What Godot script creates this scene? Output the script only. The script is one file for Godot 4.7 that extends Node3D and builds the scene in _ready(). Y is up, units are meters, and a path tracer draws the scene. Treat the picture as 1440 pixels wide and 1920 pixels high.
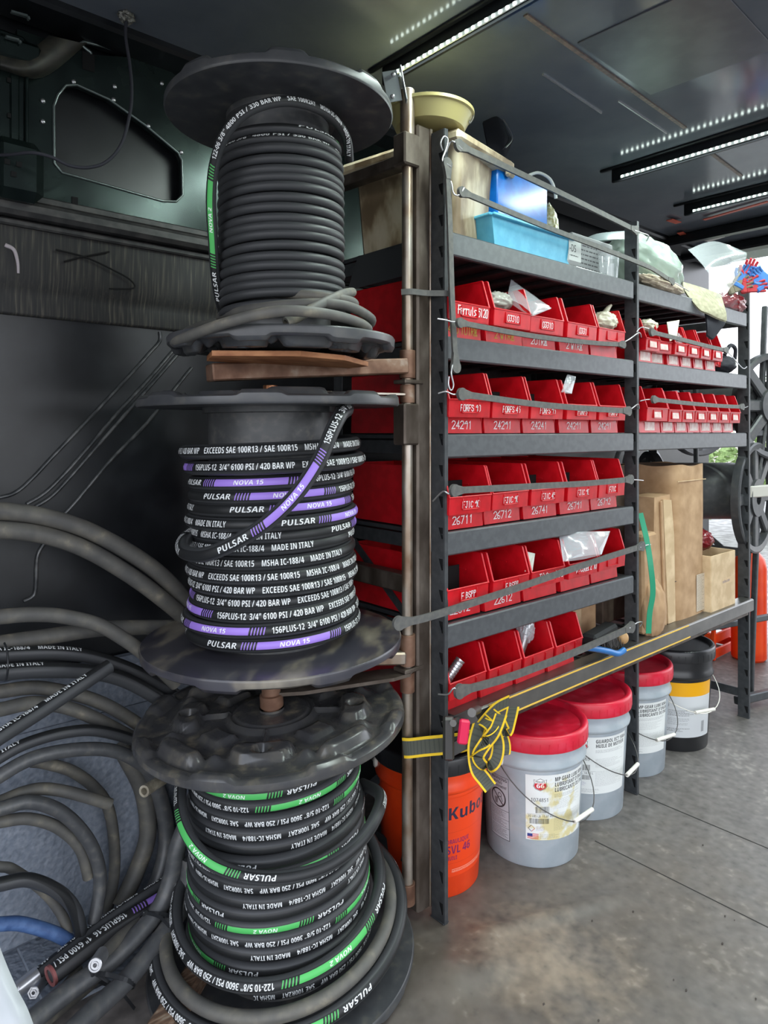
extends Node3D
# A service truck's cargo area seen through its side door: hose reels, a steel rack of red bins, pails.
# x runs along the rack, y is up, z points out of the rack towards the door. Units are metres.

var mats := {}
var used := {}
var rng := RandomNumberGenerator.new()
var glyphs := {}


func V(x: float, y: float, z: float) -> Vector3:
	return Vector3(x, y, z)


# ---------------------------------------------------------------- mesh collector
class M:
	var v := PackedVector3Array()
	var n := PackedVector3Array()
	var uv := PackedVector2Array()
	var ix := PackedInt32Array()

	func quad(a: Vector3, b: Vector3, c: Vector3, d: Vector3, t := Rect2(0, 0, 1, 1)) -> void:
		# a b c d counterclockwise seen from outside; a is the lower left corner of the texture
		var k := v.size()
		var nn := (b - a).cross(c - a)
		if nn.length_squared() < 1e-16:
			nn = (c - a).cross(d - a)
		nn = nn.normalized()
		v.append_array([a, b, c, d])
		n.append_array([nn, nn, nn, nn])
		uv.append_array([Vector2(t.position.x, t.end.y), t.end, Vector2(t.end.x, t.position.y), t.position])
		ix.append_array([k, k + 2, k + 1, k, k + 3, k + 2])

	func tri(a: Vector3, b: Vector3, c: Vector3) -> void:
		var k := v.size()
		var nn := (b - a).cross(c - a).normalized()
		v.append_array([a, b, c])
		n.append_array([nn, nn, nn])
		uv.append_array([Vector2.ZERO, Vector2.RIGHT, Vector2.ONE])
		ix.append_array([k, k + 2, k + 1])

	func both(a: Vector3, b: Vector3, c: Vector3, d: Vector3, t := Rect2(0, 0, 1, 1)) -> void:
		quad(a, b, c, d, t)

	func box(c: Vector3, s: Vector3, bv := 0.0, bs := Basis.IDENTITY) -> void:
		var h := s * 0.5
		bv = minf(bv, minf(h.x, minf(h.y, h.z)) * 0.6)
		for ax in 3:
			for sg in [-1.0, 1.0]:
				var e := Vector3.ZERO
				e[ax] = sg
				var p := Vector3.ZERO
				p[(ax + 1) % 3] = h[(ax + 1) % 3] - bv
				var q := Vector3.ZERO
				q[(ax + 2) % 3] = h[(ax + 2) % 3] - bv
				var o := e * h[ax]
				if sg > 0:
					quad(c + bs * (o - p - q), c + bs * (o + p - q), c + bs * (o + p + q), c + bs * (o - p + q))
				else:
					quad(c + bs * (o - q - p), c + bs * (o + q - p), c + bs * (o + q + p), c + bs * (o - q + p))
		if bv <= 0.0:
			return
		for ax in 3:
			var a1 := (ax + 1) % 3
			var a2 := (ax + 2) % 3
			for s1 in [-1.0, 1.0]:
				for s2 in [-1.0, 1.0]:
					var l := Vector3.ZERO
					l[ax] = h[ax] - bv
					var p1 := Vector3.ZERO
					p1[a1] = s1 * h[a1]
					p1[a2] = s2 * (h[a2] - bv)
					var p2 := Vector3.ZERO
					p2[a1] = s1 * (h[a1] - bv)
					p2[a2] = s2 * h[a2]
					if s1 * s2 > 0:
						quad(c + bs * (p1 - l), c + bs * (p2 - l), c + bs * (p2 + l), c + bs * (p1 + l))
					else:
						quad(c + bs * (p2 - l), c + bs * (p1 - l), c + bs * (p1 + l), c + bs * (p2 + l))
		for sx in [-1.0, 1.0]:
			for sy in [-1.0, 1.0]:
				for sz in [-1.0, 1.0]:
					var a := Vector3(sx * h.x, sy * (h.y - bv), sz * (h.z - bv))
					var b := Vector3(sx * (h.x - bv), sy * h.y, sz * (h.z - bv))
					var d := Vector3(sx * (h.x - bv), sy * (h.y - bv), sz * h.z)
					if sx * sy * sz > 0:
						tri(c + bs * a, c + bs * b, c + bs * d)
					else:
						tri(c + bs * a, c + bs * d, c + bs * b)

	func bar(a: Vector3, b: Vector3, w: float, t: float, up := Vector3.UP, bv := 0.0) -> void:
		# a straight bar from a to b, w wide across «up», t thick along it
		var z := (b - a).normalized()
		var x := up.cross(z).normalized()
		var y := z.cross(x)
		box((a + b) * 0.5, Vector3(w, t, (b - a).length()), bv, Basis(x, y, z))

	func grid(rows: Array, us: PackedFloat32Array, vs: PackedFloat32Array, flip := false, wrap := false) -> void:
		# smooth surface through rows of points
		var k := v.size()
		var nr := rows.size()
		var nc: int = rows[0].size()
		var acc := PackedVector3Array()
		acc.resize(nr * nc)
		var pts := PackedVector3Array()
		for r in rows:
			pts.append_array(r)
		for i in nr - 1:
			for j in nc - 1:
				var a := i * nc + j
				var b := a + 1
				var c := b + nc
				var d := a + nc
				var nn := (pts[c] - pts[a]).cross(pts[d] - pts[b])
				if flip:
					nn = -nn
				acc[a] += nn
				acc[b] += nn
				acc[c] += nn
				acc[d] += nn
				if flip:
					ix.append_array([k + a, k + b, k + c, k + a, k + c, k + d])
				else:
					ix.append_array([k + a, k + c, k + b, k + a, k + d, k + c])
		if wrap:
			for i in nr:
				var s := acc[i * nc] + acc[i * nc + nc - 1]
				acc[i * nc] = s
				acc[i * nc + nc - 1] = s
		for i in nr * nc:
			acc[i] = acc[i].normalized()
		v.append_array(pts)
		n.append_array(acc)
		for i in nr:
			for j in nc:
				uv.append(Vector2(us[j], vs[i]))

	func tube(p: PackedVector3Array, rad: float, sides: int, ref, per := 1.0, u0 := 0.0, cap := true, r2 := -1.0) -> void:
		# ref: one direction or one per point, which the middle of the texture faces
		var k := v.size()
		var m := p.size()
		var s := 0.0
		var each: bool = ref is PackedVector3Array
		for i in m:
			var t := (p[mini(i + 1, m - 1)] - p[maxi(i - 1, 0)]).normalized()
			var o: Vector3 = ref[i] if each else ref
			o = o - t * o.dot(t)
			if o.length() < 1e-4:
				o = Vector3(0.3, 0.2, 0.9).slide(t)
			o = o.normalized()
			var up := o.cross(t)
			if i > 0:
				s += (p[i] - p[i - 1]).length()
			var rr := rad if r2 < 0.0 else lerpf(rad, r2, float(i) / (m - 1))
			for j in sides + 1:
				var f := -PI + TAU * j / sides
				var d := o * cos(f) + up * sin(f)
				v.append(p[i] + d * rr)
				n.append(d)
				uv.append(Vector2(u0 + s / per, 0.5 - f / TAU))
			if i > 0:
				for j in sides:
					var a := k + (i - 1) * (sides + 1) + j
					var b := a + sides + 1
					ix.append_array([a, a + 1, b, a + 1, b + 1, b])
		if cap:
			for e in 2:
				var i := 0 if e == 0 else m - 1
				var t := (p[1] - p[0]).normalized() * -1.0 if e == 0 else (p[m - 1] - p[m - 2]).normalized()
				var c := v.size()
				v.append(p[i])
				n.append(t)
				uv.append(Vector2(0, 0.02))
				for j in sides + 1:
					v.append(v[k + i * (sides + 1) + j])
					n.append(t)
					uv.append(Vector2(0, 0.02))
				for j in sides:
					if e == 0:
						ix.append_array([c, c + 2 + j, c + 1 + j])
					else:
						ix.append_array([c, c + 1 + j, c + 2 + j])

	func lathe(pr: PackedVector2Array, segs: int, xf := Transform3D.IDENTITY, a0 := 0.0, a1 := TAU, sharp := 35.0) -> void:
		# profile of (radius, height) from bottom outside upwards: the right side of the path faces out
		var m := pr.size()
		var nb := PackedVector2Array()
		for i in m - 1:
			var d := (pr[i + 1] - pr[i]).normalized()
			nb.append(Vector2(d.y, -d.x))
		var total := 0.0
		for i in m - 1:
			total += pr[i].distance_to(pr[i + 1])
		var run := 0.0
		var lim := cos(deg_to_rad(sharp))
		for i in m - 1:
			if pr[i].distance_to(pr[i + 1]) < 1e-6:
				continue
			var n0 := nb[i]
			var n1 := nb[i]
			if i > 0 and nb[i - 1].dot(nb[i]) > lim:
				n0 = (nb[i - 1] + nb[i]).normalized()
			if i < m - 2 and nb[i + 1].dot(nb[i]) > lim:
				n1 = (nb[i + 1] + nb[i]).normalized()
			var l := pr[i].distance_to(pr[i + 1])
			var k := v.size()
			for j in segs + 1:
				var f := lerpf(a0, a1, float(j) / segs)
				var c := cos(f)
				var s := sin(f)
				v.append(xf * Vector3(pr[i].x * c, pr[i].y, -pr[i].x * s))
				v.append(xf * Vector3(pr[i + 1].x * c, pr[i + 1].y, -pr[i + 1].x * s))
				n.append((xf.basis * Vector3(n0.x * c, n0.y, -n0.x * s)).normalized())
				n.append((xf.basis * Vector3(n1.x * c, n1.y, -n1.x * s)).normalized())
				uv.append(Vector2(float(j) / segs, 1.0 - run / total))
				uv.append(Vector2(float(j) / segs, 1.0 - (run + l) / total))
			for j in segs:
				var a := k + j * 2
				ix.append_array([a, a + 3, a + 2, a, a + 1, a + 3])
			run += l

	func prism(poly: PackedVector2Array, z0: float, z1: float, xf := Transform3D.IDENTITY, hole := PackedVector2Array()) -> void:
		var p := poly
		if Geometry2D.is_polygon_clockwise(p):
			p.reverse()
		var flat := p.duplicate()
		var h := hole.duplicate()
		if h.size():
			# bridge the hole to the outline so that one outline remains
			if not Geometry2D.is_polygon_clockwise(h):
				h.reverse()
			var best := [INF, 0, 0]
			for i in p.size():
				for j in h.size():
					var d := p[i].distance_squared_to(h[j])
					if d < best[0]:
						best = [d, i, j]
			flat = PackedVector2Array()
			for i in p.size() + 1:
				flat.append(p[(best[1] + i) % p.size()])
			for j in h.size() + 1:
				flat.append(h[(best[2] + j) % h.size()])
		var tr := Geometry2D.triangulate_polygon(flat)
		for i in range(0, tr.size(), 3):
			var a := flat[tr[i]]
			var b := flat[tr[i + 1]]
			var c := flat[tr[i + 2]]
			if (b - a).cross(c - a) < 0.0:
				var w := b
				b = c
				c = w
			tri(xf * Vector3(a.x, a.y, z1), xf * Vector3(b.x, b.y, z1), xf * Vector3(c.x, c.y, z1))
			tri(xf * Vector3(a.x, a.y, z0), xf * Vector3(c.x, c.y, z0), xf * Vector3(b.x, b.y, z0))
		for q in [p, h]:
			for i in q.size():
				var a: Vector2 = q[i]
				var b: Vector2 = q[(i + 1) % q.size()]
				quad(xf * Vector3(a.x, a.y, z0), xf * Vector3(b.x, b.y, z0), xf * Vector3(b.x, b.y, z1), xf * Vector3(a.x, a.y, z1))

	func ribbon(p: PackedVector3Array, w: float, across: PackedVector3Array, th := 0.002) -> void:
		# a flat strap: «across» gives its width direction at each point
		var ring := []
		for i in p.size():
			var t := (p[mini(i + 1, p.size() - 1)] - p[maxi(i - 1, 0)]).normalized()
			var a := across[i].slide(t).normalized() * w * 0.5
			var o := t.cross(a).normalized() * th * 0.5
			ring.append([p[i] - a - o, p[i] + a - o, p[i] + a + o, p[i] - a + o])
		for i in p.size() - 1:
			for j in 4:
				var q: Array = ring[i]
				var r: Array = ring[i + 1]
				quad(q[j], q[(j + 1) % 4], r[(j + 1) % 4], r[j], Rect2(0.0 if j % 2 == 0 else 0.02, 0.06 * i, 1.0 if j % 2 == 0 else 0.05, 0.06))
		var f: Array = ring[0]
		quad(f[3], f[2], f[1], f[0])
		f = ring[p.size() - 1]
		quad(f[0], f[1], f[2], f[3])

	func ball(c: Vector3, s: Vector3, nu := 14, nv := 9, warp := 0.0, nz: FastNoiseLite = null, bs := Basis.IDENTITY) -> void:
		var rows := []
		var us := PackedFloat32Array()
		var vs := PackedFloat32Array()
		for i in nv + 1:
			var row := PackedVector3Array()
			var th := PI * i / nv
			for j in nu + 1:
				var ph := TAU * (j % nu) / nu
				var d := Vector3(sin(th) * cos(ph), cos(th), -sin(th) * sin(ph))
				var q := d * s
				if nz:
					q *= 1.0 + warp * (nz.get_noise_3dv(d * 110.0 + c * 400.0) + 0.45 * nz.get_noise_3dv(d * 260.0 + c * 300.0))
				row.append(c + bs * q)
			rows.append(row)
			vs.append(float(i) / nv)
		for j in nu + 1:
			us.append(float(j) / nu)
		grid(rows, us, vs, true, true)

	func commit() -> ArrayMesh:
		# turn every triangle so that it agrees with its normals, then make the mesh
		for i in range(0, ix.size(), 3):
			var a := ix[i]
			var b := ix[i + 1]
			var c := ix[i + 2]
			if (v[c] - v[a]).cross(v[b] - v[a]).dot(n[a] + n[b] + n[c]) < 0.0:
				ix[i + 1] = c
				ix[i + 2] = b
		var ar := []
		ar.resize(Mesh.ARRAY_MAX)
		ar[Mesh.ARRAY_VERTEX] = v
		ar[Mesh.ARRAY_NORMAL] = n
		ar[Mesh.ARRAY_TEX_UV] = uv
		ar[Mesh.ARRAY_INDEX] = ix
		var me := ArrayMesh.new()
		me.add_surface_from_arrays(Mesh.PRIMITIVE_TRIANGLES, ar)
		return me


# ---------------------------------------------------------------- nodes
func numbered(called: String) -> String:
	var k: int = used.get(called, -1) + 1
	used[called] = k
	return called if k == 0 else "%s_%03d" % [called, k]


func tag(o: Node, label: String, category: String, group := "") -> void:
	o.set_meta("label", label)
	o.set_meta("category", category)
	if group:
		o.set_meta("group", group)


func thing(called: String, label: String, category: String, at := Vector3.ZERO, group := "") -> Node3D:
	var o := Node3D.new()
	o.name = numbered(called)
	add_child(o)
	o.position = at
	tag(o, label, category, group)
	return o


func part(called: String, m, mt: Material, parent: Node3D, world := true) -> MeshInstance3D:
	# a mesh given in world coordinates is set back by where its thing stands
	var o := MeshInstance3D.new()
	o.name = called
	o.mesh = m.commit() if m is M else m
	o.material_override = mt
	parent.add_child(o, true)
	if world:
		o.position = parent.global_transform.affine_inverse() * Vector3.ZERO
		o.basis = parent.global_transform.affine_inverse().basis
	return o


func single(called: String, m: M, mt: Material, label: String, category: String, group := "") -> MeshInstance3D:
	var lo := Vector3.INF
	var hi := -Vector3.INF
	for p in m.v:
		lo = lo.min(p)
		hi = hi.max(p)
	var c := Vector3((lo.x + hi.x) * 0.5, lo.y, (lo.z + hi.z) * 0.5)
	for i in m.v.size():
		m.v[i] -= c
	var o := MeshInstance3D.new()
	o.name = numbered(called)
	o.mesh = m.commit()
	o.material_override = mt
	add_child(o)
	o.position = c
	tag(o, label, category, group)
	return o


func struct(called: String, m: M, mt: Material) -> MeshInstance3D:
	var o := MeshInstance3D.new()
	o.name = numbered(called)
	o.mesh = m.commit()
	o.material_override = mt
	add_child(o)
	o.set_meta("kind", "structure")
	return o


# ---------------------------------------------------------------- curves
func spline(p: PackedVector3Array, per := 8) -> PackedVector3Array:
	var out := PackedVector3Array()
	var m := p.size()
	for i in m - 1:
		var a := p[maxi(i - 1, 0)]
		var d := p[mini(i + 2, m - 1)]
		for k in per:
			out.append(p[i].cubic_interpolate(p[i + 1], a, d, float(k) / per))
	out.append(p[m - 1])
	return out


# ---------------------------------------------------------------- materials
func c8(r: int, g: int, b: int, a := 255) -> Color:
	return Color8(r, g, b, a)


func mat(key: String, col: Color, rough := 0.6, metal := 0.0) -> StandardMaterial3D:
	if mats.has(key):
		return mats[key]
	var m := StandardMaterial3D.new()
	m.resource_name = key
	m.albedo_color = col
	m.roughness = rough
	m.metallic = metal
	mats[key] = m
	return m


func noise_tex(ramp: Array, freq: float, seed_: int, size := 512, kind := FastNoiseLite.TYPE_SIMPLEX_SMOOTH, octaves := 5) -> NoiseTexture2D:
	var f := FastNoiseLite.new()
	f.seed = seed_
	f.noise_type = kind
	f.frequency = freq
	f.fractal_octaves = octaves
	var t := NoiseTexture2D.new()
	t.width = size
	t.height = size
	t.seamless = true
	t.noise = f
	if ramp.size():
		var g := Gradient.new()
		var off := PackedFloat32Array()
		var cols := PackedColorArray()
		for r in ramp:
			off.append(r[0])
			cols.append(r[1])
		g.offsets = off
		g.colors = cols
		t.color_ramp = g
	return t


func nmat(key: String, ramp: Array, freq: float, scale: Vector3, rough := 0.6, metal := 0.0, seed_ := 1, size := 512, octaves := 5) -> StandardMaterial3D:
	# a surface whose own colour varies, laid on by triplanar mapping in world space
	if mats.has(key):
		return mats[key]
	var m := mat(key, Color.WHITE, rough, metal)
	m.albedo_texture = noise_tex(ramp, freq, seed_, size, FastNoiseLite.TYPE_SIMPLEX_SMOOTH, octaves)
	m.uv1_triplanar = true
	m.uv1_scale = scale
	return m


func grain(m: StandardMaterial3D, freq: float, scale: float, depth: float, seed_ := 3) -> StandardMaterial3D:
	m.heightmap_enabled = true
	m.heightmap_texture = noise_tex([], freq, seed_, 256)
	m.heightmap_scale = depth
	m.uv1_triplanar = true
	m.uv1_scale = Vector3.ONE * scale if m.albedo_texture == null else m.uv1_scale
	return m


# ---------------------------------------------------------------- painting lettering and print into textures
class Sheet:
	var img: Image
	var bold := SystemFont.new()
	var regular := SystemFont.new()

	func _init(w: int, h: int, c: Color) -> void:
		img = Image.create(w, h, false, Image.FORMAT_RGBA8)
		img.fill(c)
		bold.font_names = PackedStringArray(["Droid Sans"])
		bold.font_weight = 700
		regular.font_names = PackedStringArray(["Droid Sans"])

	func rect(x: float, y: float, w: float, h: float, c: Color) -> void:
		img.fill_rect(Rect2i(int(x), int(y), maxi(1, int(w)), maxi(1, int(h))), c)

	func cover(tris: PackedVector2Array, c: Color) -> void:
		# fill triangles with smoothed edges (3 x 3 samples a pixel)
		var lo := Vector2.INF
		var hi := -Vector2.INF
		for p in tris:
			lo = lo.min(p)
			hi = hi.max(p)
		var x0 := maxi(0, int(floor(lo.x)))
		var y0 := maxi(0, int(floor(lo.y)))
		var x1 := mini(img.get_width() - 1, int(ceil(hi.x)))
		var y1 := mini(img.get_height() - 1, int(ceil(hi.y)))
		if x1 < x0 or y1 < y0:
			return
		var w := (x1 - x0 + 1) * 3
		var h := (y1 - y0 + 1) * 3
		var buf := PackedByteArray()
		buf.resize(w * h)
		for i in range(0, tris.size(), 3):
			var ys := [tris[i], tris[i + 1], tris[i + 2]]
			ys.sort_custom(func(p, q): return p.y < q.y)
			var a := (ys[0] as Vector2 - Vector2(x0, y0)) * 3.0
			var b := (ys[1] as Vector2 - Vector2(x0, y0)) * 3.0
			var d := (ys[2] as Vector2 - Vector2(x0, y0)) * 3.0
			if d.y - a.y < 1e-5:
				continue
			for y in range(maxi(0, int(ceil(a.y - 0.5))), mini(h, int(ceil(d.y - 0.5)))):
				var yy := y + 0.5
				var xa := lerpf(a.x, d.x, (yy - a.y) / (d.y - a.y))
				var xb := lerpf(a.x, b.x, (yy - a.y) / maxf(b.y - a.y, 1e-5)) if yy < b.y else lerpf(b.x, d.x, (yy - b.y) / maxf(d.y - b.y, 1e-5))
				for x in range(maxi(0, int(ceil(minf(xa, xb) - 0.5))), mini(w, int(ceil(maxf(xa, xb) - 0.5)))):
					buf[y * w + x] = 1
		for y in y1 - y0 + 1:
			for x in x1 - x0 + 1:
				var o := y * 3 * w + x * 3
				var s := buf[o] + buf[o + 1] + buf[o + 2] + buf[o + w] + buf[o + w + 1] + buf[o + w + 2] + buf[o + 2 * w] + buf[o + 2 * w + 1] + buf[o + 2 * w + 2]
				if s:
					var was := img.get_pixel(x0 + x, y0 + y)
					img.set_pixel(x0 + x, y0 + y, was.lerp(c, s / 9.0 * c.a))

	func poly(p: PackedVector2Array, c: Color) -> void:
		var t := Geometry2D.triangulate_polygon(p)
		var q := PackedVector2Array()
		for i in t:
			q.append(p[i])
		cover(q, c)

	func line(a: Vector2, b: Vector2, w: float, c: Color) -> void:
		var d := (b - a).normalized().orthogonal() * w * 0.5
		cover(PackedVector2Array([a - d, b - d, b + d, a - d, b + d, a + d]), c)

	func ring(o: Vector2, r: float, w: float, c: Color) -> void:
		for i in 32:
			line(o + Vector2.from_angle(TAU * i / 32) * r, o + Vector2.from_angle(TAU * (i + 1.2) / 32) * r, w, c)

	func text(s: String, x: float, y: float, cap: float, c: Color, xs := 1.0, heavy := true, shear := 0.0) -> float:
		# x is the left edge, y the middle of the capitals, cap their height; returns the width
		var tm := TextMesh.new()
		tm.font = bold if heavy else regular
		tm.font_size = 64
		tm.pixel_size = 1.0
		tm.depth = 0.0
		tm.curve_step = 4.0
		tm.text = s
		tm.horizontal_alignment = HORIZONTAL_ALIGNMENT_LEFT
		tm.vertical_alignment = VERTICAL_ALIGNMENT_CENTER
		var k := cap / (64.0 * 0.714)
		var ar := tm.get_mesh_arrays()
		var vs: PackedVector3Array = ar[Mesh.ARRAY_VERTEX]
		var ids = ar[Mesh.ARRAY_INDEX]
		var order: PackedInt32Array = ids if ids != null and ids.size() else PackedInt32Array(range(vs.size()))
		var base := INF
		for p in vs:
			base = minf(base, p.y) if not "gjpqy,/()".contains("") else base
		var q := PackedVector2Array()
		# the capitals run from the baseline to 0.714 em; find the baseline from the font
		var f := tm.font
		var bl := (f.get_ascent(64) + f.get_descent(64)) * 0.5 - f.get_ascent(64)
		for i in order:
			var p := vs[i]
			var up := (p.y - bl) * k - cap * 0.5
			q.append(Vector2(x + p.x * k * xs + up * shear, y - up))
		cover(q, c)
		return f.get_string_size(s, HORIZONTAL_ALIGNMENT_LEFT, -1, 64).x * k * xs

	func tex() -> ImageTexture:
		return ImageTexture.create_from_image(img)


# ---------------------------------------------------------------- the scene
func _ready() -> void:
	rng.seed = 7
	# camera: level, with the lens shifted down
	var cam := Camera3D.new()
	cam.name = "camera"
	add_child(cam)
	cam.position = V(-1.22, 1.2, 1.168)
	cam.look_at(cam.position + V(0.66, 0, -0.7513))
	cam.projection = Camera3D.PROJECTION_FRUSTUM
	cam.near = 0.05
	cam.far = 80.0
	cam.size = 0.05 * 1920.0 / 1300.0
	cam.frustum_offset = Vector2(0, -0.05 * 152.0 / 1300.0)
	cam.current = true
	# an overcast day outside both open doors
	var env := Environment.new()
	var sky := Sky.new()
	var sm := ProceduralSkyMaterial.new()
	sm.sky_top_color = Color(0.80, 0.83, 0.88)
	sm.sky_horizon_color = Color(0.97, 0.98, 1.0)
	sm.sky_curve = 0.2
	sm.ground_horizon_color = Color(0.62, 0.62, 0.60)
	sm.ground_bottom_color = Color(0.42, 0.42, 0.41)
	sm.sky_energy_multiplier = 1.0
	sky.sky_material = sm
	env.background_mode = Environment.BG_SKY
	env.sky = sky
	env.background_energy_multiplier = 3.6
	env.tonemap_mode = Environment.TONE_MAPPER_LINEAR
	env.tonemap_exposure = 1.2
	env.sdfgi_enabled = true
	env.ssao_enabled = true
	env.ssil_enabled = true
	var we := WorldEnvironment.new()
	we.name = "world_environment"
	we.environment = env
	add_child(we)
	make_materials()
	make_prints()
	shell()
	wall_details()
	ceiling_lights()
	rack()
	bins()
	hose_stand()
	reels()
	loose_hoses()
	pails()
	top_shelf()
	cardboard()
	straps()
	small_things()
	beyond()


func make_materials() -> void:
	var m: StandardMaterial3D
	nmat("black_paint", [[0.2, c8(17, 19, 22)], [0.8, c8(29, 31, 34)]], 0.012, Vector3.ONE * 1.3, 0.33, 0.0, 4)
	nmat("green_black_paint", [[0.2, c8(30, 40, 39)], [0.8, c8(46, 58, 55)]], 0.01, Vector3.ONE * 1.3, 0.24, 0.6, 5)
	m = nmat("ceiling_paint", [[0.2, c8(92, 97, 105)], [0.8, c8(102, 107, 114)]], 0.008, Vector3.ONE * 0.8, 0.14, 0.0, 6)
	m = nmat("drip_stained", [[0.2, c8(22, 23, 24)], [0.55, c8(36, 35, 33)], [0.75, c8(60, 57, 50)], [0.95, c8(96, 90, 80)]], 0.05, V(4.5, 0.22, 4.5), 0.55, 0.0, 8)
	m = nmat("liner", [[0.2, c8(112, 120, 132)], [0.8, c8(134, 140, 150)]], 0.05, Vector3.ONE * 2.2, 0.7, 0.0, 9)
	grain(m, 0.08, 2.0, 0.35)
	nmat("rack_steel", [[0.3, c8(84, 86, 89)], [0.7, c8(92, 94, 97)]], 0.02, Vector3.ONE * 3.0, 0.42, 0.35, 11)
	nmat("rack_post", [[0.2, c8(62, 64, 67)], [0.8, c8(74, 76, 78)]], 0.02, Vector3.ONE * 3.0, 0.45, 0.3, 12)
	mat("slot_dark", c8(8, 8, 9), 0.9)
	nmat("worn_steel", [[0.1, c8(112, 88, 70)], [0.4, c8(150, 134, 118)], [0.65, c8(168, 158, 146)], [0.95, c8(192, 186, 178)]], 0.006, V(3, 2.0, 3), 0.36, 0.75, 13)
	nmat("rusty_steel", [[0.1, c8(92, 64, 50)], [0.5, c8(124, 92, 74)], [0.75, c8(142, 114, 96)], [0.95, c8(170, 154, 140)]], 0.012, Vector3.ONE * 2.2, 0.55, 0.45, 14)
	nmat("dark_steel", [[0.1, c8(70, 60, 52)], [0.5, c8(92, 82, 74)], [0.95, c8(120, 110, 101)]], 0.010, V(2.5, 1.2, 2.5), 0.45, 0.55, 15)
	nmat("bare_tube", [[0.1, c8(108, 106, 103)], [0.9, c8(132, 129, 124)]], 0.008, V(1.2, 2, 2), 0.34, 0.8, 16)
	m = nmat("red_plastic", [[0.3, c8(186, 10, 22)], [0.7, c8(204, 16, 30)]], 0.02, Vector3.ONE * 2.0, 0.36, 0.0, 17)
	m.metallic_specular = 0.5
	m = nmat("flange_plastic", [[0.2, c8(56, 57, 60)], [0.6, c8(64, 65, 67)], [0.95, c8(84, 82, 77)]], 0.018, Vector3.ONE * 2.2, 0.38, 0.0, 18)
	nmat("shiny_flange", [[0.3, c8(58, 58, 60)], [0.6, c8(68, 67, 66)], [0.95, c8(112, 104, 90)]], 0.012, Vector3.ONE * 2.4, 0.24, 0.0, 19)
	nmat("muddy_flange", [[0.40, c8(56, 55, 62)], [0.50, c8(66, 64, 68)], [0.62, c8(104, 98, 89)], [0.9, c8(146, 138, 122)]], 0.004, V(1.0, 1.5, 2.6), 0.28, 0.0, 25)
	nmat("dusty_rubber", [[0.2, c8(72, 71, 69)], [0.55, c8(86, 84, 79)], [0.75, c8(100, 96, 87)], [0.97, c8(140, 132, 114)]], 0.012, Vector3.ONE * 2.2, 0.62, 0.0, 20)
	nmat("clean_rubber", [[0.3, c8(64, 65, 67)], [0.6, c8(72, 73, 74)], [0.95, c8(98, 95, 90)]], 0.03, Vector3.ONE * 2.2, 0.42, 0.0, 21)
	nmat("blue_rubber", [[0.3, c8(52, 78, 122)], [0.7, c8(76, 104, 148)]], 0.03, Vector3.ONE * 2.2, 0.6, 0.0, 22)
	nmat("strap_rubber", [[0.2, c8(78, 78, 77)], [0.8, c8(96, 94, 90)]], 0.03, Vector3.ONE * 3.0, 0.6, 0.0, 23)
	mat("hook_wire", c8(196, 196, 198), 0.3, 0.85)
	mat("dark_wire", c8(92, 90, 88), 0.4, 0.8)
	nmat("cardboard", [[0.1, c8(160, 126, 92)], [0.6, c8(180, 146, 111)], [0.95, c8(194, 160, 125)]], 0.014, Vector3.ONE * 1.5, 0.85, 0.0, 24)
	nmat("pale_cardboard", [[0.3, c8(192, 164, 128)], [0.7, c8(212, 186, 150)]], 0.014, Vector3.ONE * 1.5, 0.85, 0.0, 26)
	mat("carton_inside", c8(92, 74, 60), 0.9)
	mat("marker_white", c8(236, 232, 232), 0.6)
	mat("marker_yellow", c8(196, 160, 60), 0.6)
	mat("white_paint", c8(168, 171, 174), 0.35)


# ---------------------------------------------------------------- the room
func floor_texture() -> ImageTexture:
	# vinyl over x -0.8..3, z -0.65..2.35 with its dirt: dust by the post, scuffs, seams
	var n := 760
	var img := Image.create(n, 600, false, Image.FORMAT_RGB8)
	var a := FastNoiseLite.new()
	a.seed = 31
	a.frequency = 0.9
	a.fractal_octaves = 5
	var b := FastNoiseLite.new()
	b.seed = 32
	b.frequency = 30.0
	b.fractal_octaves = 3
	var grey := Color(0.445, 0.424, 0.412)
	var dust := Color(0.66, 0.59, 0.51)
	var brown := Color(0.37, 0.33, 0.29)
	for j in 600:
		for i in n:
			var x := -0.8 + 3.8 * i / n
			var z := -0.65 + 3.0 * j / 600.0
			var k := 0.6 * a.get_noise_2d(x * 2.0, z * 2.0) + 0.7 * a.get_noise_2d(x * 7.0 + 9.0, z * 7.0)
			var f := b.get_noise_2d(x, z)
			var c := grey * (1.0 + 0.16 * k + 0.16 * f)
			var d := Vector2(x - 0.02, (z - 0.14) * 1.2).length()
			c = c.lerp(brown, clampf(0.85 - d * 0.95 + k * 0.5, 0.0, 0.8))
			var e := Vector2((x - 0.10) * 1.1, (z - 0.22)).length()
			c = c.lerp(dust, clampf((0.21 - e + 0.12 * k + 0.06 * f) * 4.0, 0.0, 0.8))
			c = c.lerp(Color(0.70, 0.67, 0.63), clampf((k + f * 0.8 - 0.45) * 1.2, 0.0, 0.3))
			c = c.lerp(Color(0.24, 0.23, 0.22), clampf((-f - 0.5) * 2.0, 0.0, 0.25))
			img.set_pixel(i, j, c)
	return ImageTexture.create_from_image(img)


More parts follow.
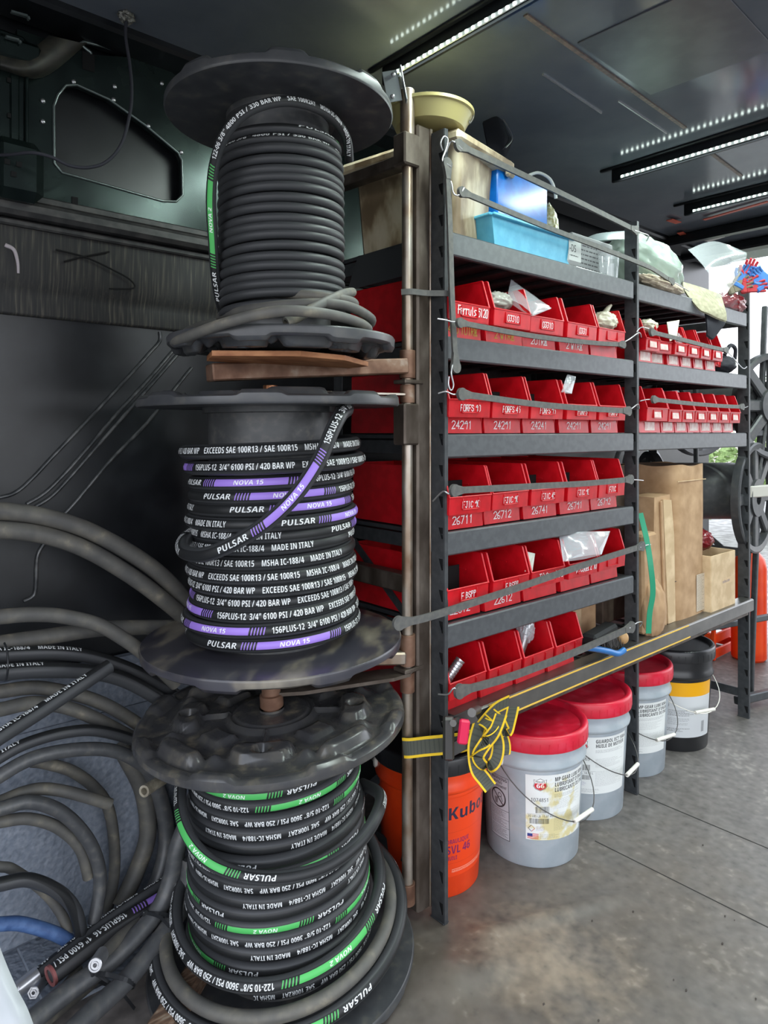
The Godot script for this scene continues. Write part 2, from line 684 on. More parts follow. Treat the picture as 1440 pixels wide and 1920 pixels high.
func floor_height(x: float, z: float) -> float:
	# the vinyl is buckled near the foot of the post
	var h := 0.0
	for q in [[-0.11, 0.115, 0.07, 0.026], [0.03, 0.11, 0.05, 0.014], [-0.02, 0.17, 0.035, 0.014], [0.09, 0.20, 0.06, 0.008]]:
		var d: float = Vector2(x - q[0], z - q[1]).length() / q[2]
		h += q[3] * exp(-d * d)
	var r := (x - 0.03) * 0.35 + (z - 0.06) * -0.94 + 0.02
	h += 0.012 * exp(-pow(r / 0.02, 2.0)) * smoothstep(0.0, 0.1, x) * (1.0 - smoothstep(0.3, 0.55, x))
	return h


func shell() -> void:
	var fm := mat("floor_vinyl", Color.WHITE, 0.5)
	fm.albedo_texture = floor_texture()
	fm.detail_enabled = true
	fm.detail_blend_mode = BaseMaterial3D.BLEND_MODE_MUL
	fm.detail_uv_layer = BaseMaterial3D.DETAIL_UV_2
	fm.detail_albedo = noise_tex([[0.1, c8(226, 225, 224)], [0.5, c8(243, 243, 242)], [0.9, c8(255, 255, 255)]], 0.02, 77, 512)
	fm.uv2_triplanar = true
	fm.uv2_scale = Vector3.ONE * 1.3
	var rows := []
	var us := PackedFloat32Array()
	var vs := PackedFloat32Array()
	var xs := []
	for i in 191:
		xs.append(-0.8 + 3.8 * i / 190.0)
		us.append(i / 190.0)
	for j in 151:
		var row := PackedVector3Array()
		var z := -0.65 + 3.0 * j / 150.0
		for x in xs:
			var seam := 0.0
			for s in [0.926, 0.585]:
				seam = minf(seam, -0.003 * (1.0 - smoothstep(0.0, 0.011, absf(x - s))))
			row.append(V(x, floor_height(x, z) + seam, z))
		rows.append(row)
		vs.append(j / 150.0)
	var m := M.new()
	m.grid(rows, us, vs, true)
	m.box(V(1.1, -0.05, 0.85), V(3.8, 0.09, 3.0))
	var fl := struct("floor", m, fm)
	fl.set_meta("label", "grey vinyl floor with dust and buckles at the rack's foot")
	# dark vinyl seams: thin welds that lie in the grooves
	for s in [[0.926, -0.02, 1.2, 0.004], [0.585, 0.05, 0.62, 0.0025]]:
		m = M.new()
		m.box(V(s[0], -0.0015, (s[1] + s[2]) * 0.5), V(s[3], 0.002, s[2] - s[1]))
		struct("floor_seam", m, mat("seam", c8(36, 34, 33), 0.8))
	# the long wall behind the rack, pressed steel, in three bands
	m = M.new()
	m.box(V(0.75, 1.1, -0.70), V(4.5, 2.4, 0.05))
	struct("wall_back", m, mats.black_paint)
	m = M.new()
	m.box(V(-1.17, -0.04, 0.775), V(0.74, 0.08, 2.85))
	m.box(V(-0.55, 0.003, -0.5), V(0.5, 0.008, 0.3), 0.003)
	struct("floor", m, mats.liner)
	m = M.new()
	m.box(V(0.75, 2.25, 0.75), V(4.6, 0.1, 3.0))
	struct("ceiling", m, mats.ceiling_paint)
	m = M.new()
	m.box(V(-1.6, 1.1, -0.42), V(0.1, 2.4, 0.6))
	m.box(V(-1.6, 2.15, 1.0), V(0.1, 0.25, 2.4))
	struct("wall_front", m, mats.black_paint)  # unseen wall, mostly left open to let extra sky light in
	# the side wall with the door the photograph is taken through
	m = M.new()
	m.box(V(2.0, 1.1, 2.2), V(2.1, 2.4, 0.06))
	m.box(V(-0.35, 2.15, 2.2), V(2.6, 0.25, 0.06))
	struct("wall_door_side", m, mats.black_paint)


func rail(m: M, pts: PackedVector3Array, r: float, sides := 8) -> void:
	m.tube(spline(pts, 6), r, sides, Vector3(0, 0, 1))


func wall_details() -> void:
	var z := -0.675
	# upper panel: a pressed frame round an opening
	var m := M.new()
	var outline := PackedVector2Array([Vector2(-0.79, 1.765), Vector2(0.9, 1.765), Vector2(0.9, 2.185), Vector2(-0.5, 2.185), Vector2(-0.62, 2.15), Vector2(-0.79, 2.15)])
	var hole := PackedVector2Array([Vector2(-0.709, 1.993), Vector2(-0.700, 2.022), Vector2(-0.681, 2.052), Vector2(-0.655, 2.062), Vector2(-0.576, 2.051), Vector2(-0.48, 2.012), Vector2(-0.388, 1.963), Vector2(-0.378, 1.945), Vector2(-0.376, 1.85), Vector2(-0.395, 1.828), Vector2(-0.434, 1.821), Vector2(-0.690, 1.835), Vector2(-0.708, 1.853)])
	m.prism(outline, -0.655, -0.635, Transform3D.IDENTITY, hole)
	struct("wall_panel_upper", m, mats.green_black_paint)
	m = M.new()
	var rim := PackedVector3Array()
	for p in hole:
		rim.append(V(p.x, p.y, -0.634))
	rim.append(rim[0])
	m.tube(rim, 0.0035, 8, V(0, 0, 1))
	rail(m, PackedVector3Array([V(-0.62, 2.15, -0.633), V(-0.5, 2.185, -0.633), V(0.9, 2.185, -0.633)]), 0.004)
	struct("trim_1", m, mat("bright_edge", c8(120, 130, 128), 0.25, 0.7))
	# screws and rivets on it
	m = M.new()
	for p in [V(-0.663, 2.067, -0.633), V(-0.565, 2.053, -0.633), V(-0.436, 2.138, -0.633), V(-0.473, 2.012, -0.633), V(-0.38, 1.967, -0.633), V(-0.734, 1.997, -0.633), V(-0.734, 1.947, -0.633), V(-0.562, 2.088, -0.633)]:
		m.ball(p, V(0.006, 0.006, 0.004), 10, 6)
	var sc := struct("wall_screws", m, mats.hook_wire)
	sc.set_meta("kind", "structure")
	m = M.new()
	m.box(V(-0.627, 2.129, -0.634), V(0.03, 0.045, 0.004), 0.001)
	m.box(V(-0.66, 1.771, -0.634), V(0.014, 0.02, 0.004))
	m.box(V(-0.66, 1.738, -0.634), V(0.012, 0.018, 0.004))
	struct("wall_slot", m, mats.slot_dark)
	# cant rail between wall and ceiling
	m = M.new()
	m.box(V(0.75, 2.193, -0.6), V(4.5, 0.03, 0.12), 0.008)
	struct("trim_2", m, mats.black_paint)
	# ledge, the stained band under it, and the lower panel with pressed beads
	m = M.new()
	m.box(V(0.2, 1.755, -0.645), V(3.0, 0.018, 0.03), 0.003)
	m.box(V(0.2, 1.722, -0.632), V(3.0, 0.036, 0.06), 0.01)
	m.box(V(0.2, 1.692, -0.645), V(3.0, 0.016, 0.03), 0.004)
	struct("trim_3", m, nmat("ledge_paint", [[0.3, c8(50, 50, 50)], [0.7, c8(74, 72, 70)]], 0.02, Vector3.ONE * 2.0, 0.5, 0.0, 41))
	m = M.new()
	var rows := []
	var prof := [[1.69, -0.642], [1.62, -0.644], [1.57, -0.648], [1.545, -0.658], [1.525, -0.664], [1.485, -0.662], [1.478, -0.672]]
	var us := PackedFloat32Array([0.0, 0.5, 1.0])
	var vs := PackedFloat32Array()
	for q in prof:
		rows.append(PackedVector3Array([V(-1.3, q[0], q[1]), V(0.0, q[0], q[1]), V(1.4, q[0], q[1])]))
		vs.append(0.0)
	m.grid(rows, us, vs, true)
	struct("wall_band_stained", m, mats.drip_stained)
	m = M.new()
	for b in [
		[V(-0.424, 1.473, -0.672), V(-0.424, 1.447, -0.672), V(-0.453, 1.412, -0.672), V(-0.498, 1.359, -0.672), V(-0.593, 1.253, -0.672), V(-0.694, 1.143, -0.672), V(-0.746, 1.085, -0.672), V(-0.782, 1.053, -0.672), V(-0.818, 1.042, -0.672), V(-0.884, 1.037, -0.672)],
		[V(-0.362, 1.452, -0.672), V(-0.454, 1.342, -0.672), V(-0.542, 1.245, -0.672), V(-0.622, 1.149, -0.672), V(-0.674, 1.09, -0.672), V(-0.719, 1.046, -0.672), V(-0.76, 1.022, -0.672)],
		[V(-0.352, 1.438, -0.672), V(-0.442, 1.333, -0.672), V(-0.528, 1.235, -0.672), V(-0.609, 1.141, -0.672), V(-0.659, 1.083, -0.672), V(-0.702, 1.038, -0.672), V(-0.741, 1.014, -0.672)],
		[V(-0.33, 1.379, -0.672), V(-0.46, 1.223, -0.672), V(-0.557, 1.124, -0.672), V(-0.641, 1.025, -0.672), V(-0.674, 0.99, -0.672)],
		[V(-0.719, 0.923, -0.672), V(-0.736, 0.89, -0.672), V(-0.74, 0.812, -0.672), V(-0.748, 0.794, -0.672), V(-0.767, 0.787, -0.672)]]:
		rail(m, PackedVector3Array(b), 0.0048)
	struct("trim_4", m, nmat("bead_paint", [[0.3, c8(52, 54, 56)], [0.7, c8(96, 96, 96)]], 0.02, Vector3.ONE * 2.0, 0.25, 0.35, 42))
	m = M.new()
	m.tube(PackedVector3Array([V(-0.684, 1.618, -0.638), V(-0.646, 1.635, -0.638), V(-0.574, 1.661, -0.638)]), 0.0022, 6, V(0, 0, 1))
	m.tube(spline(PackedVector3Array([V(-0.703, 1.644, -0.638), V(-0.633, 1.637, -0.638), V(-0.56, 1.614, -0.638), V(-0.519, 1.596, -0.638), V(-0.511, 1.576, -0.638), V(-0.574, 1.566, -0.638)]), 5), 0.0022, 6, V(0, 0, 1))
	single("twig", m, mat("dark_twig", c8(14, 13, 12), 0.9), "thin dark forked twig of tar stuck to the stained wall band", "twig")
	m = M.new()
	m.tube(spline(PackedVector3Array([V(-0.813, 1.637, -0.645), V(-0.796, 1.628, -0.64), V(-0.788, 1.602, -0.64), V(-0.785, 1.575, -0.645)]), 6), 0.0055, 8, V(0, 0, 1), 1.0, 0.0, true, 0.003)
	single("paint_curl", m, mat("curl_white", c8(176, 166, 170), 0.5), "curled white flake of peeling paint on the wall at left", "paint flake")
	# pillar and pressed brackets at the far left
	m = M.new()
	m.box(V(-0.812, 1.95, -0.632), V(0.075, 0.36, 0.03), 0.006)
	m.box(V(-0.775, 1.95, -0.618), V(0.008, 0.34, 0.02), 0.003)
	m.box(V(-0.80, 1.97, -0.618), V(0.02, 0.28, 0.012), 0.003)
	m.box(V(-0.80, 1.80, -0.60), V(0.11, 0.14, 0.07), 0.025)
	m.box(V(-0.81, 2.075, -0.61), V(0.13, 0.06, 0.06), 0.012)
	struct("trim_5", m, mats.green_black_paint)
	m = M.new()
	for p in [V(-0.812, 2.014, -0.614), V(-0.8, 1.996, -0.614), V(-0.811, 1.932, -0.614), V(-0.797, 1.912, -0.614)]:
		m.box(p, V(0.009, 0.011, 0.002), 0.002)
	for p in [V(-0.827, 1.806, -0.564), V(-0.803, 1.806, -0.564), V(-0.814, 1.781, -0.564)]:
		m.box(p, V(0.012, 0.012, 0.003), 0.002)
	struct("wall_slot", m, mats.slot_dark)
	# pressed steel gusset that joins the pillar to the cant rail
	m = M.new()
	var gp := [[V(-0.834, 2.074, -0.6), V(-0.778, 2.088, -0.6), V(-0.729, 2.143, -0.6)], [V(-0.84, 2.026, -0.57), V(-0.774, 2.044, -0.57), V(-0.704, 2.136, -0.58)], [V(-0.834, 2.028, -0.6), V(-0.755, 2.038, -0.6), V(-0.655, 2.157, -0.61)], [V(-0.827, 2.038, -0.632), V(-0.735, 2.052, -0.632), V(-0.629, 2.176, -0.632)]]
	rows = []
	vs = PackedFloat32Array()
	for q in gp:
		rows.append(spline(PackedVector3Array(q), 6))
		vs.append(0.0)
	us = PackedFloat32Array()
	us.resize(13)
	m.grid(rows, us, vs, true)
	struct("trim_6", m, nmat("gusset_paint", [[0.3, c8(44, 44, 40)], [0.7, c8(66, 63, 54)]], 0.02, Vector3.ONE * 2.0, 0.42, 0.2, 43))
	m = M.new()
	m.bar(V(-0.819, 2.15, -0.57), V(-0.783, 2.153, -0.57), 0.012, 0.006, V(0, 1, 0), 0.002)
	m.bar(V(-0.783, 2.153, -0.57), V(-0.781, 2.145, -0.57), 0.012, 0.006, V(1, 0, 0), 0.002)
	m.bar(V(-0.83, 2.089, -0.57), V(-0.801, 2.091, -0.57), 0.012, 0.006, V(0, 1, 0), 0.002)
	m.bar(V(-0.801, 2.091, -0.57), V(-0.798, 2.085, -0.57), 0.012, 0.006, V(1, 0, 0), 0.002)
	struct("trim_7", m, mats.bright_edge)
	m = M.new()
	m.ball(V(-0.697, 2.19, -0.6), V(0.009, 0.009, 0.006), 10, 6)
	struct("wall_plug", m, mat("cream_plug", c8(196, 186, 168), 0.5))
	# spray-lined wheel arch low on the wall
	m = M.new()
	m.box(V(-0.75, 0.24, -0.63), V(1.15, 0.5, 0.10), 0.045)
	m.box(V(-0.62, 0.545, -0.64), V(0.75, 0.14, 0.06), 0.03)
	struct("wheel_arch", m, mats.liner)


# ---------------------------------------------------------------- strips of lights under the ceiling
func ceiling_lights() -> void:
	var glow := mat("led_glow", c8(255, 255, 250), 0.4)
	glow.emission_enabled = true
	glow.emission = Color(0.93, 1.0, 0.97)
	glow.emission_energy_multiplier = 9.0
	var k := 0
	for s in [[0.022, -0.222, 1.45, "light strip of small white lamps above the near end of the rack"], [1.168, -0.205, 1.45, "middle light strip of small white lamps, reflected in the dark ceiling"], [1.775, -0.212, 1.45, "farthest light strip of small white lamps, by the rear door"]]:
		var x: float = s[0]
		var z0: float = s[1]
		var z1: float = z0 + s[2]
		var t := thing("light_strip", s[3], "light strip", V(x, 2.16, (z0 + z1) * 0.5), "light strips under the ceiling")
		var m := M.new()
		m.box(V(x + 0.012, 2.172, (z0 + z1) * 0.5), V(0.016, 0.056, z1 - z0 + 0.08), 0.004)
		m.box(V(x - 0.004, 2.195, (z0 + z1) * 0.5), V(0.016, 0.010, z1 - z0 + 0.16), 0.003)
		part("channel", m, mat("channel_black", c8(26, 27, 30), 0.3, 0.4), t)
		m = M.new()
		m.box(V(x + 0.0025, 2.156, (z0 + z1) * 0.5), V(0.003, 0.012, z1 - z0), 0.001)
		part("tape", m, mat("tape_white", c8(210, 214, 214), 0.4), t)
		m = M.new()
		var z := z0 + 0.008
		while z < z1:
			m.box(V(x - 0.0005, 2.156, z), V(0.004, 0.007, 0.007), 0.001)
			z += 0.0205
		var led := part("led_lamps", m, glow, t)
		led.set_meta("kind", "stuff")
		var a := AreaLight3D.new()
		a.name = "strip_light"
		a.area_size = Vector2(0.012, z1 - z0)
		a.light_energy = 1.6
		a.area_range = 12.0
		a.light_color = Color(0.93, 1.0, 0.97)
		a.shadow_enabled = true
		t.add_child(a, true)
		a.position = V(-0.008, -0.012, 0)
		a.rotation.x = -PI / 2
		k += 1
	# a thin darker square on the ceiling, a scratched strip and two thin ribs
	var m := M.new()
	m.box(V(0.536, 2.198, 0.32), V(0.40, 0.004, 0.34), 0.0015, Basis(Vector3.UP, 0.03))
	struct("trim_8", m, nmat("square_tone", [[0.3, c8(70, 73, 80)], [0.7, c8(80, 83, 89)]], 0.02, Vector3.ONE, 0.3, 0.0, 44))
	m = M.new()
	m.bar(V(0.133, 2.198, 0.142), V(1.033, 2.198, 0.107), 0.012, 0.004)
	m.bar(V(1.292, 2.198, 0.073), V(1.622, 2.198, 0.052), 0.012, 0.004)
	struct("trim_9", m, nmat("scraped", [[0.3, c8(104, 96, 92)], [0.7, c8(138, 120, 108)]], 0.02, V(4, 4, 4), 0.5, 0.0, 45))
	m = M.new()
	m.bar(V(0.396, 2.198, 0.003), V(0.73, 2.198, -0.017), 0.004, 0.004)
	m.bar(V(0.699, 2.198, 0.06), V(1.027, 2.198, 0.047), 0.004, 0.004)
	struct("trim_10", m, mats.hook_wire)
	# pale perforated strip with an orange patch on it, under the roof near the rear door
	m = M.new()
	var s0 := V(2.356, 2.17, -0.405)
	var s1 := V(2.227, 2.17, 0)
	m.bar(s0, s1, 0.035, 0.006, V(0, 1, 0), 0.002)
	struct("trim_12", m, mat("pale_strip", c8(206, 200, 194), 0.5))
	m = M.new()
	for q in [0.25, 0.5, 0.85]:
		m.bar(s0.lerp(s1, q) + V(0, -0.004, 0), s0.lerp(s1, q + 0.07) + V(0, -0.004, 0), 0.014, 0.003, V(0, 1, 0), 0.001)
	struct("trim_slot", m, mats.slot_dark)
	m = M.new()
	m.bar(s0.lerp(s1, 0.62) + V(0, -0.003, 0), s0.lerp(s1, 0.74) + V(0, -0.003, 0), 0.037, 0.003, V(0, 1, 0), 0.001)
	m.bar(V(1.93, 2.19, -0.391), V(2.011, 2.19, -0.386), 0.03, 0.004)  # the ceiling bars are orange reflections put in as flat colour
	m.bar(V(2.173, 2.19, -0.456), V(2.298, 2.19, -0.474), 0.03, 0.004)
	m.bar(V(2.052, 2.19, -0.284), V(2.001, 2.19, 0.013), 0.02, 0.004)
	struct("reflection_trim_13", m, mat("orange_with_reflections", c8(214, 96, 72), 0.5))
	# pressed roof bows towards the rear door
	for q in [[2.25, 0.06], [2.62, 0.09]]:
		m = M.new()
		m.box(V(q[0], 2.175, 0.75), V(q[1], 0.05, 2.8), 0.01)
		struct("trim_11", m, mats.black_paint)


# ---------------------------------------------------------------- the rack
func post_mesh(x: float, h: float, lip: float) -> M:
	# a slotted steel angle: side plate with tapered slots, a front lip and a back lip
	var m := M.new()
	var y := 0.0
	var xf := Transform3D(Basis(V(0, 0, -1), V(0, 1, 0), V(1, 0, 0)), V(x, 0, 0))
	while y < h - 0.001:
		var t := minf(y + 0.0762, h)
		var box_ := PackedVector2Array([Vector2(0, y), Vector2(0.042, y), Vector2(0.042, t), Vector2(0, t)])
		if t - y > 0.07:
			var s := PackedVector2Array([Vector2(0.003, y + 0.022), Vector2(0.003, y + 0.050), Vector2(0.018, y + 0.050), Vector2(0.016, y + 0.043), Vector2(0.008, y + 0.022)])
			m.prism(box_, -0.001, 0.001, xf, s)
		else:
			m.prism(box_, -0.001, 0.001, xf)
		y = t
	m.box(V(x + lip * 0.5, h * 0.5, 0.001), V(absf(lip), h, 0.002))
	m.box(V(x + lip * 0.5, h * 0.5, -0.042), V(absf(lip), h, 0.002))
	m.box(V(x + lip * 0.6, 0.002, -0.022), V(0.02, 0.004, 0.045), 0.001)
	return m


func rack() -> void:
	var t := thing("storage_rack", "two-bay grey steel storage rack with slotted dark posts and deep front beams", "rack", V(0.914, 0, -0.21))
	var heights := [1.935, 1.892, 1.89]
	for i in 3:
		part("post", post_mesh(0.914 * i, heights[i], 0.012), mats.rack_post, t)
		var web := M.new()
		web.box(V(0.914 * i + 0.0055, heights[i] * 0.5, -0.014), V(0.003, heights[i] - 0.01, 0.024))
		part("dark_slot_backing", web, mats.slot_dark, t)  # black strip added behind the slots, standing in for the shade inside
	for i in 3:
		var m := M.new()
		m.box(V(0.914 * i, 0.94, -0.42), V(0.004, 1.88, 0.04), 0.001)
		m.box(V(0.914 * i + 0.01, 0.94, -0.438), V(0.02, 1.88, 0.003))
		part("rear_post", m, mats.rack_post, t)
	for bay in 2:
		for y in ([1.69, 1.432, 1.192, 0.952, 0.725] if bay == 0 else [1.69, 1.432, 1.192]):
			var x0 := 0.914 * bay + (0.004 if bay == 0 else 0.012)
			var x1 := 0.914 * (bay + 1) - 0.014
			var m := M.new()
			m.box(V((x0 + x1) * 0.5, y - 0.029, -0.010), V(x1 - x0, 0.058, 0.018), 0.0035)
			m.box(V((x0 + x1) * 0.5, y - 0.020, -0.028), V(x1 - x0, 0.016, 0.02))
			part("front_beam", m, mats.rack_steel, t)
			m = M.new()
			m.box(V((x0 + x1) * 0.5, y - 0.029, -0.42), V(x1 - x0, 0.058, 0.018), 0.003)
			part("rear_beam", m, mats.rack_post, t)
			m = M.new()
			m.box(V((x0 + x1) * 0.5, y - 0.007, -0.215), V(x1 - x0, 0.01, 0.39))
			for k in 8:
				m.box(V(x0 + (x1 - x0) * (k + 0.5) / 8.0, y - 0.018, -0.215), V(0.03, 0.014, 0.39), 0.003)
			part("deck", m, mats.rack_post, t)
	# end frames: rails and diagonals
	for i in 3:
		var x := 0.914 * i
		for y in [1.655, 1.40, 1.158, 0.918, 0.69, 0.455, 0.10]:
			var m := M.new()
			m.box(V(x + 0.004, y, -0.23), V(0.006, 0.035, 0.37), 0.001)
			part("end_rail", m, mats.rack_post, t)
		for q in [[V(x + 0.008, 0.92, -0.40), V(x + 0.008, 0.66, -0.06)], [V(x + 0.008, 0.44, -0.06), V(x + 0.008, 0.12, -0.40)]]:
			var m := M.new()
			m.bar(q[0], q[1], 0.022, 0.005, V(1, 0, 0))
			part("diagonal_brace", m, mats.rack_post, t)
	# the bare steel bar that carries the bottom deck
	var m := M.new()
	m.box(V(0.925, 0.480, 0.012), V(1.80, 0.048, 0.022), 0.003)
	m.box(V(0.925, 0.502, -0.006), V(1.80, 0.006, 0.05), 0.002)
	part("bottom_bar", m, mats.bare_tube, t)
	m = M.new()
	m.box(V(0.69, 0.5025, 0.0225), V(1.10, 0.0045, 0.003), 0.001)
	part("yellow_edging", m, mat("yellow_edge", c8(222, 178, 70), 0.6), t)
	m = M.new()
	m.box(V(0.72, 0.4605, 0.0235), V(1.06, 0.0045, 0.002), 0.0005)
	part("yellow_edging", m, mats.yellow_edge, t)
	m = M.new()
	m.box(V(0.915, 0.445, -0.02), V(1.80, 0.02, 0.05), 0.003)
	part("lower_angle", m, mats.dark_steel, t)
	m = M.new()
	m.box(V(0.915, 0.470, -0.40), V(1.80, 0.05, 0.03), 0.003)
	part("rear_angle", m, mats.dark_steel, t)
	m = M.new()
	m.box(V(0, 0.494, -0.21), V(0.012, 0.008, 0.37))
	var bar_mesh := m.commit()
	for k in 26:
		var o := part("deck_bar", bar_mesh, mats.rack_post, t)
		o.position += V(0.03 + k * 0.07, 0, 0)
	m = M.new()
	m.box(V(0.914, 0.489, 0), V(1.8, 0.006, 0.012))
	bar_mesh = m.commit()
	for k in 4:
		var o := part("deck_rod", bar_mesh, mats.rack_post, t)
		o.position += V(0, 0, -0.06 - k * 0.1)


# ---------------------------------------------------------------- handwriting: strokes on a 4 x 6 grid, origin at the lower left
const STROKES := {
	"F": "0600 0646 0333", "E": "4600 0640 0333 0040 0600", "R": "0006 0636 3633 3303 1340", "U": "0601 0110 1030 3041 4146", "L": "0600 0040", "S": "4526 2605 0504 0442 4241 4120 2001",
	"O": "1605 0501 0110 1030 3041 4145 4536 3616", "J": "1646 3631 3120 2001", "I": "2620", "C": "4526 2605 0501 0120 2041", "B": "0006 0635 3533 3303 3342 4231 3100", "P": "0006 0636 3634 3403",
	"T": "0646 2620", "K": "0006 0340 0246", "W": "0610 1023 2330 3046", "0": "1605 0501 0110 1030 3041 4145 4536 3616", "1": "2620 2615", "2": "0516 1636 3645 4544 4400 0040", "3": "0646 4623 2333 3342 4231 3110 1001",
	"4": "3036 3602 0242", "5": "4606 0604 0434 3443 4341 4130 3000", "6": "3604 0401 0110 1030 3041 4132 3203", "7": "0646 4610", "8": "1605 0504 0442 4231 3110 1002 0244 4435 3516", "9": "4434 3404 0415 1536 3644 4430",
	"e": "0242 4234 3404 0401 0110 1040", "r": "0400 0324 2444", "u": "0401 0110 1040 4440", "l": "2620", "s": "4414 1403 0332 3241 4100", "d": "4640 4033 3314 1402 0210 1040", "o": "1403 0301 0110 1030 3041 4143 4334 3414", "b": "0600 0334 3441 4130 3000", "z": "0444 4400 0040", "i": "2420 2625",
}


func writing(text: String, at: Vector3, h: float, wide: float, jitter := 0.06, bs := Basis.IDENTITY) -> M:
	# strokes of a paint pen, lying on the face z = at.z
	var m := M.new()
	var x := 0.0
	var g := h * 0.62 * wide
	for ch in text:
		if STROKES.has(ch):
			for st in (STROKES[ch] as String).split(" "):
				var a := Vector2(int(st[0]) / 4.0 * g, int(st[1]) / 6.0 * h) + Vector2(rng.randf_range(-1, 1), rng.randf_range(-1, 1)) * jitter * h * 0.6
				var b := Vector2(int(st[2]) / 4.0 * g, int(st[3]) / 6.0 * h) + Vector2(rng.randf_range(-1, 1), rng.randf_range(-1, 1)) * jitter * h * 0.5
				var d := (b - a).normalized() * h * 0.07
				var o := (b - a).normalized().orthogonal() * h * 0.062
				a -= d
				b += d
				var q := []
				for p in [a - o, b - o, b + o, a + o]:
					q.append(at + bs * V(p.x + x, p.y, 0.0004))
				if (b - a).cross(o) > 0:
					m.quad(q[0], q[1], q[2], q[3])
				else:
					m.quad(q[3], q[2], q[1], q[0])
			x += g * 1.38
		else:
			x += g * 0.8
	return m


func width_of(text: String, h: float, wide: float) -> float:
	var x := 0.0
	for ch in text:
		x += h * 0.62 * wide * (1.38 if STROKES.has(ch) else 0.8)
	return x - h * 0.62 * wide * 0.38


# ---------------------------------------------------------------- red bins
func bin_shape(w: float, h: float, d: float) -> M:
	# local: front lip near z = 0, opening up and forward, the floor at y = 0
	var m := M.new()
	var k := h / 0.157
	var side := PackedVector2Array([Vector2(-0.022, 0), Vector2(-0.018, 0.040 * k), Vector2(0.008, 0.042 * k), Vector2(0.011, 0.083 * k), Vector2(-0.012, 0.155 * k), Vector2(-d + 0.006, h), Vector2(-d, 0)])
	var xf := Transform3D(Basis(V(0, 0, 1), V(0, 1, 0), V(-1, 0, 0)), Vector3.ZERO)
	for s in [-1.0, 1.0]:
		m.prism(side, -s * w * 0.5 - 0.0013, -s * w * 0.5 + 0.0013, xf)
	var y := V(0, 1, 0)
	m.box(V(0, 0.0015, -d * 0.5 - 0.011), V(w, 0.003, d - 0.022))
	m.box(V(0, h * 0.5, -d + 0.002), V(w, h, 0.003))
	m.bar(V(-w * 0.5, 0.021 * k, -0.0200), V(w * 0.5, 0.021 * k, -0.0200), 0.003, 0.042 * k, Vector3(0, 1, -0.09))
	m.box(V(0, 0.0415 * k, -0.005), V(w, 0.003, 0.028))
	m.bar(V(-w * 0.5, 0.0625 * k, 0.0095), V(w * 0.5, 0.0625 * k, 0.0095), 0.003, 0.042 * k, Vector3(0, 1, 0.072), 0.0008)
	# rolled rims along the top edges of the sides and the lip
	m.box(V(0, 0.083 * k, 0.0115), V(w + 0.004, 0.004, 0.005), 0.001)
	for s in [-1.0, 1.0]:
		m.bar(V(s * w * 0.5, 0.083 * k, 0.011), V(s * w * 0.5, 0.155 * k, -0.012), 0.005, 0.004, V(0, 0.3, 1), 0.001)
		m.bar(V(s * w * 0.5, 0.155 * k, -0.012), V(s * w * 0.5, h, -d + 0.004), 0.005, 0.003, V(0, 1, 0), 0.001)
	# shallow step inside each side wall
	m.box(V(w * 0.5 - 0.002, 0.105 * k, -d * 0.55), V(0.003, 0.003, d * 0.75))
	m.box(V(w * 0.5 - 0.002, 0.05 * k, -0.12), V(0.003, 0.10 * k, 0.002))
	m.box(V(w * 0.5 - 0.002, 0.05 * k, -0.15), V(0.003, 0.10 * k, 0.002))
	return m


func holder_shape(w: float, k: float) -> M:
	var m := M.new()
	var hw := minf(0.030, w * 0.30)
	m.box(V(-hw, 0.064 * k, 0.0125), V(0.003, 0.028 * k, 0.004), 0.001)
	m.box(V(hw, 0.064 * k, 0.0125), V(0.003, 0.028 * k, 0.004), 0.001)
	m.box(V(0, 0.051 * k, 0.0115), V(hw * 2, 0.003, 0.004), 0.001)
	return m


var bin_meshes := {}


func bin(at: Vector3, w: float, h: float, d: float, lip: String, low: String, low_mat: String, divider: bool, label: String, group: String, turn := 0.0) -> Node3D:
	var key := "%.3f %.3f" % [w, h]
	if not bin_meshes.has(key):
		bin_meshes[key] = [bin_shape(w, h, d).commit(), holder_shape(w, h / 0.157).commit()]
	var t := thing("parts_bin", label, "bin", at, group)
	t.rotation.y = turn
	part("body", bin_meshes[key][0], mats.red_plastic, t, false)
	part("label_holder", bin_meshes[key][1], mats.red_plastic, t, false)
	var k := h / 0.157
	if lip:
		var shift := 0.012 if lip.length() > 9 else 0.0
		var hh := 0.0155 if lip.length() < 9 else 0.020
		var ww := width_of(lip, hh, 1.0)
		var wide := minf(0.75, (w - 0.04) / ww)
		var o := part("handwriting", writing(lip, V(-width_of(lip, hh, wide) * 0.5 + shift, 0.0555 * k, 0.0118), hh, wide, 0.06, Basis(V(1, 0, 0), V(0, 1, 0.07), V(0, 0, 1))), mats.marker_white, t, false)
		o.set_meta("label", "white handwritten marking on the lip")
	if low:
		var hh := 0.019
		var wide := minf(0.95, (w - 0.03) / width_of(low, hh, 1.0))
		var o := part("handwriting", writing(low, V(-width_of(low, hh, wide) * 0.5, 0.012, -0.0178), hh, wide, 0.06, Basis(V(1, 0, 0), V(0, 1, 0.05), V(0, 0, 1))), mats[low_mat], t, false)
		o.set_meta("label", "handwritten marking low on the front")
	if divider:
		var m := M.new()
		m.box(V(w * 0.18, 0.060, -0.085), V(w * 0.56, 0.112, 0.003), 0.001)
		part("divider", m, mats.slot_dark, t, false)
	return t


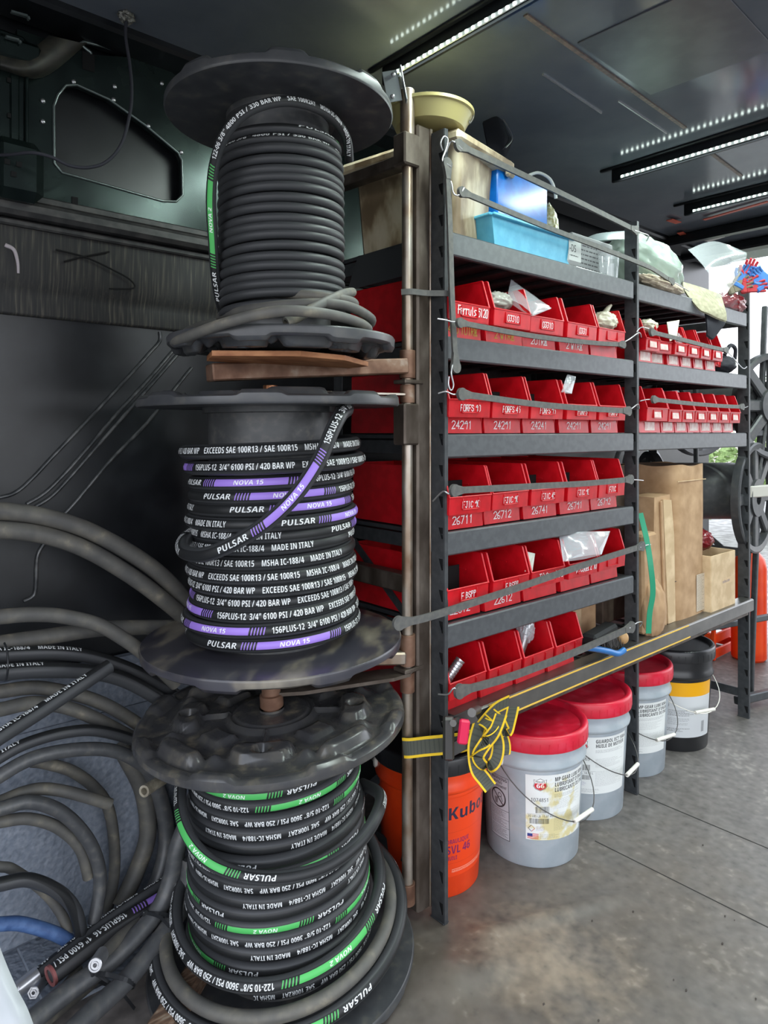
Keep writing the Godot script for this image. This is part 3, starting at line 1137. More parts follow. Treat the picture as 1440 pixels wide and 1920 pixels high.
func bins() -> void:
	var xs := [0.086, 0.252, 0.416, 0.590, 0.758]
	var nth := ["first", "second", "third", "fourth", "fifth"]
	var rows := [
		[1.434, "top row of bins in the near bay", ["Ferruls 5120", "03310", "03310", "0331", ""], ["0400 1UIRE", "2 WIRE", "2UIRE", "2 WIRE", ""], [0, 0, 0, 0, 0]],
		[1.194, "second row of bins in the near bay", ["FORFS 90", "FORFS 45", "FORFS 95", "FORFS", "FORFS"], ["24291", "24291", "24241", "24291", "24291"], [0, 1, 1, 0, 0]],
		[0.954, "third row of bins in the near bay", ["FJIC 90", "FJIC 90", "FJIC 45", "FJIC 90", "FJIC"], ["26711", "26712", "26741", "26791", "26792"], [1, 0, 1, 1, 0]],
		[0.727, "fourth row of bins in the near bay", ["F BSPP", "F BSPP", "TO Coupl 30", "TC Codebz 90", ""], ["22612", "22612", "", "", ""], [1, 0, 0, 0, 0]]]
	for r in rows.size():
		var q: Array = rows[r]
		for i in 5:
			var lip: String = q[2][i]
			var low: String = q[3][i]
			var what := "red plastic bin, %s from the near post, %s" % [nth[i], q[1]]
			if lip:
				what = "red plastic bin marked %s, %s in the %s" % [lip.replace(" ", "-"), nth[i], (q[1] as String).replace(" of bins in the near bay", " of the near bay")]
			bin(V(xs[i], q[0], -0.003 + rng.randf_range(-0.006, 0.003)), 0.152, 0.157, 0.37, lip, low, "marker_yellow" if r == 0 and i < 2 else "marker_white", q[4][i] == 1, what, "red bins in the near bay", rng.randf_range(-0.015, 0.02))
	for i in 4:
		bin(V(0.084 + 0.147 * i, 0.502, -0.008), 0.138, 0.152, 0.36, "", "", "marker_white", false, ["red bin at the near post on the bottom deck, a threaded fitting inside", "second red bin from the near post on the bottom deck, beside the bagged fittings", "red bin on the bottom deck with bagged silver fittings inside", "red bin on the bottom deck next to the brushes, unmarked"][i], "red bins on the bottom deck", 0.03)
	for i in 6:
		bin(V(1.012 + 0.101 * i, 1.434, -0.004 - (0.012 if i == 1 else 0.0)), 0.094, 0.145, 0.36, "", "", "marker_white", false, "small red bin on the far bay's upper row, %s from the middle post" % ["first", "second", "third", "fourth", "fifth", "sixth"][i], "small red bins in the far bay", [0.0, -0.10, 0.02, 0.03, 0.05, 0.04][i])
	bin(V(1.628, 1.434, -0.05), 0.094, 0.10, 0.30, "", "", "marker_white", false, "low red bin at the end of the far bay's upper row, beside the black bag", "small red bins in the far bay", 0.2)
	bin(V(1.035, 1.194, 0.0), 0.143, 0.157, 0.36, "", "", "marker_white", false, "widest red bin in the far bay, beside the middle post on its lower row", "small red bins in the far bay")
	for i in 6:
		bin(V(1.163 + 0.101 * i, 1.194, 0.0), 0.094, 0.150, 0.36, "", "", "marker_white", false, "narrow red bin on the far bay's lower row, %s after the widest bin" % ["first", "second", "third", "fourth", "fifth", "last"][i], "small red bins in the far bay", rng.randf_range(-0.02, 0.02))
	# paper cards in the label holders and on the fronts of the far bay's bins
	var card := nmat("card", [[0.3, c8(226, 196, 190)], [0.7, c8(240, 226, 220)]], 0.02, Vector3.ONE * 3.0, 0.6, 0.0, 51)
	for b in get_children():
		if b.has_meta("group") and b.get_meta("group") == "small red bins in the far bay":
			var m := M.new()
			m.box(V(0, 0.061, 0.0118), V(0.046, 0.024, 0.001), 0.0, Basis(V(1, 0, 0), -0.07 + PI * 0.0))
			m.box(V(0, 0.020, -0.0178), V(0.066, 0.032, 0.001))
			part("card", m, card, b, false)


# ---------------------------------------------------------------- print on the hoses
func hose_print(kind: String, base: Color) -> ImageTexture:
	# one run of print along a hose: the width of the sheet is one period, the height its girth
	var w := 2048
	var s := Sheet.new(w, 160, base)
	var white := c8(226, 228, 228)
	var ink := c8(118, 196, 120) if kind.begins_with("green") else c8(150, 118, 208)
	if kind.begins_with("green"):
		ink = c8(78, 176, 92)
	var y := 80.0
	var cap := 22.0 if kind != "green" else 21.0
	var x := 20.0
	s.rect(0, y - cap * 0.85, w, cap * 1.7, base.darkened(0.45))
	x += s.text("PULSAR", x, y, cap * 0.92, white, 1.35, true, 0.22) + 14
	var band := 300.0
	for k in 5:
		s.poly(PackedVector2Array([Vector2(x, y + cap * 0.62), Vector2(x + 5, y + cap * 0.62), Vector2(x + 12, y - cap * 0.62), Vector2(x + 7, y - cap * 0.62)]), ink)
		x += 12
	s.poly(PackedVector2Array([Vector2(x, y + cap * 0.62), Vector2(x + band, y + cap * 0.62), Vector2(x + band + 7, y - cap * 0.62), Vector2(x + 7, y - cap * 0.62)]), ink)
	s.text("NOVA 2" if kind.begins_with("green") else "NOVA 15", x + 90, y, cap * 0.72, white, 1.3, true, 0.22)
	x += band + 8
	for k in 5:
		s.poly(PackedVector2Array([Vector2(x, y + cap * 0.62), Vector2(x + 5, y + cap * 0.62), Vector2(x + 12, y - cap * 0.62), Vector2(x + 7, y - cap * 0.62)]), ink)
		x += 12
	x += 22
	var rest: Array = {
		"green": ["122-10 5/8\" 3600 PSI / 250 BAR WP", "SAE 100R2AT", "MSHA IC-188/4", "MADE IN ITALY"],
		"green_small": ["122-06 3/8\" 4800 PSI / 330 BAR WP", "SAE 100R2AT", "MSHA IC-188/4", "MADE IN ITALY"],
		"purple": ["156PLUS-12  3/4\" 6100 PSI / 420 BAR WP", "EXCEEDS SAE 100R13 / SAE 100R15", "MSHA IC-188/4", "MADE IN ITALY"],
		"purple_large": ["156PLUS-16  1\" 6100 PSI / 420 BAR WP", "EXCEEDS SAE 100R13", "MSHA IC-188/4", "MADE IN ITALY"]}[kind]
	for r in rest:
		x += s.text(r, x, y, cap, white, 0.76) + 26
	return s.tex()


func make_prints() -> void:
	for q in [["hose_green", "green", c8(56, 57, 59), 0.46], ["hose_green_small", "green_small", c8(52, 53, 55), 0.5], ["hose_purple", "purple", c8(54, 55, 57), 0.44], ["hose_purple_large", "purple_large", c8(60, 60, 61), 0.5]]:
		var m := mat(q[0], Color.WHITE, q[3])
		m.albedo_texture = hose_print(q[1], q[2])
		m.metallic_specular = 0.45


# ---------------------------------------------------------------- moulded reels
func flange_height(r: float, a: float, rr: float) -> float:
	# relief of the outer face, in metres above its plate: hub, oval bosses, pockets, lugs at the rim
	var q := r / rr
	var h := 0.0
	h += 0.012 * (1.0 - smoothstep(0.325, 0.345, q))
	h -= 0.006 * smoothstep(0.285, 0.295, q) * (1.0 - smoothstep(0.30, 0.312, q))
	h += 0.006 * smoothstep(0.90, 0.925, q)
	h -= 0.004 * smoothstep(0.985, 1.0, q)
	for k in 4:
		var c := TAU * k / 4.0 + 0.35
		var d := wrapf(a - c, -PI, PI)
		# oval boss lying across the radius, with a hole in it
		var u := d * q * 1.0 / 0.22
		var w := (q - 0.63) / 0.105
		var e := pow(absf(u), 2.6) + pow(absf(w), 2.6)
		h += 0.017 * (1.0 - smoothstep(0.75, 1.15, e))
		var o := Vector2(d * q, q - 0.63).length()
		h -= 0.018 * (1.0 - smoothstep(0.038, 0.055, o))
		# long bulge by the rim between the bosses
		var d2 := wrapf(a - c - PI / 4.0, -PI, PI)
		var e2 := pow(absf(d2 / 0.30), 4.0) + pow(absf((q - 0.80) / 0.085), 2.0)
		h += 0.022 * (1.0 - smoothstep(0.3, 1.1, e2))
		# short rounded knobs on both sides of each boss
		for s in [-1.0, 1.0]:
			var kx := Vector2((d - s * 0.42) * q, q - 0.74).length()
			h += 0.016 * exp(-pow(kx / 0.055, 2.0))
		# straight wall that runs in towards the hub
		var d3 := wrapf(a - c - PI / 4.0, -PI, PI)
		var flat := absf(d3) * q
		h += 0.011 * (1.0 - smoothstep(0.10, 0.125, flat)) * smoothstep(0.40, 0.425, q) * (1.0 - smoothstep(0.56, 0.60, q))
		h += 0.010 * (1.0 - smoothstep(0.008, 0.016, absf(wrapf(a - c, -PI, PI)) * q)) * smoothstep(0.32, 0.34, q) * (1.0 - smoothstep(0.5, 0.52, q))
	for k in 8:
		var d := wrapf(a - TAU * k / 8.0 - 0.06, -PI, PI)
		h += 0.009 * (1.0 - smoothstep(0.12, 0.17, absf(d))) * smoothstep(0.86, 0.9, q) * (1.0 - smoothstep(0.99, 1.0, q) * 0.4)
	return h


var flange_meshes := {}


func flange_mesh(rr: float) -> ArrayMesh:
	# disc with a flat inner face at y = 0 and relief on its outer face (y up), bored for the shaft
	if flange_meshes.has(rr):
		return flange_meshes[rr]
	var m := M.new()
	var na := 192
	var nr := 44
	var rows := []
	var us := PackedFloat32Array()
	var vs := PackedFloat32Array()
	for i in nr + 1:
		var r := lerpf(0.028, rr, float(i) / nr)
		var row := PackedVector3Array()
		for j in na + 1:
			var a := TAU * (j % na) / na
			row.append(V(r * cos(a), 0.013 + flange_height(r, a, rr), -r * sin(a)))
		rows.append(row)
		vs.append(float(i) / nr)
	for j in na + 1:
		us.append(float(j) / na)
	m.grid(rows, us, vs, false, true)
	# rim: from the relief down to the inner face
	var edge: PackedVector3Array = rows[nr]
	var low := PackedVector3Array()
	var mid := PackedVector3Array()
	for p in edge:
		mid.append(V(p.x * 1.006, 0.004, p.z * 1.006))
		low.append(V(p.x * 0.995, 0.0, p.z * 0.995))
	m.grid([edge, mid, low], us, PackedFloat32Array([0, 0.5, 1]), false, true)
	m.lathe(PackedVector2Array([Vector2(0.028, 0.03), Vector2(0.028, 0.0), Vector2(rr * 0.995, 0.0)]), 96)
	flange_meshes[rr] = m.commit()
	return flange_meshes[rr]


func reel(at: Vector3, tilt: Vector3, rr: float, hh: float, core: float, label: String, mt: Array, turn := 0.0) -> Node3D:
	# local: the lower flange's inner face at y = 0, the upper one's at y = hh
	var t := thing("hose_reel", label, "hose reel", at, "black plastic hose reels on the stand")
	t.rotation = tilt
	var f := part("flange", flange_mesh(rr), mats[mt[0]], t, false)
	f.rotation = V(PI, 0.6 + turn, 0)
	f = part("flange", flange_mesh(rr), mats[mt[1]], t, false)
	f.position = V(0, hh, 0)
	f.rotation = V(0, turn, 0)
	var m := M.new()
	m.lathe(PackedVector2Array([Vector2(core, 0), Vector2(core, hh)]), 64)
	m.lathe(PackedVector2Array([Vector2(core + 0.012, hh), Vector2(core + 0.012, hh - 0.012), Vector2(core, hh - 0.014)]), 64)
	part("drum", m, mats.clean_rubber, t, false)
	return t


func coil(xf: Transform3D, y0: float, y1: float, turns: float, rad: Callable, a0: float, dir: float, per_turn := 56) -> Array:
	# points of a wound hose and the outward direction at each
	var p := PackedVector3Array()
	var o := PackedVector3Array()
	var n := int(turns * per_turn)
	for i in n + 1:
		var f := float(i) / n
		var a := a0 + dir * TAU * turns * f
		var r: float = rad.call(f, a)
		var d := V(cos(a), 0, -sin(a))
		p.append(xf * (d * r + V(0, lerpf(y0, y1, f) + wob(f * turns * 0.7 + 3.1) * 0.004, 0)))
		o.append(xf.basis * d)
	return [p, o]


func wob(x: float) -> float:
	return sin(x * 1.7) * 0.5 + sin(x * 3.1 + 1.0) * 0.3 + sin(x * 7.3 + 2.0) * 0.2


func outward(p: PackedVector3Array, c: Vector3, bias := 0.0) -> PackedVector3Array:
	var o := PackedVector3Array()
	for q in p:
		o.append((V(q.x - c.x, bias, q.z - c.z)).normalized())
	return o


func reels() -> void:
	# ---- top: thin hose, small flanges
	var c := V(-0.433, 1.388, -0.043)
	reel(c, V(0, 0, 0.012), 0.229, 0.452, 0.098, "topmost of the three black hose reels, tightly wound with thin plain hose", ["flange_plastic", "flange_plastic"], 0.2)
	var xf := Transform3D(Basis.from_euler(V(0, 0, 0.012)), c)
	var k := coil(xf, 0.045, 0.392, 19.0, func(f, a): return 0.1195 + 0.0015 * wob(f * 19.0) + 0.006 * smoothstep(0.86, 1.0, f) * sin(a * 1.0 - 0.4), 1.0, 1.0)
	var t := thing("hydraulic_hose", "thin black hose wound in neat plain rows on the topmost reel", "hose", c)
	var m := M.new()
	m.tube(k[0], 0.0094, 12, partly(k[1], 0.895), 1.30, 0.30)
	part("wound_hose", m, mats.hose_green_small, t)
	var loop := spline(PackedVector3Array([V(-0.305, 1.774, 0.015), V(-0.342, 1.804, 0.049), V(-0.419, 1.814, 0.088), V(-0.51, 1.804, 0.101), V(-0.577, 1.777, 0.082), V(-0.607, 1.741, 0.043), V(-0.61, 1.695, 0), V(-0.601, 1.636, -0.032), V(-0.584, 1.569, -0.057), V(-0.56, 1.495, -0.089), V(-0.524, 1.44, -0.124), V(-0.484, 1.42, -0.129)]), 10)
	var m2 := M.new()
	m2.tube(reversed_(loop), 0.0098, 12, outward_cam(loop, true), 0.92, 0.92)
	part("loose_loop", m2, mats.hose_green_small, t)
	var low := spline(PackedVector3Array([V(-0.519, 1.472, -0.026), V(-0.446, 1.454, 0.104), V(-0.354, 1.453, 0.092), V(-0.281, 1.462, -0.083), V(-0.378, 1.465, -0.195), V(-0.543, 1.422, -0.181), V(-0.629, 1.376, -0.123), V(-0.657, 1.37, -0.028), V(-0.636, 1.386, 0.084), V(-0.583, 1.402, 0.17), V(-0.492, 1.406, 0.183), V(-0.387, 1.407, 0.143), V(-0.309, 1.408, 0.078), V(-0.25, 1.448, -0.083), V(-0.349, 1.458, -0.197), V(-0.5, 1.441, -0.169), V(-0.552, 1.429, -0.029), V(-0.514, 1.431, 0.098), V(-0.422, 1.436, 0.139), V(-0.317, 1.428, 0.098), V(-0.243, 1.429, 0.003)]), 8)
	m = M.new()
	m.tube(low, 0.0098, 12, V(0, 1, 0))
	part("loose_loop", m, mats.dusty_rubber, t)
	var tail := spline(PackedVector3Array([V(-0.332, 1.484, 0.058), V(-0.398, 1.463, 0.107), V(-0.47, 1.431, 0.137), V(-0.518, 1.406, 0.147), V(-0.55, 1.389, 0.146)]), 8)
	m = M.new()
	m.tube(tail, 0.0098, 12, V(0, 1, 0), 1, 0, false)
	hose_end(m, tail, 0.0098)
	part("cut_end", m, mats.dusty_rubber, t)

	# ---- middle: thick purple-lined hose
	c = V(-0.355, 0.730, -0.203)
	reel(c, V(0, 0, 0.012), 0.293, 0.524, 0.142, "middle hose reel of the stand, wound with thick purple-striped hose", ["muddy_flange", "flange_plastic"], 0.1)
	xf = Transform3D(Basis.from_euler(V(0, 0, 0.012)), c)
	k = coil(xf, 0.026, 0.372, 12.6, func(f, a): return 0.176 + 0.008 * wob(f * 12.6 * 0.9) + 0.012 * exp(-pow((f - 0.08) / 0.05, 2.0)), 2.2, 1.0)
	t = thing("hydraulic_hose", "thick black hose with purple stripes and white print on the middle reel", "hose", c)
	m = M.new()
	m.tube(k[0], 0.0150, 14, tilted(k[1], 0.25), 1.02, 0.80)
	part("wound_hose", m, mats.hose_purple, t)
	k = coil(xf, 0.384, 0.446, 2.0, func(f, a): return 0.192 + 0.012 * sin(a + 2.2 + f * 2.0), 1.0, 1.0)
	m = M.new()
	m.tube(k[0], 0.0152, 14, tilted(k[1], 0.2), 1.02, -0.10)
	part("wound_hose", m, mats.hose_purple, t)
	var diag := spline(PackedVector3Array([V(-0.355, 0.974, -0.281), V(-0.469, 0.982, -0.302), V(-0.552, 0.967, -0.242), V(-0.59, 0.953, -0.168), V(-0.581, 0.956, -0.094), V(-0.55, 0.983, -0.034), V(-0.509, 1.023, 0.016), V(-0.468, 1.075, 0.052), V(-0.425, 1.14, 0.069), V(-0.392, 1.203, 0.072), V(-0.361, 1.234, 0.059), V(-0.315, 1.245, 0.019), V(-0.275, 1.245, -0.052)]), 12)
	m = M.new()
	m.tube(diag, 0.0150, 14, outward_cam(diag, false), 1.02, -0.405)
	part("loose_loop", m, mats.hose_purple, t)

	# ---- lower: green-lined hose, print upside down
	c = V(-0.352, 0.032, -0.166)
	reel(c, V(0, 0, 0.057), 0.295, 0.520, 0.15, "lowest hose reel, standing on the floor with its moulded top face showing", ["flange_plastic", "shiny_flange"], 0.55)
	xf = Transform3D(Basis.from_euler(V(0, 0, 0.057)), c)
	k = coil(xf, 0.497, 0.058, 16.8, func(f, a): return 0.170 + 0.028 * f + 0.005 * wob(f * 40.0) + 0.010 * exp(-pow((f - 0.42) / 0.03, 2.0)), 2.6, -1.0)
	t = thing("hydraulic_hose", "green-striped black hose with upside-down white print on the lowest reel", "hose", c)
	m = M.new()
	m.tube(k[0], 0.0132, 14, tilted(k[1], -0.1), 0.95, 0.11)
	part("wound_hose", m, mats.hose_green, t)
	# a slack turn that hangs out on the left and closes on the right
	var slack := spline(PackedVector3Array([V(-0.244, 0.311, -0.264), V(-0.412, 0.365, -0.332), V(-0.522, 0.427, -0.295), V(-0.579, 0.423, -0.212), V(-0.6, 0.396, -0.137), V(-0.589, 0.368, -0.068), V(-0.551, 0.352, -0.008), V(-0.494, 0.35, 0.049), V(-0.424, 0.361, 0.09), V(-0.354, 0.386, 0.105), V(-0.288, 0.408, 0.084), V(-0.217, 0.397, 0.012), V(-0.176, 0.365, -0.097)]), 10)
	var sl := reversed_(slack)
	m = M.new()
	m.tube(sl, 0.0132, 14, outward(sl, c, 0.15), 0.97, -0.47)
	part("loose_loop", m, mats.hose_green, t)
	var i := 0
	for q in [[0.232, 0.110, 0.10, 0.42, 0.35], [0.250, 0.060, 0.07, 0.42, 0.62], [0.268, 0.030, 0.115, 0.40, 0.1]]:
		var p := PackedVector3Array()
		var o := PackedVector3Array()
		for j in 97:
			var a: float = 2.2 - TAU * 1.0 * j / 96.0
			var d := V(cos(a), 0, -sin(a))
			p.append(xf * (d * (q[0] + 0.006 * sin(a * 2.0 + i)) + V(0, q[1] + q[2] * 0.5 * (1.0 + cos(a - 0.75)) * 0.8, 0)))
			o.append((d + V(0, 0.45, 0)).normalized())
		m = M.new()
		m.tube(p, 0.0138, 14, o, 1.08, q[4])
		part("loose_loop", m, mats.hose_green if i != 1 else mats.dusty_rubber, t)
		i += 1


func reversed_(p: PackedVector3Array) -> PackedVector3Array:
	var q := p.duplicate()
	q.reverse()
	return q


func tilted(o: PackedVector3Array, up: float) -> PackedVector3Array:
	var q := PackedVector3Array()
	for d in o:
		q.append((d + Vector3.UP * up).normalized())
	return q


func partly(o: PackedVector3Array, from: float) -> PackedVector3Array:
	# print turned in towards the drum but for the last turns, where it faces out and up
	var q := PackedVector3Array()
	for i in o.size():
		q.append((o[i] + Vector3.UP * 0.9).normalized() if float(i) / o.size() > from else -o[i])
	return q


func outward_cam(p: PackedVector3Array, rev: bool) -> PackedVector3Array:
	# print that faces the open door
	var q := PackedVector3Array()
	for i in p.size():
		q.append(V(-0.66, 0.02, 0.75))
	return q


func hose_end(m: M, p: PackedVector3Array, r: float) -> void:
	# a cut end: rubber ring with a bore
	var a := p[p.size() - 1]
	var t := (a - p[p.size() - 2]).normalized()
	var x := t.cross(V(0.1, 0.9, 0.2)).normalized()
	var xf := Transform3D(Basis(x, t, x.cross(t)), a)
	m.lathe(PackedVector2Array([Vector2(r, -0.001), Vector2(r, 0), Vector2(r * 0.6, 0), Vector2(r * 0.58, -0.02)]), 20, xf)
	m.lathe(PackedVector2Array([Vector2(r * 0.6, -0.02), Vector2(0.0, -0.02)]), 20, xf)


# ---------------------------------------------------------------- the stand that carries the reels
func sleeve(m: M, x: float, z: float, y0: float, y1: float, r: float, segs := 20) -> void:
	m.lathe(PackedVector2Array([Vector2(0.005, y0), Vector2(r - 0.001, y0), Vector2(r, y0 + 0.001), Vector2(r, y1 - 0.001), Vector2(r - 0.001, y1), Vector2(0.005, y1)]), segs, Transform3D(Basis.IDENTITY, V(x, 0, z)))


func hose_stand() -> void:
	var px := -0.062
	var pz := -0.064
	var t := thing("reel_stand", "rusty welded reel stand with a worn pole, collars and arms beside the rack", "stand", V(px, 0, pz))
	var m := M.new()
	m.box(V(-0.022, 0.985, -0.066), V(0.044, 1.93, 0.040), 0.005)
	part("square_post", m, mats.dark_steel, t)
	m = M.new()
	m.box(V(0.004, 0.985, -0.052), V(0.01, 1.93, 0.012), 0.002)
	part("weld_strip", m, mats.worn_steel, t)
	m = M.new()
	sleeve(m, px, pz, 0.06, 2.03, 0.0135)
	part("pole", m, mats.worn_steel, t)
	m = M.new()
	sleeve(m, px, pz, 1.915, 2.03, 0.0175)
	part("top_sleeve", m, mats.worn_steel, t)
	for q in [[-0.003, 1.88, 0.052, 0.078], [-0.004, 1.216, 0.050, 0.10]]:
		m = M.new()
		m.box(V(px + q[0], q[1], pz), V(q[2], q[3], 0.044), 0.004)
		part("hinge_block", m, mats.dark_steel, t)
	for q in [[1.328, 1.396, 0.0195], [1.268, 1.312, 0.0180], [0.630, 0.705, 0.0195], [0.565, 0.612, 0.0180], [0.05, 0.10, 0.019]]:
		m = M.new()
		sleeve(m, px, pz, q[0], q[1], q[2])
		part("collar", m, mats.rusty_steel, t)
	for y in [1.319, 0.622]:
		m = M.new()
		m.box(V(px + 0.004, y, pz), V(0.062, 0.010, 0.044), 0.002)
		part("washer_plate", m, mats.dark_steel, t)
	# arm under the topmost reel, with the worn tube end
	m = M.new()
	m.bar(V(px - 0.015, 1.356, pz + 0.002), V(-0.547, 1.32, -0.144), 0.05, 0.036, V(0, 1, 0), 0.003)
	part("tube_arm", m, mats.rusty_steel, t)
	m = M.new()
	m.bar(V(px - 0.012, 1.288, pz), V(-0.37, 1.292, -0.205), 0.032, 0.006, V(0, 1, 0), 0.001)
	part("flat_arm", m, mats.worn_steel, t)
	m = M.new()
	var poly := PackedVector2Array([Vector2(0, -0.022), Vector2(0.06, -0.034), Vector2(0.27, -0.034), Vector2(0.33, -0.02), Vector2(0.33, 0.02), Vector2(0.27, 0.034), Vector2(0.05, 0.034), Vector2(0, 0.02)])
	var d := (V(-0.372, 0, -0.168) - V(px, 0, pz)).normalized()
	m.prism(poly, -0.004, 0.004, Transform3D(Basis(d, V(0, 1, 0).cross(d), V(0, 1, 0)), V(px, 0.612, pz)))
	part("plate_arm", m, mats.dark_steel, t)
	m = M.new()
	m.bar(V(px - 0.01, 0.652, pz), V(-0.30, 0.668, -0.18), 0.04, 0.03, V(0, 1, 0), 0.004)
	part("tube_arm", m, mats.worn_steel, t)
	m = M.new()
	m.bar(V(-0.03, 0.82, -0.085), V(-0.03, 0.82, -0.60), 0.04, 0.045, V(0, 1, 0), 0.003)
	part("wall_brace", m, mats.dark_steel, t)
	m = M.new()
	m.bar(V(-0.03, 1.875, -0.085), V(-0.03, 1.90, -0.60), 0.04, 0.03, V(0, 1, 0), 0.003)
	part("wall_brace", m, mats.dark_steel, t)
	# shafts through the hubs
	m = M.new()
	var sh := Transform3D(Basis.from_euler(V(0, 0, 0.057)), V(-0.381, 0.552, -0.166))
	m.lathe(PackedVector2Array([Vector2(0.001, 0), Vector2(0.0195, 0), Vector2(0.0195, 0.03), Vector2(0.026, 0.032), Vector2(0.026, 0.058), Vector2(0.021, 0.060), Vector2(0.021, 0.10), Vector2(0.001, 0.10)]), 24, sh)
	part("shaft", m, mats.rusty_steel, t)
	m = M.new()
	sleeve(m, -0.364, -0.203, 1.25, 1.305, 0.0165)
	part("shaft", m, mat("copper_pipe", c8(188, 128, 92), 0.35, 0.7), t)
	# board under the topmost reel
	m = M.new()
	m.prism(PackedVector2Array([Vector2(-0.60, 0.02), Vector2(-0.47, 0.125), Vector2(-0.36, 0.12), Vector2(-0.24, 0.05), Vector2(-0.24, -0.08), Vector2(-0.56, -0.08)]), 0.0, 0.010, Transform3D(Basis(V(1, 0, 0), V(0, 0, 1), V(0, -1, 0)), V(0.0, 1.352, -0.050)))
	single("plywood_board", m, nmat("plywood", [[0.3, c8(150, 92, 56)], [0.7, c8(196, 136, 92)]], 0.01, V(1.5, 6, 6), 0.6, 0.0, 61), "small brown plywood board lying on the rusty arm under the topmost reel", "board")
	# zinc angle at the pole's head
	m = M.new()
	var b := Basis(V(0.75, 0.18, 0.62).normalized(), V(-0.1, 0.97, -0.1).normalized(), V(-0.62, 0.1, 0.75).normalized()).orthonormalized()
	m.box(V(-0.11, 2.025, -0.066), V(0.036, 0.075, 0.003), 0.001, b)
	m.box(V(-0.083, 2.032, -0.056) , V(0.003, 0.085, 0.036), 0.001, b)
	part("angle_bracket", m, mat("zinc", c8(150, 156, 158), 0.4, 0.6), t)
	m = M.new()
	for q in [V(-0.114, 2.048, -0.057), V(-0.116, 1.996, -0.058)]:
		m = M.new()
		m.ball(q, V(0.006, 0.006, 0.006), 10, 6)
		part("bolt_head", m, mats.hook_wire, t)


# ---------------------------------------------------------------- loose hoses at the left
func hose(pts: PackedVector3Array, dia: float, mt: String, label: String, print_up := Vector3(-0.5, 0.55, 0.75), u0 := 0.0, cut_start := false, cut_end := false, group := "loose hoses piled against the wall") -> Node3D:
	var p := spline(pts, 8)
	var m := M.new()
	m.tube(p, dia * 0.5, 14, print_up, 1.2, u0, true)
	if cut_end:
		hose_end(m, p, dia * 0.5)
	if cut_start:
		hose_end(m, reversed_(p), dia * 0.5)
	return single("loose_hose", m, mats[mt], label, "hose", group)


func zip_tie(a: Vector3, axis: Vector3, r: Vector2, label: String, tail: Vector3) -> void:
	# a band round a bundle: an ellipse across the axis with its square head and tail
	var t := thing("zip_tie", label, "zip tie", a)
	var x := axis.cross(V(-0.66, 0, 0.75)).normalized()
	var y := x.cross(axis).normalized()
	var p := PackedVector3Array()
	var w := PackedVector3Array()
	for i in 33:
		var f := TAU * i / 32.0
		p.append(a + x * r.x * cos(f) + y * r.y * sin(f))
		w.append(axis)
	var m := M.new()
	m.ribbon(p, 0.008, w, 0.002)
	part("band", m, mat("tie_black", c8(34, 35, 37), 0.28), t)
	var h := a + x * r.x * 0.7 + y * r.y * 0.80
	m = M.new()
	m.box(h, V(0.012, 0.012, 0.010), 0.002)
	part("head", m, mats.tie_black, t)
	m = M.new()
	m.ribbon(spline(PackedVector3Array([h, h.lerp(tail, 0.5) + V(0.004, 0.006, 0.004), tail]), 5), 0.006, PackedVector3Array([axis, axis, axis, axis, axis, axis, axis, axis, axis, axis, axis]), 0.0016)
	part("tail", m, mats.tie_black, t)


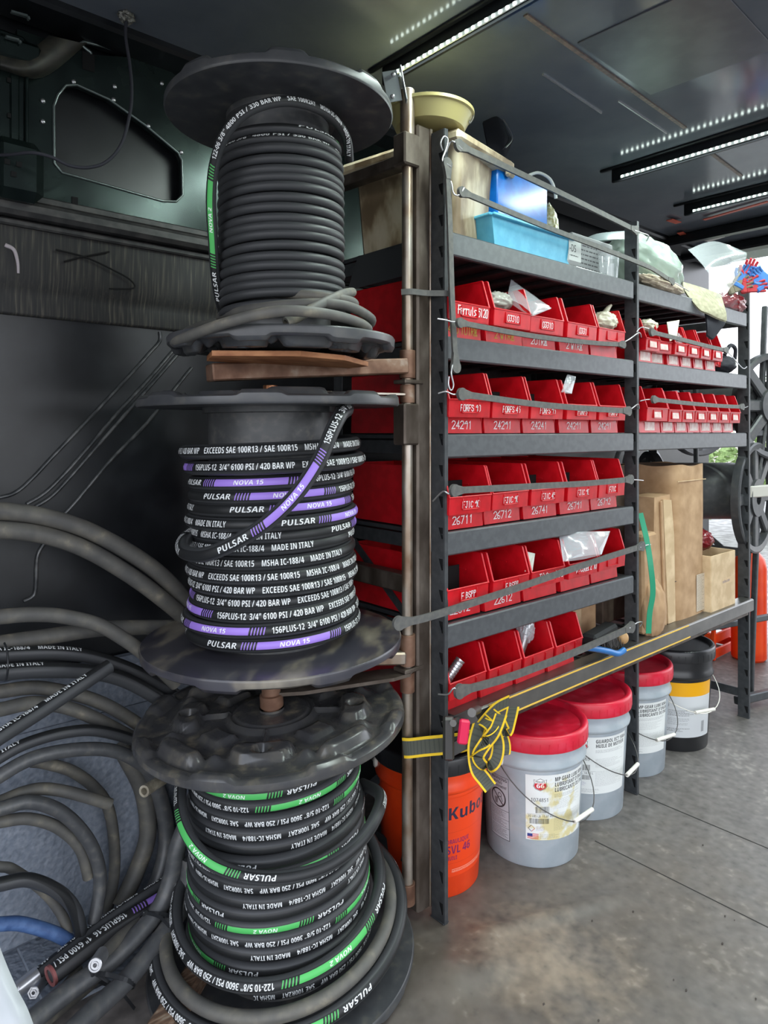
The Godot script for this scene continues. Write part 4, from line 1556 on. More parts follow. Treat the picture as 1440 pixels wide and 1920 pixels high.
func loose_hoses() -> void:
	hose([V(-0.923, 1.032, -0.46), V(-0.864, 1.031, -0.46), V(-0.782, 1.013, -0.46), V(-0.694, 0.978, -0.46), V(-0.598, 0.918, -0.46), V(-0.512, 0.848, -0.46), V(-0.422, 0.747, -0.47), V(-0.348, 0.653, -0.48)], 0.0395, "dusty_rubber", "thick dusty hose arching highest against the dark wall, upper of a close pair")
	hose([V(-0.925, 0.996, -0.45), V(-0.867, 0.993, -0.45), V(-0.785, 0.975, -0.45), V(-0.697, 0.935, -0.45), V(-0.602, 0.868, -0.45), V(-0.516, 0.794, -0.45), V(-0.445, 0.725, -0.46), V(-0.383, 0.649, -0.47)], 0.038, "dusty_rubber", "thick dusty hose arching against the dark wall, lower of the close pair")
	hose([V(-0.934, 0.83, -0.4), V(-0.878, 0.824, -0.4), V(-0.818, 0.818, -0.4), V(-0.756, 0.803, -0.4), V(-0.682, 0.771, -0.4), V(-0.621, 0.724, -0.4), V(-0.571, 0.676, -0.4), V(-0.498, 0.593, -0.41)], 0.031, "dusty_rubber", "single hose bowed across the pile just under the bare wall, passing behind the middle reel")
	hose([V(-0.916, 0.745, -0.5), V(-0.856, 0.742, -0.5), V(-0.748, 0.738, -0.5), V(-0.629, 0.732, -0.5), V(-0.456, 0.703, -0.5)], 0.036, "dusty_rubber", "mud-caked hose lying almost flat behind the bowed ones")
	hose([V(-0.921, 0.734, -0.47), V(-0.862, 0.727, -0.47), V(-0.751, 0.707, -0.47), V(-0.658, 0.674, -0.47), V(-0.559, 0.615, -0.47), V(-0.451, 0.526, -0.48)], 0.030, "hose_green", "hose with white print along its top, first under the mud-caked one", V(-0.3, 0.9, 0.3), 0.55)
	hose([V(-0.927, 0.706, -0.44), V(-0.869, 0.698, -0.44), V(-0.788, 0.685, -0.44), V(-0.685, 0.657, -0.44), V(-0.605, 0.618, -0.44), V(-0.52, 0.55, -0.44), V(-0.465, 0.492, -0.45)], 0.033, "hose_green", "printed hose below another printed one, held with it by a cable tie", V(-0.3, 0.95, 0.2), 0.62)
	hose([V(-0.916, 0.65, -0.5), V(-0.856, 0.639, -0.5), V(-0.77, 0.625, -0.5), V(-0.642, 0.559, -0.5), V(-0.526, 0.458, -0.5), V(-0.456, 0.386, -0.5)], 0.030, "dusty_rubber", "shadowed hose under the printed pair, dipping behind the lowest reel")
	hose([V(-0.919, 0.612, -0.48), V(-0.86, 0.607, -0.48), V(-0.787, 0.602, -0.48), V(-0.696, 0.558, -0.48), V(-0.573, 0.461, -0.48)], 0.030, "dusty_rubber", "dark hose crossing behind the straight cut piece")
	hose([V(-0.968, 0.607, -0.26), V(-0.904, 0.628, -0.28), V(-0.844, 0.643, -0.3), V(-0.768, 0.666, -0.32), V(-0.68, 0.695, -0.34)], 0.030, "hose_green", "straight cut hose end pointing up to the right, white print along its upper side", V(-0.55, 0.75, 0.15), 0.52, false, true)
	hose([V(-0.927, 0.497, -0.44), V(-0.869, 0.522, -0.44), V(-0.818, 0.536, -0.44), V(-0.744, 0.537, -0.44), V(-0.669, 0.52, -0.44), V(-0.567, 0.459, -0.45), V(-0.475, 0.379, -0.46)], 0.025, "hose_green", "thin arched hose with white print, outermost of the coiled ones", V(-0.4, 0.9, 0.2), 0.65)
	hose([V(-0.93, 0.463, -0.42), V(-0.873, 0.493, -0.42), V(-0.802, 0.51, -0.42), V(-0.702, 0.496, -0.42), V(-0.622, 0.461, -0.42), V(-0.542, 0.386, -0.43)], 0.029, "clean_rubber", "arched plain hose right under the thin printed arch")
	hose([V(-0.787, 0.459, -0.52), V(-0.764, 0.449, -0.52), V(-0.702, 0.41, -0.52), V(-0.652, 0.356, -0.52), V(-0.619, 0.296, -0.52), V(-0.605, 0.211, -0.52), V(-0.605, 0.123, -0.52), V(-0.622, 0.046, -0.52)], 0.026, "dusty_rubber", "mud-specked hose curving down over the grey liner")
	hose([V(-0.921, 0.418, -0.47), V(-0.862, 0.416, -0.47), V(-0.821, 0.42, -0.47), V(-0.777, 0.414, -0.47), V(-0.72, 0.389, -0.46), V(-0.639, 0.339, -0.45)], 0.026, "dusty_rubber", "short hose whose cut end lies in front of the grey liner", V(-0.5, 0.5, 0.7), 0.0, false, true)
	hose([V(-0.927, 0.422, -0.44), V(-0.869, 0.415, -0.44), V(-0.814, 0.41, -0.44), V(-0.756, 0.372, -0.44), V(-0.707, 0.309, -0.44), V(-0.676, 0.242, -0.44), V(-0.665, 0.172, -0.44), V(-0.682, 0.097, -0.43)], 0.029, "clean_rubber", "glossy hose making the clearest round bend inside the coil")
	hose([V(-0.923, 0.388, -0.46), V(-0.864, 0.378, -0.46), V(-0.809, 0.364, -0.46), V(-0.75, 0.323, -0.46), V(-0.703, 0.259, -0.46), V(-0.684, 0.185, -0.46)], 0.025, "dusty_rubber", "dusty hose nested inside the glossy bend")
	hose([V(-0.583, 0.424, -0.54), V(-0.569, 0.399, -0.54), V(-0.526, 0.298, -0.54), V(-0.517, 0.191, -0.53), V(-0.548, 0.118, -0.52), V(-0.598, 0.058, -0.5)], 0.042, "dusty_rubber", "thick shadowed hose dropping along the wall beside the lowest reel")
	hose([V(-0.554, 0.425, -0.53), V(-0.499, 0.308, -0.53), V(-0.473, 0.181, -0.52), V(-0.498, 0.093, -0.5), V(-0.547, 0.046, -0.48)], 0.040, "clean_rubber", "outermost thick dark hose, half hidden behind the lowest reel")
	hose([V(-0.93, 0.28, -0.42), V(-0.873, 0.27, -0.42), V(-0.819, 0.256, -0.42), V(-0.762, 0.207, -0.42), V(-0.727, 0.152, -0.42), V(-0.713, 0.093, -0.42)], 0.028, "hose_green", "small printed loop low in the pile, above the blue hose", V(-0.5, 0.8, 0.25), 0.72)
	hose([V(-0.921, 0.306, -0.47), V(-0.862, 0.278, -0.47), V(-0.835, 0.259, -0.47), V(-0.777, 0.189, -0.47), V(-0.744, 0.131, -0.46), V(-0.729, 0.087, -0.45)], 0.021, "dusty_rubber", "thinnest loop of the coil, inside the small printed one")
	hose([V(-0.923, 0.185, -0.46), V(-0.864, 0.163, -0.46), V(-0.823, 0.144, -0.46), V(-0.768, 0.106, -0.45), V(-0.735, 0.077, -0.44), V(-0.701, 0.034, -0.43)], 0.028, "blue_rubber", "blue hose, the only coloured one in the pile")
	# straight pieces that lie in front on the floor
	var h := thing("fitted_hose", "hose with a bright crimped steel coupling at its lower left end", "hose", V(-0.7, 0.154, -0.332), "loose hoses piled against the wall")
	var m := M.new()
	var p := spline(PackedVector3Array([V(-0.47, 0.115, -0.44), V(-0.531, 0.115, -0.43), V(-0.67, 0.093, -0.42), V(-0.81, 0.063, -0.4)]), 8)
	m.tube(reversed_(p), 0.0125, 14, V(-0.3, 0.95, -0.35), 1.2, 0.45)
	part("tube", m, mats.hose_green, h)
	m = M.new()
	m.tube(PackedVector3Array([V(-0.806, 0.064, -0.4), V(-0.845, 0.055, -0.395)]), 0.0155, 18, V(0, 1, 0))
	m.tube(PackedVector3Array([V(-0.845, 0.055, -0.395), V(-0.872, 0.051, -0.39)]), 0.0125, 6, V(0, 1, 0))
	part("coupling", m, mats.hook_wire, h)
	hose([V(-0.482, 0.109, -0.4), V(-0.546, 0.104, -0.39), V(-0.675, 0.1, -0.37), V(-0.797, 0.087, -0.345)], 0.039, "hose_purple_large", "large printed hose whose reddish open end faces out at lower left", V(-0.4, 0.9, 0.1), 0.18, false, true)
	m = M.new()
	var e := (V(-0.797, 0.087, -0.345) - V(-0.78, 0.089, -0.349)).normalized()
	var ex := e.cross(V(0, 1, 0)).normalized()
	m.lathe(PackedVector2Array([Vector2(0.0205, -0.004), Vector2(0.0205, 0.002), Vector2(0.0135, 0.002), Vector2(0.0135, -0.006)]), 24, Transform3D(Basis(ex, e, ex.cross(e)), V(-0.797, 0.087, -0.345)))
	single("hose_cap_ring", m, mat("red_brown", c8(128, 74, 72), 0.6), "reddish worn ring round the open end of the large printed hose", "ring")
	hose([V(-0.501, 0.295, -0.34), V(-0.526, 0.243, -0.34), V(-0.542, 0.177, -0.34), V(-0.581, 0.124, -0.33), V(-0.678, 0.088, -0.31), V(-0.801, 0.078, -0.285), V(-0.881, 0.071, -0.26)], 0.040, "clean_rubber", "thick hose of the tied bundle, mud-streaked, uppermost where the ties bind it")
	hose([V(-0.503, 0.218, -0.32), V(-0.524, 0.135, -0.31), V(-0.58, 0.1, -0.29), V(-0.666, 0.069, -0.26), V(-0.763, 0.062, -0.225), V(-0.824, 0.057, -0.2)], 0.040, "clean_rubber", "thick hose on the right of the tied bundle, nearest the lowest reel")
	hose([V(-0.516, 0.144, -0.37), V(-0.606, 0.081, -0.36), V(-0.708, 0.044, -0.34), V(-0.834, 0.039, -0.3)], 0.034, "dusty_rubber", "hose at the back of the tied bundle, mostly hidden by the front two")
	hose([V(-0.735, 0.066, -0.36), V(-0.773, 0.055, -0.34), V(-0.819, 0.046, -0.32), V(-0.872, 0.045, -0.3)], 0.016, "dusty_rubber", "thin hose running under the bundle to the lower left corner")
	zip_tie(V(-0.574, 0.112, -0.325), V(-0.55, -0.6, 0.5).normalized(), Vector2(0.044, 0.03), "upper black cable tie round the bundle of thick hoses", V(-0.581, 0.131, -0.26))
	zip_tie(V(-0.7, 0.069, -0.275), V(-0.6, -0.55, 0.5).normalized(), Vector2(0.050, 0.032), "lower black cable tie round the hose bundle, its tail hanging down", V(-0.665, 0.013, -0.24))
	var pt := PackedVector3Array()
	m = M.new()
	m.tube(spline(PackedVector3Array([V(-0.863, 0.761, -0.43), V(-0.861, 0.746, -0.415), V(-0.863, 0.717, -0.4), V(-0.863, 0.689, -0.415)]), 6), 0.0022, 6, V(0, 0, 1))
	single("zip_tie", m, mats.tie_black, "thin black cable tie round two printed hoses at the left edge", "zip tie")
	# fittings that look out of the pile
	for q in [[V(-0.741, 0.135, -0.25), 0.0135, "round bright hose fitting with a bored face beside the tied bundle"], [V(-0.827, 0.062, -0.355), 0.0125, "small hexagonal steel fitting at the bottom left of the pile"]]:
		var d := V(-0.55, 0.25, 0.75).normalized()
		var x := d.cross(V(0, 1, 0)).normalized()
		var xf := Transform3D(Basis(x, d, x.cross(d)), q[0])
		var t := thing("hose_fitting", q[2], "fitting", q[0])
		m = M.new()
		var r: float = q[1]
		m.lathe(PackedVector2Array([Vector2(r, -0.05), Vector2(r, -0.001), Vector2(r * 0.92, 0.0), Vector2(r * 0.72, 0.0), Vector2(r * 0.66, -0.003), Vector2(r * 0.5, -0.003), Vector2(r * 0.46, 0.0), Vector2(r * 0.3, 0.0), Vector2(r * 0.28, -0.02), Vector2(0.0, -0.02)]), 6 if r < 0.013 else 28, xf)
		part("nut", m, mats.hook_wire, t)
		m = M.new()
		m.tube(spline(PackedVector3Array([q[0] - d * 0.04, q[0] - d * 0.10 + V(0.03, 0.0, -0.005), q[0] - d * 0.13 + V(0.08, 0.0, -0.01)]), 6), r * 0.9, 12, V(0, 1, 0))
		part("hose_stub", m, mats.dusty_rubber, t)
	m = M.new()
	var pp := PackedVector3Array([V(-0.494, 0.419, -0.36), V(-0.633, 0.437, -0.27)])
	m.tube(pp, 0.0122, 18, V(0, 1, 0), 1, 0, false)
	hose_end(m, pp, 0.0122)
	single("steel_pipe", m, nmat("dusty_pipe", [[0.3, c8(120, 112, 98)], [0.7, c8(176, 168, 150)]], 0.03, Vector3.ONE * 3.0, 0.4, 0.4, 73), "short worn steel pipe sticking out under the lowest reel's top face", "pipe")
	# timber edge of the floor at the door
	m = M.new()
	m.box(V(-0.56, 0.028, -0.20), V(0.40, 0.055, 0.05), 0.006, Basis(Vector3.UP, 0.62))
	struct("floor_edge_plank", m, nmat("old_wood", [[0.3, c8(86, 66, 52)], [0.6, c8(120, 92, 72)], [0.85, c8(140, 126, 108)]], 0.02, V(2, 8, 8), 0.8, 0.0, 71))
	# white door edge close to the camera
	m = M.new()
	var prof := spline(PackedVector3Array([V(-1.08, 0.779, 0.466), V(-1.069, 0.738, 0.488), V(-1.063, 0.719, 0.507), V(-1.058, 0.707, 0.525), V(-1.053, 0.686, 0.542)]), 6)
	var rows := []
	var o := V(0.02, -0.035, -0.01)
	var back := V(-0.16, -0.02, -0.04)
	var r1 := PackedVector3Array()
	var r2 := PackedVector3Array()
	var r3 := PackedVector3Array()
	for q in prof:
		r1.append(q + back)
		r2.append(q + back * 0.08)
		r3.append(q + V(-0.005, -0.006, -0.012))
	m.grid([r1, r2, prof, r3], PackedFloat32Array(range(prof.size())), PackedFloat32Array([0, 1, 2, 3]))
	struct("door_1", m, mats.white_paint)


# ---------------------------------------------------------------- pails
func patch(m: M, r0: float, r1: float, y0: float, y1: float, a0: float, a1: float, n := 20) -> void:
	var lo := PackedVector3Array()
	var hi := PackedVector3Array()
	var us := PackedFloat32Array()
	for i in n + 1:
		var a := lerpf(a0, a1, float(i) / n)
		lo.append(V(r0 * cos(a), y0, -r0 * sin(a)))
		hi.append(V(r1 * cos(a), y1, -r1 * sin(a)))
		us.append(float(i) / n)
	m.grid([lo, hi], us, PackedFloat32Array([1, 0]), true)


func fine_print(s: Sheet, x: float, y: float, w: float, rows: int, step: float, c: Color, thick := 2.0) -> void:
	for i in rows:
		var xx := x
		var end := x + w * rng.randf_range(0.6, 1.0)
		while xx < end:
			var l := rng.randf_range(6.0, 26.0)
			s.rect(xx, y + i * step, minf(l, end - xx), thick, c)
			xx += l + 4


func barcode(s: Sheet, x: float, y: float, w: float, h: float) -> void:
	var xx := x
	while xx < x + w:
		var l := float(rng.randi_range(1, 4))
		s.rect(xx, y, l, h, c8(30, 30, 32))
		xx += l + rng.randi_range(2, 4)


func shield(s: Sheet, o: Vector2, k: float) -> void:
	var out := PackedVector2Array([Vector2(-0.5, -0.42), Vector2(-0.3, -0.36), Vector2(0, -0.5), Vector2(0.3, -0.36), Vector2(0.5, -0.42), Vector2(0.46, -0.12), Vector2(0.54, 0.12), Vector2(0.38, 0.36), Vector2(0, 0.52), Vector2(-0.38, 0.36), Vector2(-0.54, 0.12), Vector2(-0.46, -0.12)])
	var p := PackedVector2Array()
	for q in out:
		p.append(o + q * k * 1.07)
	s.poly(p, c8(30, 30, 32))
	p = PackedVector2Array()
	for q in out:
		p.append(o + q * k)
	s.poly(p, c8(238, 238, 236))
	p = PackedVector2Array()
	for q in out:
		if q.y > -0.2:
			p.append(o + q * k * 0.95)
	s.poly(p, c8(196, 36, 48))
	s.text("PHILLIPS", o.x - k * 0.40, o.y - k * 0.25, k * 0.13, c8(30, 30, 32), 1.0)
	s.text("66", o.x - k * 0.34, o.y + k * 0.12, k * 0.36, c8(244, 244, 244), 1.25)


func oil_label(title: Array, number: String, line: String, stained: bool, seed_: int) -> ImageTexture:
	var s := Sheet.new(640, 620, c8(226, 228, 226))
	var ink := c8(34, 34, 36)
	shield(s, Vector2(130, 90), 108)
	for i in title.size():
		s.text(title[i], 262, 46 + i * 50, 38, ink, 0.74)
	fine_print(s, 262, 44 + title.size() * 48, 350, 4, 9, c8(120, 120, 124))
	s.text(number, 44, 236, 34, ink, 0.9, false)
	fine_print(s, 262, 236, 360, 9, 11, c8(150, 150, 152))
	barcode(s, 90, 300, 120, 62)
	s.text(line, 20, 392, 22, ink, 0.86, false)
	s.rect(12, 372, 250, 2, c8(110, 110, 112))
	barcode(s, 36, 414, 180, 50)
	fine_print(s, 262, 372, 360, 17, 10, c8(158, 158, 160))
	for k in 4:
		var a := Vector2.from_angle(PI / 2 * k) * 30 + Vector2(52, 510)
		var b := Vector2.from_angle(PI / 2 * (k + 1)) * 30 + Vector2(52, 510)
		s.line(a, b, 5, [c8(190, 70, 70), c8(60, 80, 150), c8(70, 70, 76), c8(190, 160, 70)][k])
	fine_print(s, 96, 490, 80, 5, 9, c8(140, 130, 170))
	# small flag
	s.rect(14, 560, 104, 50, c8(238, 236, 234))
	for k in 4:
		s.rect(14, 560 + k * 14, 104, 7, c8(200, 60, 70))
	s.rect(14, 560, 48, 27, c8(52, 62, 130))
	fine_print(s, 130, 566, 200, 4, 11, c8(110, 110, 114))
	if stained:
		var f := FastNoiseLite.new()
		f.seed = seed_
		f.frequency = 0.006
		f.fractal_octaves = 4
		for y in range(0, 620):
			for x in range(0, 640):
				var g := f.get_noise_2d(x, y) * 0.6 + 0.30 * smoothstep(180.0, 560.0, float(y)) - absf(x - 290) / 700.0 + 0.10
				if g > 0.0:
					var c := s.img.get_pixel(x, y)
					var b := c.darkened(0.0)
					b = Color(c.r * 0.92, c.g * 0.84, c.b * 0.56)
					s.img.set_pixel(x, y, c.lerp(b, clampf(g * 2.6, 0.0, 0.75)))
	return s.tex()


func warning_panel() -> ImageTexture:
	var s := Sheet.new(256, 620, c8(176, 184, 190))
	var ink := c8(42, 44, 48)
	for r in [Rect2(0, 0, 256, 5), Rect2(0, 615, 256, 5), Rect2(0, 0, 5, 620), Rect2(251, 0, 5, 620), Rect2(0, 330, 256, 4), Rect2(0, 420, 256, 3), Rect2(0, 500, 256, 3)]:
		s.rect(r.position.x, r.position.y, r.size.x, r.size.y, ink)
	s.text("WARNING", 46, 28, 30, ink, 0.95)
	s.text("AVISO", 78, 66, 26, ink, 1.0)
	s.text("AVERTISSEMENT", 14, 104, 24, ink, 0.84)
	s.ring(Vector2(128, 222), 88, 14, ink)
	s.line(Vector2(66, 160), Vector2(190, 284), 13, ink)
	# a child leaning over a pail
	s.ring(Vector2(150, 190), 20, 6, ink)
	s.line(Vector2(140, 212), Vector2(106, 240), 7, ink)
	s.line(Vector2(165, 206), Vector2(182, 250), 7, ink)
	s.poly(PackedVector2Array([Vector2(78, 226), Vector2(126, 226), Vector2(118, 286), Vector2(86, 286)]), ink.lightened(0.35))
	fine_print(s, 14, 344, 226, 7, 10, ink, 3)
	fine_print(s, 14, 432, 226, 6, 10, ink, 3)
	fine_print(s, 14, 512, 226, 9, 10, ink, 3)
	return s.tex()


func pail(at: Vector3, body: String, lid_m: String, label: String, h := 0.358) -> Node3D:
	var t := thing("pail", label, "pail", at, "pails under the rack")
	var m := M.new()
	var rb := 0.131
	var rt := 0.149
	var ry := func(y: float) -> float: return lerpf(rb, rt, y / h)
	m.lathe(PackedVector2Array([Vector2(0.0, 0.004), Vector2(rb - 0.012, 0.004), Vector2(rb - 0.010, 0.0), Vector2(rb - 0.002, 0.0), Vector2(rb, 0.003), Vector2(ry.call(0.27), 0.27), Vector2(ry.call(0.27) + 0.008, 0.276), Vector2(ry.call(0.28) + 0.009, 0.284), Vector2(ry.call(0.29) + 0.003, 0.296), Vector2(ry.call(0.31) + 0.001, 0.312), Vector2(rt + 0.001, h - 0.01), Vector2(rt, h)]), 64, Transform3D.IDENTITY, 0.0, TAU, 50)
	part("body", m, mats[body], t, false)
	m = M.new()
	m.lathe(PackedVector2Array([Vector2(rt + 0.003, h - 0.034), Vector2(rt + 0.009, h - 0.034), Vector2(rt + 0.010, h - 0.028), Vector2(rt + 0.010, h + 0.004), Vector2(rt + 0.007, h + 0.010), Vector2(rt + 0.001, h + 0.012), Vector2(rt - 0.006, h + 0.009), Vector2(rt - 0.012, h - 0.002), Vector2(rt - 0.03, h - 0.004), Vector2(0.04, h - 0.002), Vector2(0.0, h - 0.002)]), 64, Transform3D.IDENTITY, 0.0, TAU, 50)
	for k in 40:
		var a := TAU * k / 40
		m.box(V((rt + 0.0095) * cos(a), h - 0.018, -(rt + 0.0095) * sin(a)), V(0.002, 0.022, 0.0025), 0.0, Basis(Vector3.UP, a))
	part("lid", m, mats[lid_m], t, false)
	m = M.new()
	m.lathe(PackedVector2Array([Vector2(0.018, -0.002), Vector2(0.018, 0.004), Vector2(0.014, 0.006), Vector2(0.0, 0.006)]), 20, Transform3D(Basis.IDENTITY, V(0.075, h - 0.003, -0.08)))
	part("vent_cap", m, mats[lid_m], t, false)
	return t


func bail(t: Node3D, a: float, drop: float, grip: Material, wire: Material, ry := 0.284, r := 0.157) -> void:
	# wire handle hanging down round the side at angle a, grip in its middle
	var p := PackedVector3Array()
	for i in 25:
		var f := -1.0 + 2.0 * i / 24.0
		var b := a + f * PI * 0.5
		var rr := r + 0.020 * (1.0 - f * f)
		p.append(V(rr * cos(b), ry - drop * (1.0 - pow(absf(f), 1.6)), -rr * sin(b)))
	var m := M.new()
	m.tube(p, 0.0016, 8, V(0, 1, 0))
	part("bail", m, wire, t, false)
	m = M.new()
	m.tube(PackedVector3Array([p[10], p[14]]), 0.0062, 12, V(0, 1, 0))
	part("grip", m, grip, t, false)
	for s in [-1.0, 1.0]:
		var b: float = a + s * PI * 0.5
		m = M.new()
		var d := V(cos(b), 0, -sin(b))
		m.lathe(PackedVector2Array([Vector2(0.014, 0), Vector2(0.014, 0.010), Vector2(0.010, 0.013), Vector2(0.0, 0.013)]), 16, Transform3D(Basis(V(0, 1, 0).cross(d), d, V(0, -1, 0)), d * (r - 0.012) + V(0, ry, 0)))
		part("ear", m, grip if grip == mats.white_grip else wire, t, false)


func label_part(t: Node3D, called: String, tex: Texture2D, y0: float, y1: float, a0: float, a1: float, rough := 0.42, extra := 0.0007) -> MeshInstance3D:
	var m := M.new()
	patch(m, lerpf(0.131, 0.149, y0 / 0.358) + extra, lerpf(0.131, 0.149, y1 / 0.358) + extra, y0, y1, a0, a1)
	var mt := StandardMaterial3D.new()
	mt.albedo_texture = tex
	mt.roughness = rough
	mt.texture_repeat = false
	return part(called, m, mt, t, false)


func facing(p: Vector3) -> float:
	# the angle on a pail at p that looks towards the open door
	return atan2(-(1.168 - p.z), -1.22 - p.x)


func pails() -> void:
	nmat("pail_grey", [[0.25, c8(154, 164, 171)], [0.7, c8(172, 180, 186)], [0.9, c8(176, 178, 176)]], 0.012, Vector3.ONE * 2.0, 0.34, 0.0, 81)
	nmat("pail_orange", [[0.3, c8(226, 62, 18)], [0.7, c8(238, 72, 24)]], 0.012, Vector3.ONE * 2.0, 0.36, 0.0, 82)
	mat("pail_black", c8(36, 36, 38), 0.3)
	nmat("lid_red", [[0.2, c8(190, 20, 44)], [0.6, c8(206, 28, 54)], [0.95, c8(206, 66, 84)]], 0.012, Vector3.ONE * 2.4, 0.36, 0.0, 83)
	mat("white_grip", c8(222, 218, 208), 0.45)
	var at := V(0.134, 0, -0.180)
	var a := facing(at)
	var t := pail(at, "pail_orange", "pail_black", "orange pail with a black lid behind the near post, dark blue lettering")
	bail(t, a - 2.95, 0.02, mats.white_grip, mats.white_grip, 0.30, 0.157)
	var s := Sheet.new(900, 760, c8(232, 66, 20))
	s.text("Kubota", 60, 150, 116, c8(46, 40, 66), 1.15)
	s.rect(14, 90, 40, 8, c8(232, 66, 20))
	s.text("HYDRAULIQUE", 0, 420, 40, c8(120, 30, 90), 0.8)
	s.text("SVL 46", 60, 500, 76, c8(120, 30, 90), 0.85)
	s.text("HUILE", 60, 580, 36, c8(120, 30, 90), 0.8)
	s.rect(120, 690, 700, 4, c8(240, 180, 160))
	fine_print(s, 120, 704, 640, 2, 10, c8(242, 190, 170), 4)
	for k in 2:
		s.rect(0, 330 + k * 300, 900, 3, c8(204, 52, 14))
	label_part(t, "printed_face", s.tex(), 0.055, 0.262, a + 0.18, a + 1.95, 0.36)
	at = V(0.447, 0, -0.073)
	a = facing(at)
	t = pail(at, "pail_grey", "lid_red", "nearest grey pail with a red lid, an oil-stained label and a warning panel")
	label_part(t, "paper_label", oil_label(["MP GEAR LUBE 80W-90", "LUBRIFIANT D'ENGRENAGES", "LUBRICANTE DE ENGRANAJES"], "1074851", "35 LBS LB  15.87 KG", true, 5), 0.080, 0.262, a - 0.12, a + 1.25)
	label_part(t, "warning_panel", warning_panel(), 0.058, 0.235, a - 0.98, a - 0.46)
	bail(t, a + 0.95, 0.150, mats.white_grip, mats.dark_wire)
	at = V(0.757, 0, -0.110)
	a = facing(at)
	t = pail(at, "pail_grey", "lid_red", "second grey pail with a red lid, clean white label, in front of the middle post")
	label_part(t, "paper_label", oil_label(["GUARDOL ECT 15W-40", "HUILE DE MOTEUR"], "1077865", "5 U.S. GAL  18.93 L", false, 6), 0.085, 0.262, a - 0.28, a + 1.18)
	bail(t, a + 1.15, 0.145, mats.white_grip, mats.dark_wire)
	at = V(1.114, 0, -0.150)
	a = facing(at)
	t = pail(at, "pail_grey", "lid_red", "farthest grey pail with a red lid, just past the middle post")
	label_part(t, "paper_label", oil_label(["MP GEAR LUBE 80W-90", "LUBRIFIANT D'ENGRENAGES", "LUBRICANTE DE ENGRANAJES"], "1074851", "35 LBS LB  15.87 KG", false, 7), 0.085, 0.262, a - 0.35, a + 1.15)
	bail(t, a + 0.85, 0.145, mats.white_grip, mats.dark_wire)
	at = V(1.421, 0, -0.133)
	a = facing(at)
	t = pail(at, "pail_black", "pail_black", "black pail with a yellow band over a white label, last under the rack", 0.372)
	s = Sheet.new(700, 600, c8(206, 208, 210))
	s.rect(0, 0, 700, 150, c8(236, 168, 16))
	var hx := PackedVector2Array()
	for k in 6:
		hx.append(Vector2(120, 76) + Vector2.from_angle(TAU * k / 6.0) * 62)
	s.poly(hx, c8(150, 34, 36))
	hx = PackedVector2Array()
	for k in 6:
		hx.append(Vector2(120, 76) + Vector2.from_angle(TAU * k / 6.0) * 34)
	s.poly(hx, c8(60, 40, 46))
	s.text("UTTO", 60, 196, 40, c8(130, 132, 136), 0.9)
	s.text("10W-30", 60, 250, 36, c8(150, 152, 156), 0.9)
	fine_print(s, 40, 300, 420, 5, 14, c8(60, 60, 64), 4)
	fine_print(s, 40, 390, 380, 6, 13, c8(120, 120, 124), 3)
	barcode(s, 560, 430, 40, 120)
	fine_print(s, 40, 500, 440, 3, 14, c8(60, 60, 64), 4)
	label_part(t, "paper_label", s.tex(), 0.055, 0.262, a - 0.62, a + 1.25, 0.3)
	bail(t, a + 0.75, 0.125, mats.white_grip, mats.white_grip)
	# a low lid that shows between the second pail and the post
	at = V(0.93, 0, -0.33)
	t = pail(at, "pail_grey", "lid_red", "grey pail with a red lid standing at the back, mostly hidden behind the second one")


# ---------------------------------------------------------------- goods on the top deck
func film(key: String, c: Color, rough := 0.2) -> StandardMaterial3D:
	if mats.has(key):
		return mats[key]
	var m := mat(key, c, rough)
	m.transparency = BaseMaterial3D.TRANSPARENCY_ALPHA
	m.cull_mode = BaseMaterial3D.CULL_DISABLED
	return m


func crumple(c: Vector3, s: Vector3, seed_: int, amount: float, bs := Basis.IDENTITY, nu := 56, nv := 36) -> M:
	# a creased bag: a ball pushed in and out by sharp folds, flat below
	var f := FastNoiseLite.new()
	f.seed = seed_
	f.noise_type = FastNoiseLite.TYPE_CELLULAR
	f.cellular_return_type = FastNoiseLite.RETURN_DISTANCE
	f.frequency = 0.022
	f.fractal_octaves = 2
	var m := M.new()
	m.ball(c, s, nu, nv, amount, f, bs)
	return m


func sheet_fold(m: M, rows: Array, th := 0.004) -> void:
	# cloth or film given as rows of control points, smoothed, with a little thickness
	var fine := []
	for r in rows:
		fine.append(spline(PackedVector3Array(r), 6))
	var out := []
	var vs := PackedFloat32Array()
	var n: int = fine[0].size()
	var us := PackedFloat32Array()
	for j in n:
		us.append(float(j) / n)
	for i in rows.size() - 1:
		for k in 6:
			var row := PackedVector3Array()
			for j in n:
				var a: Vector3 = fine[maxi(i - 1, 0)][j]
				var b: Vector3 = fine[i][j]
				var c: Vector3 = fine[i + 1][j]
				var d: Vector3 = fine[mini(i + 2, rows.size() - 1)][j]
				row.append(b.cubic_interpolate(c, a, d, k / 6.0))
			out.append(row)
			vs.append(float(out.size()))
	out.append(fine[rows.size() - 1])
	vs.append(float(out.size()))
	m.grid(out, us, vs)
	if th > 0.0:
		var under := []
		for r in out:
			var row := PackedVector3Array()
			for q in r:
				row.append(q + V(0.3, -0.6, -0.7) * th)
			under.append(row)
		m.grid(under, us, vs, true)


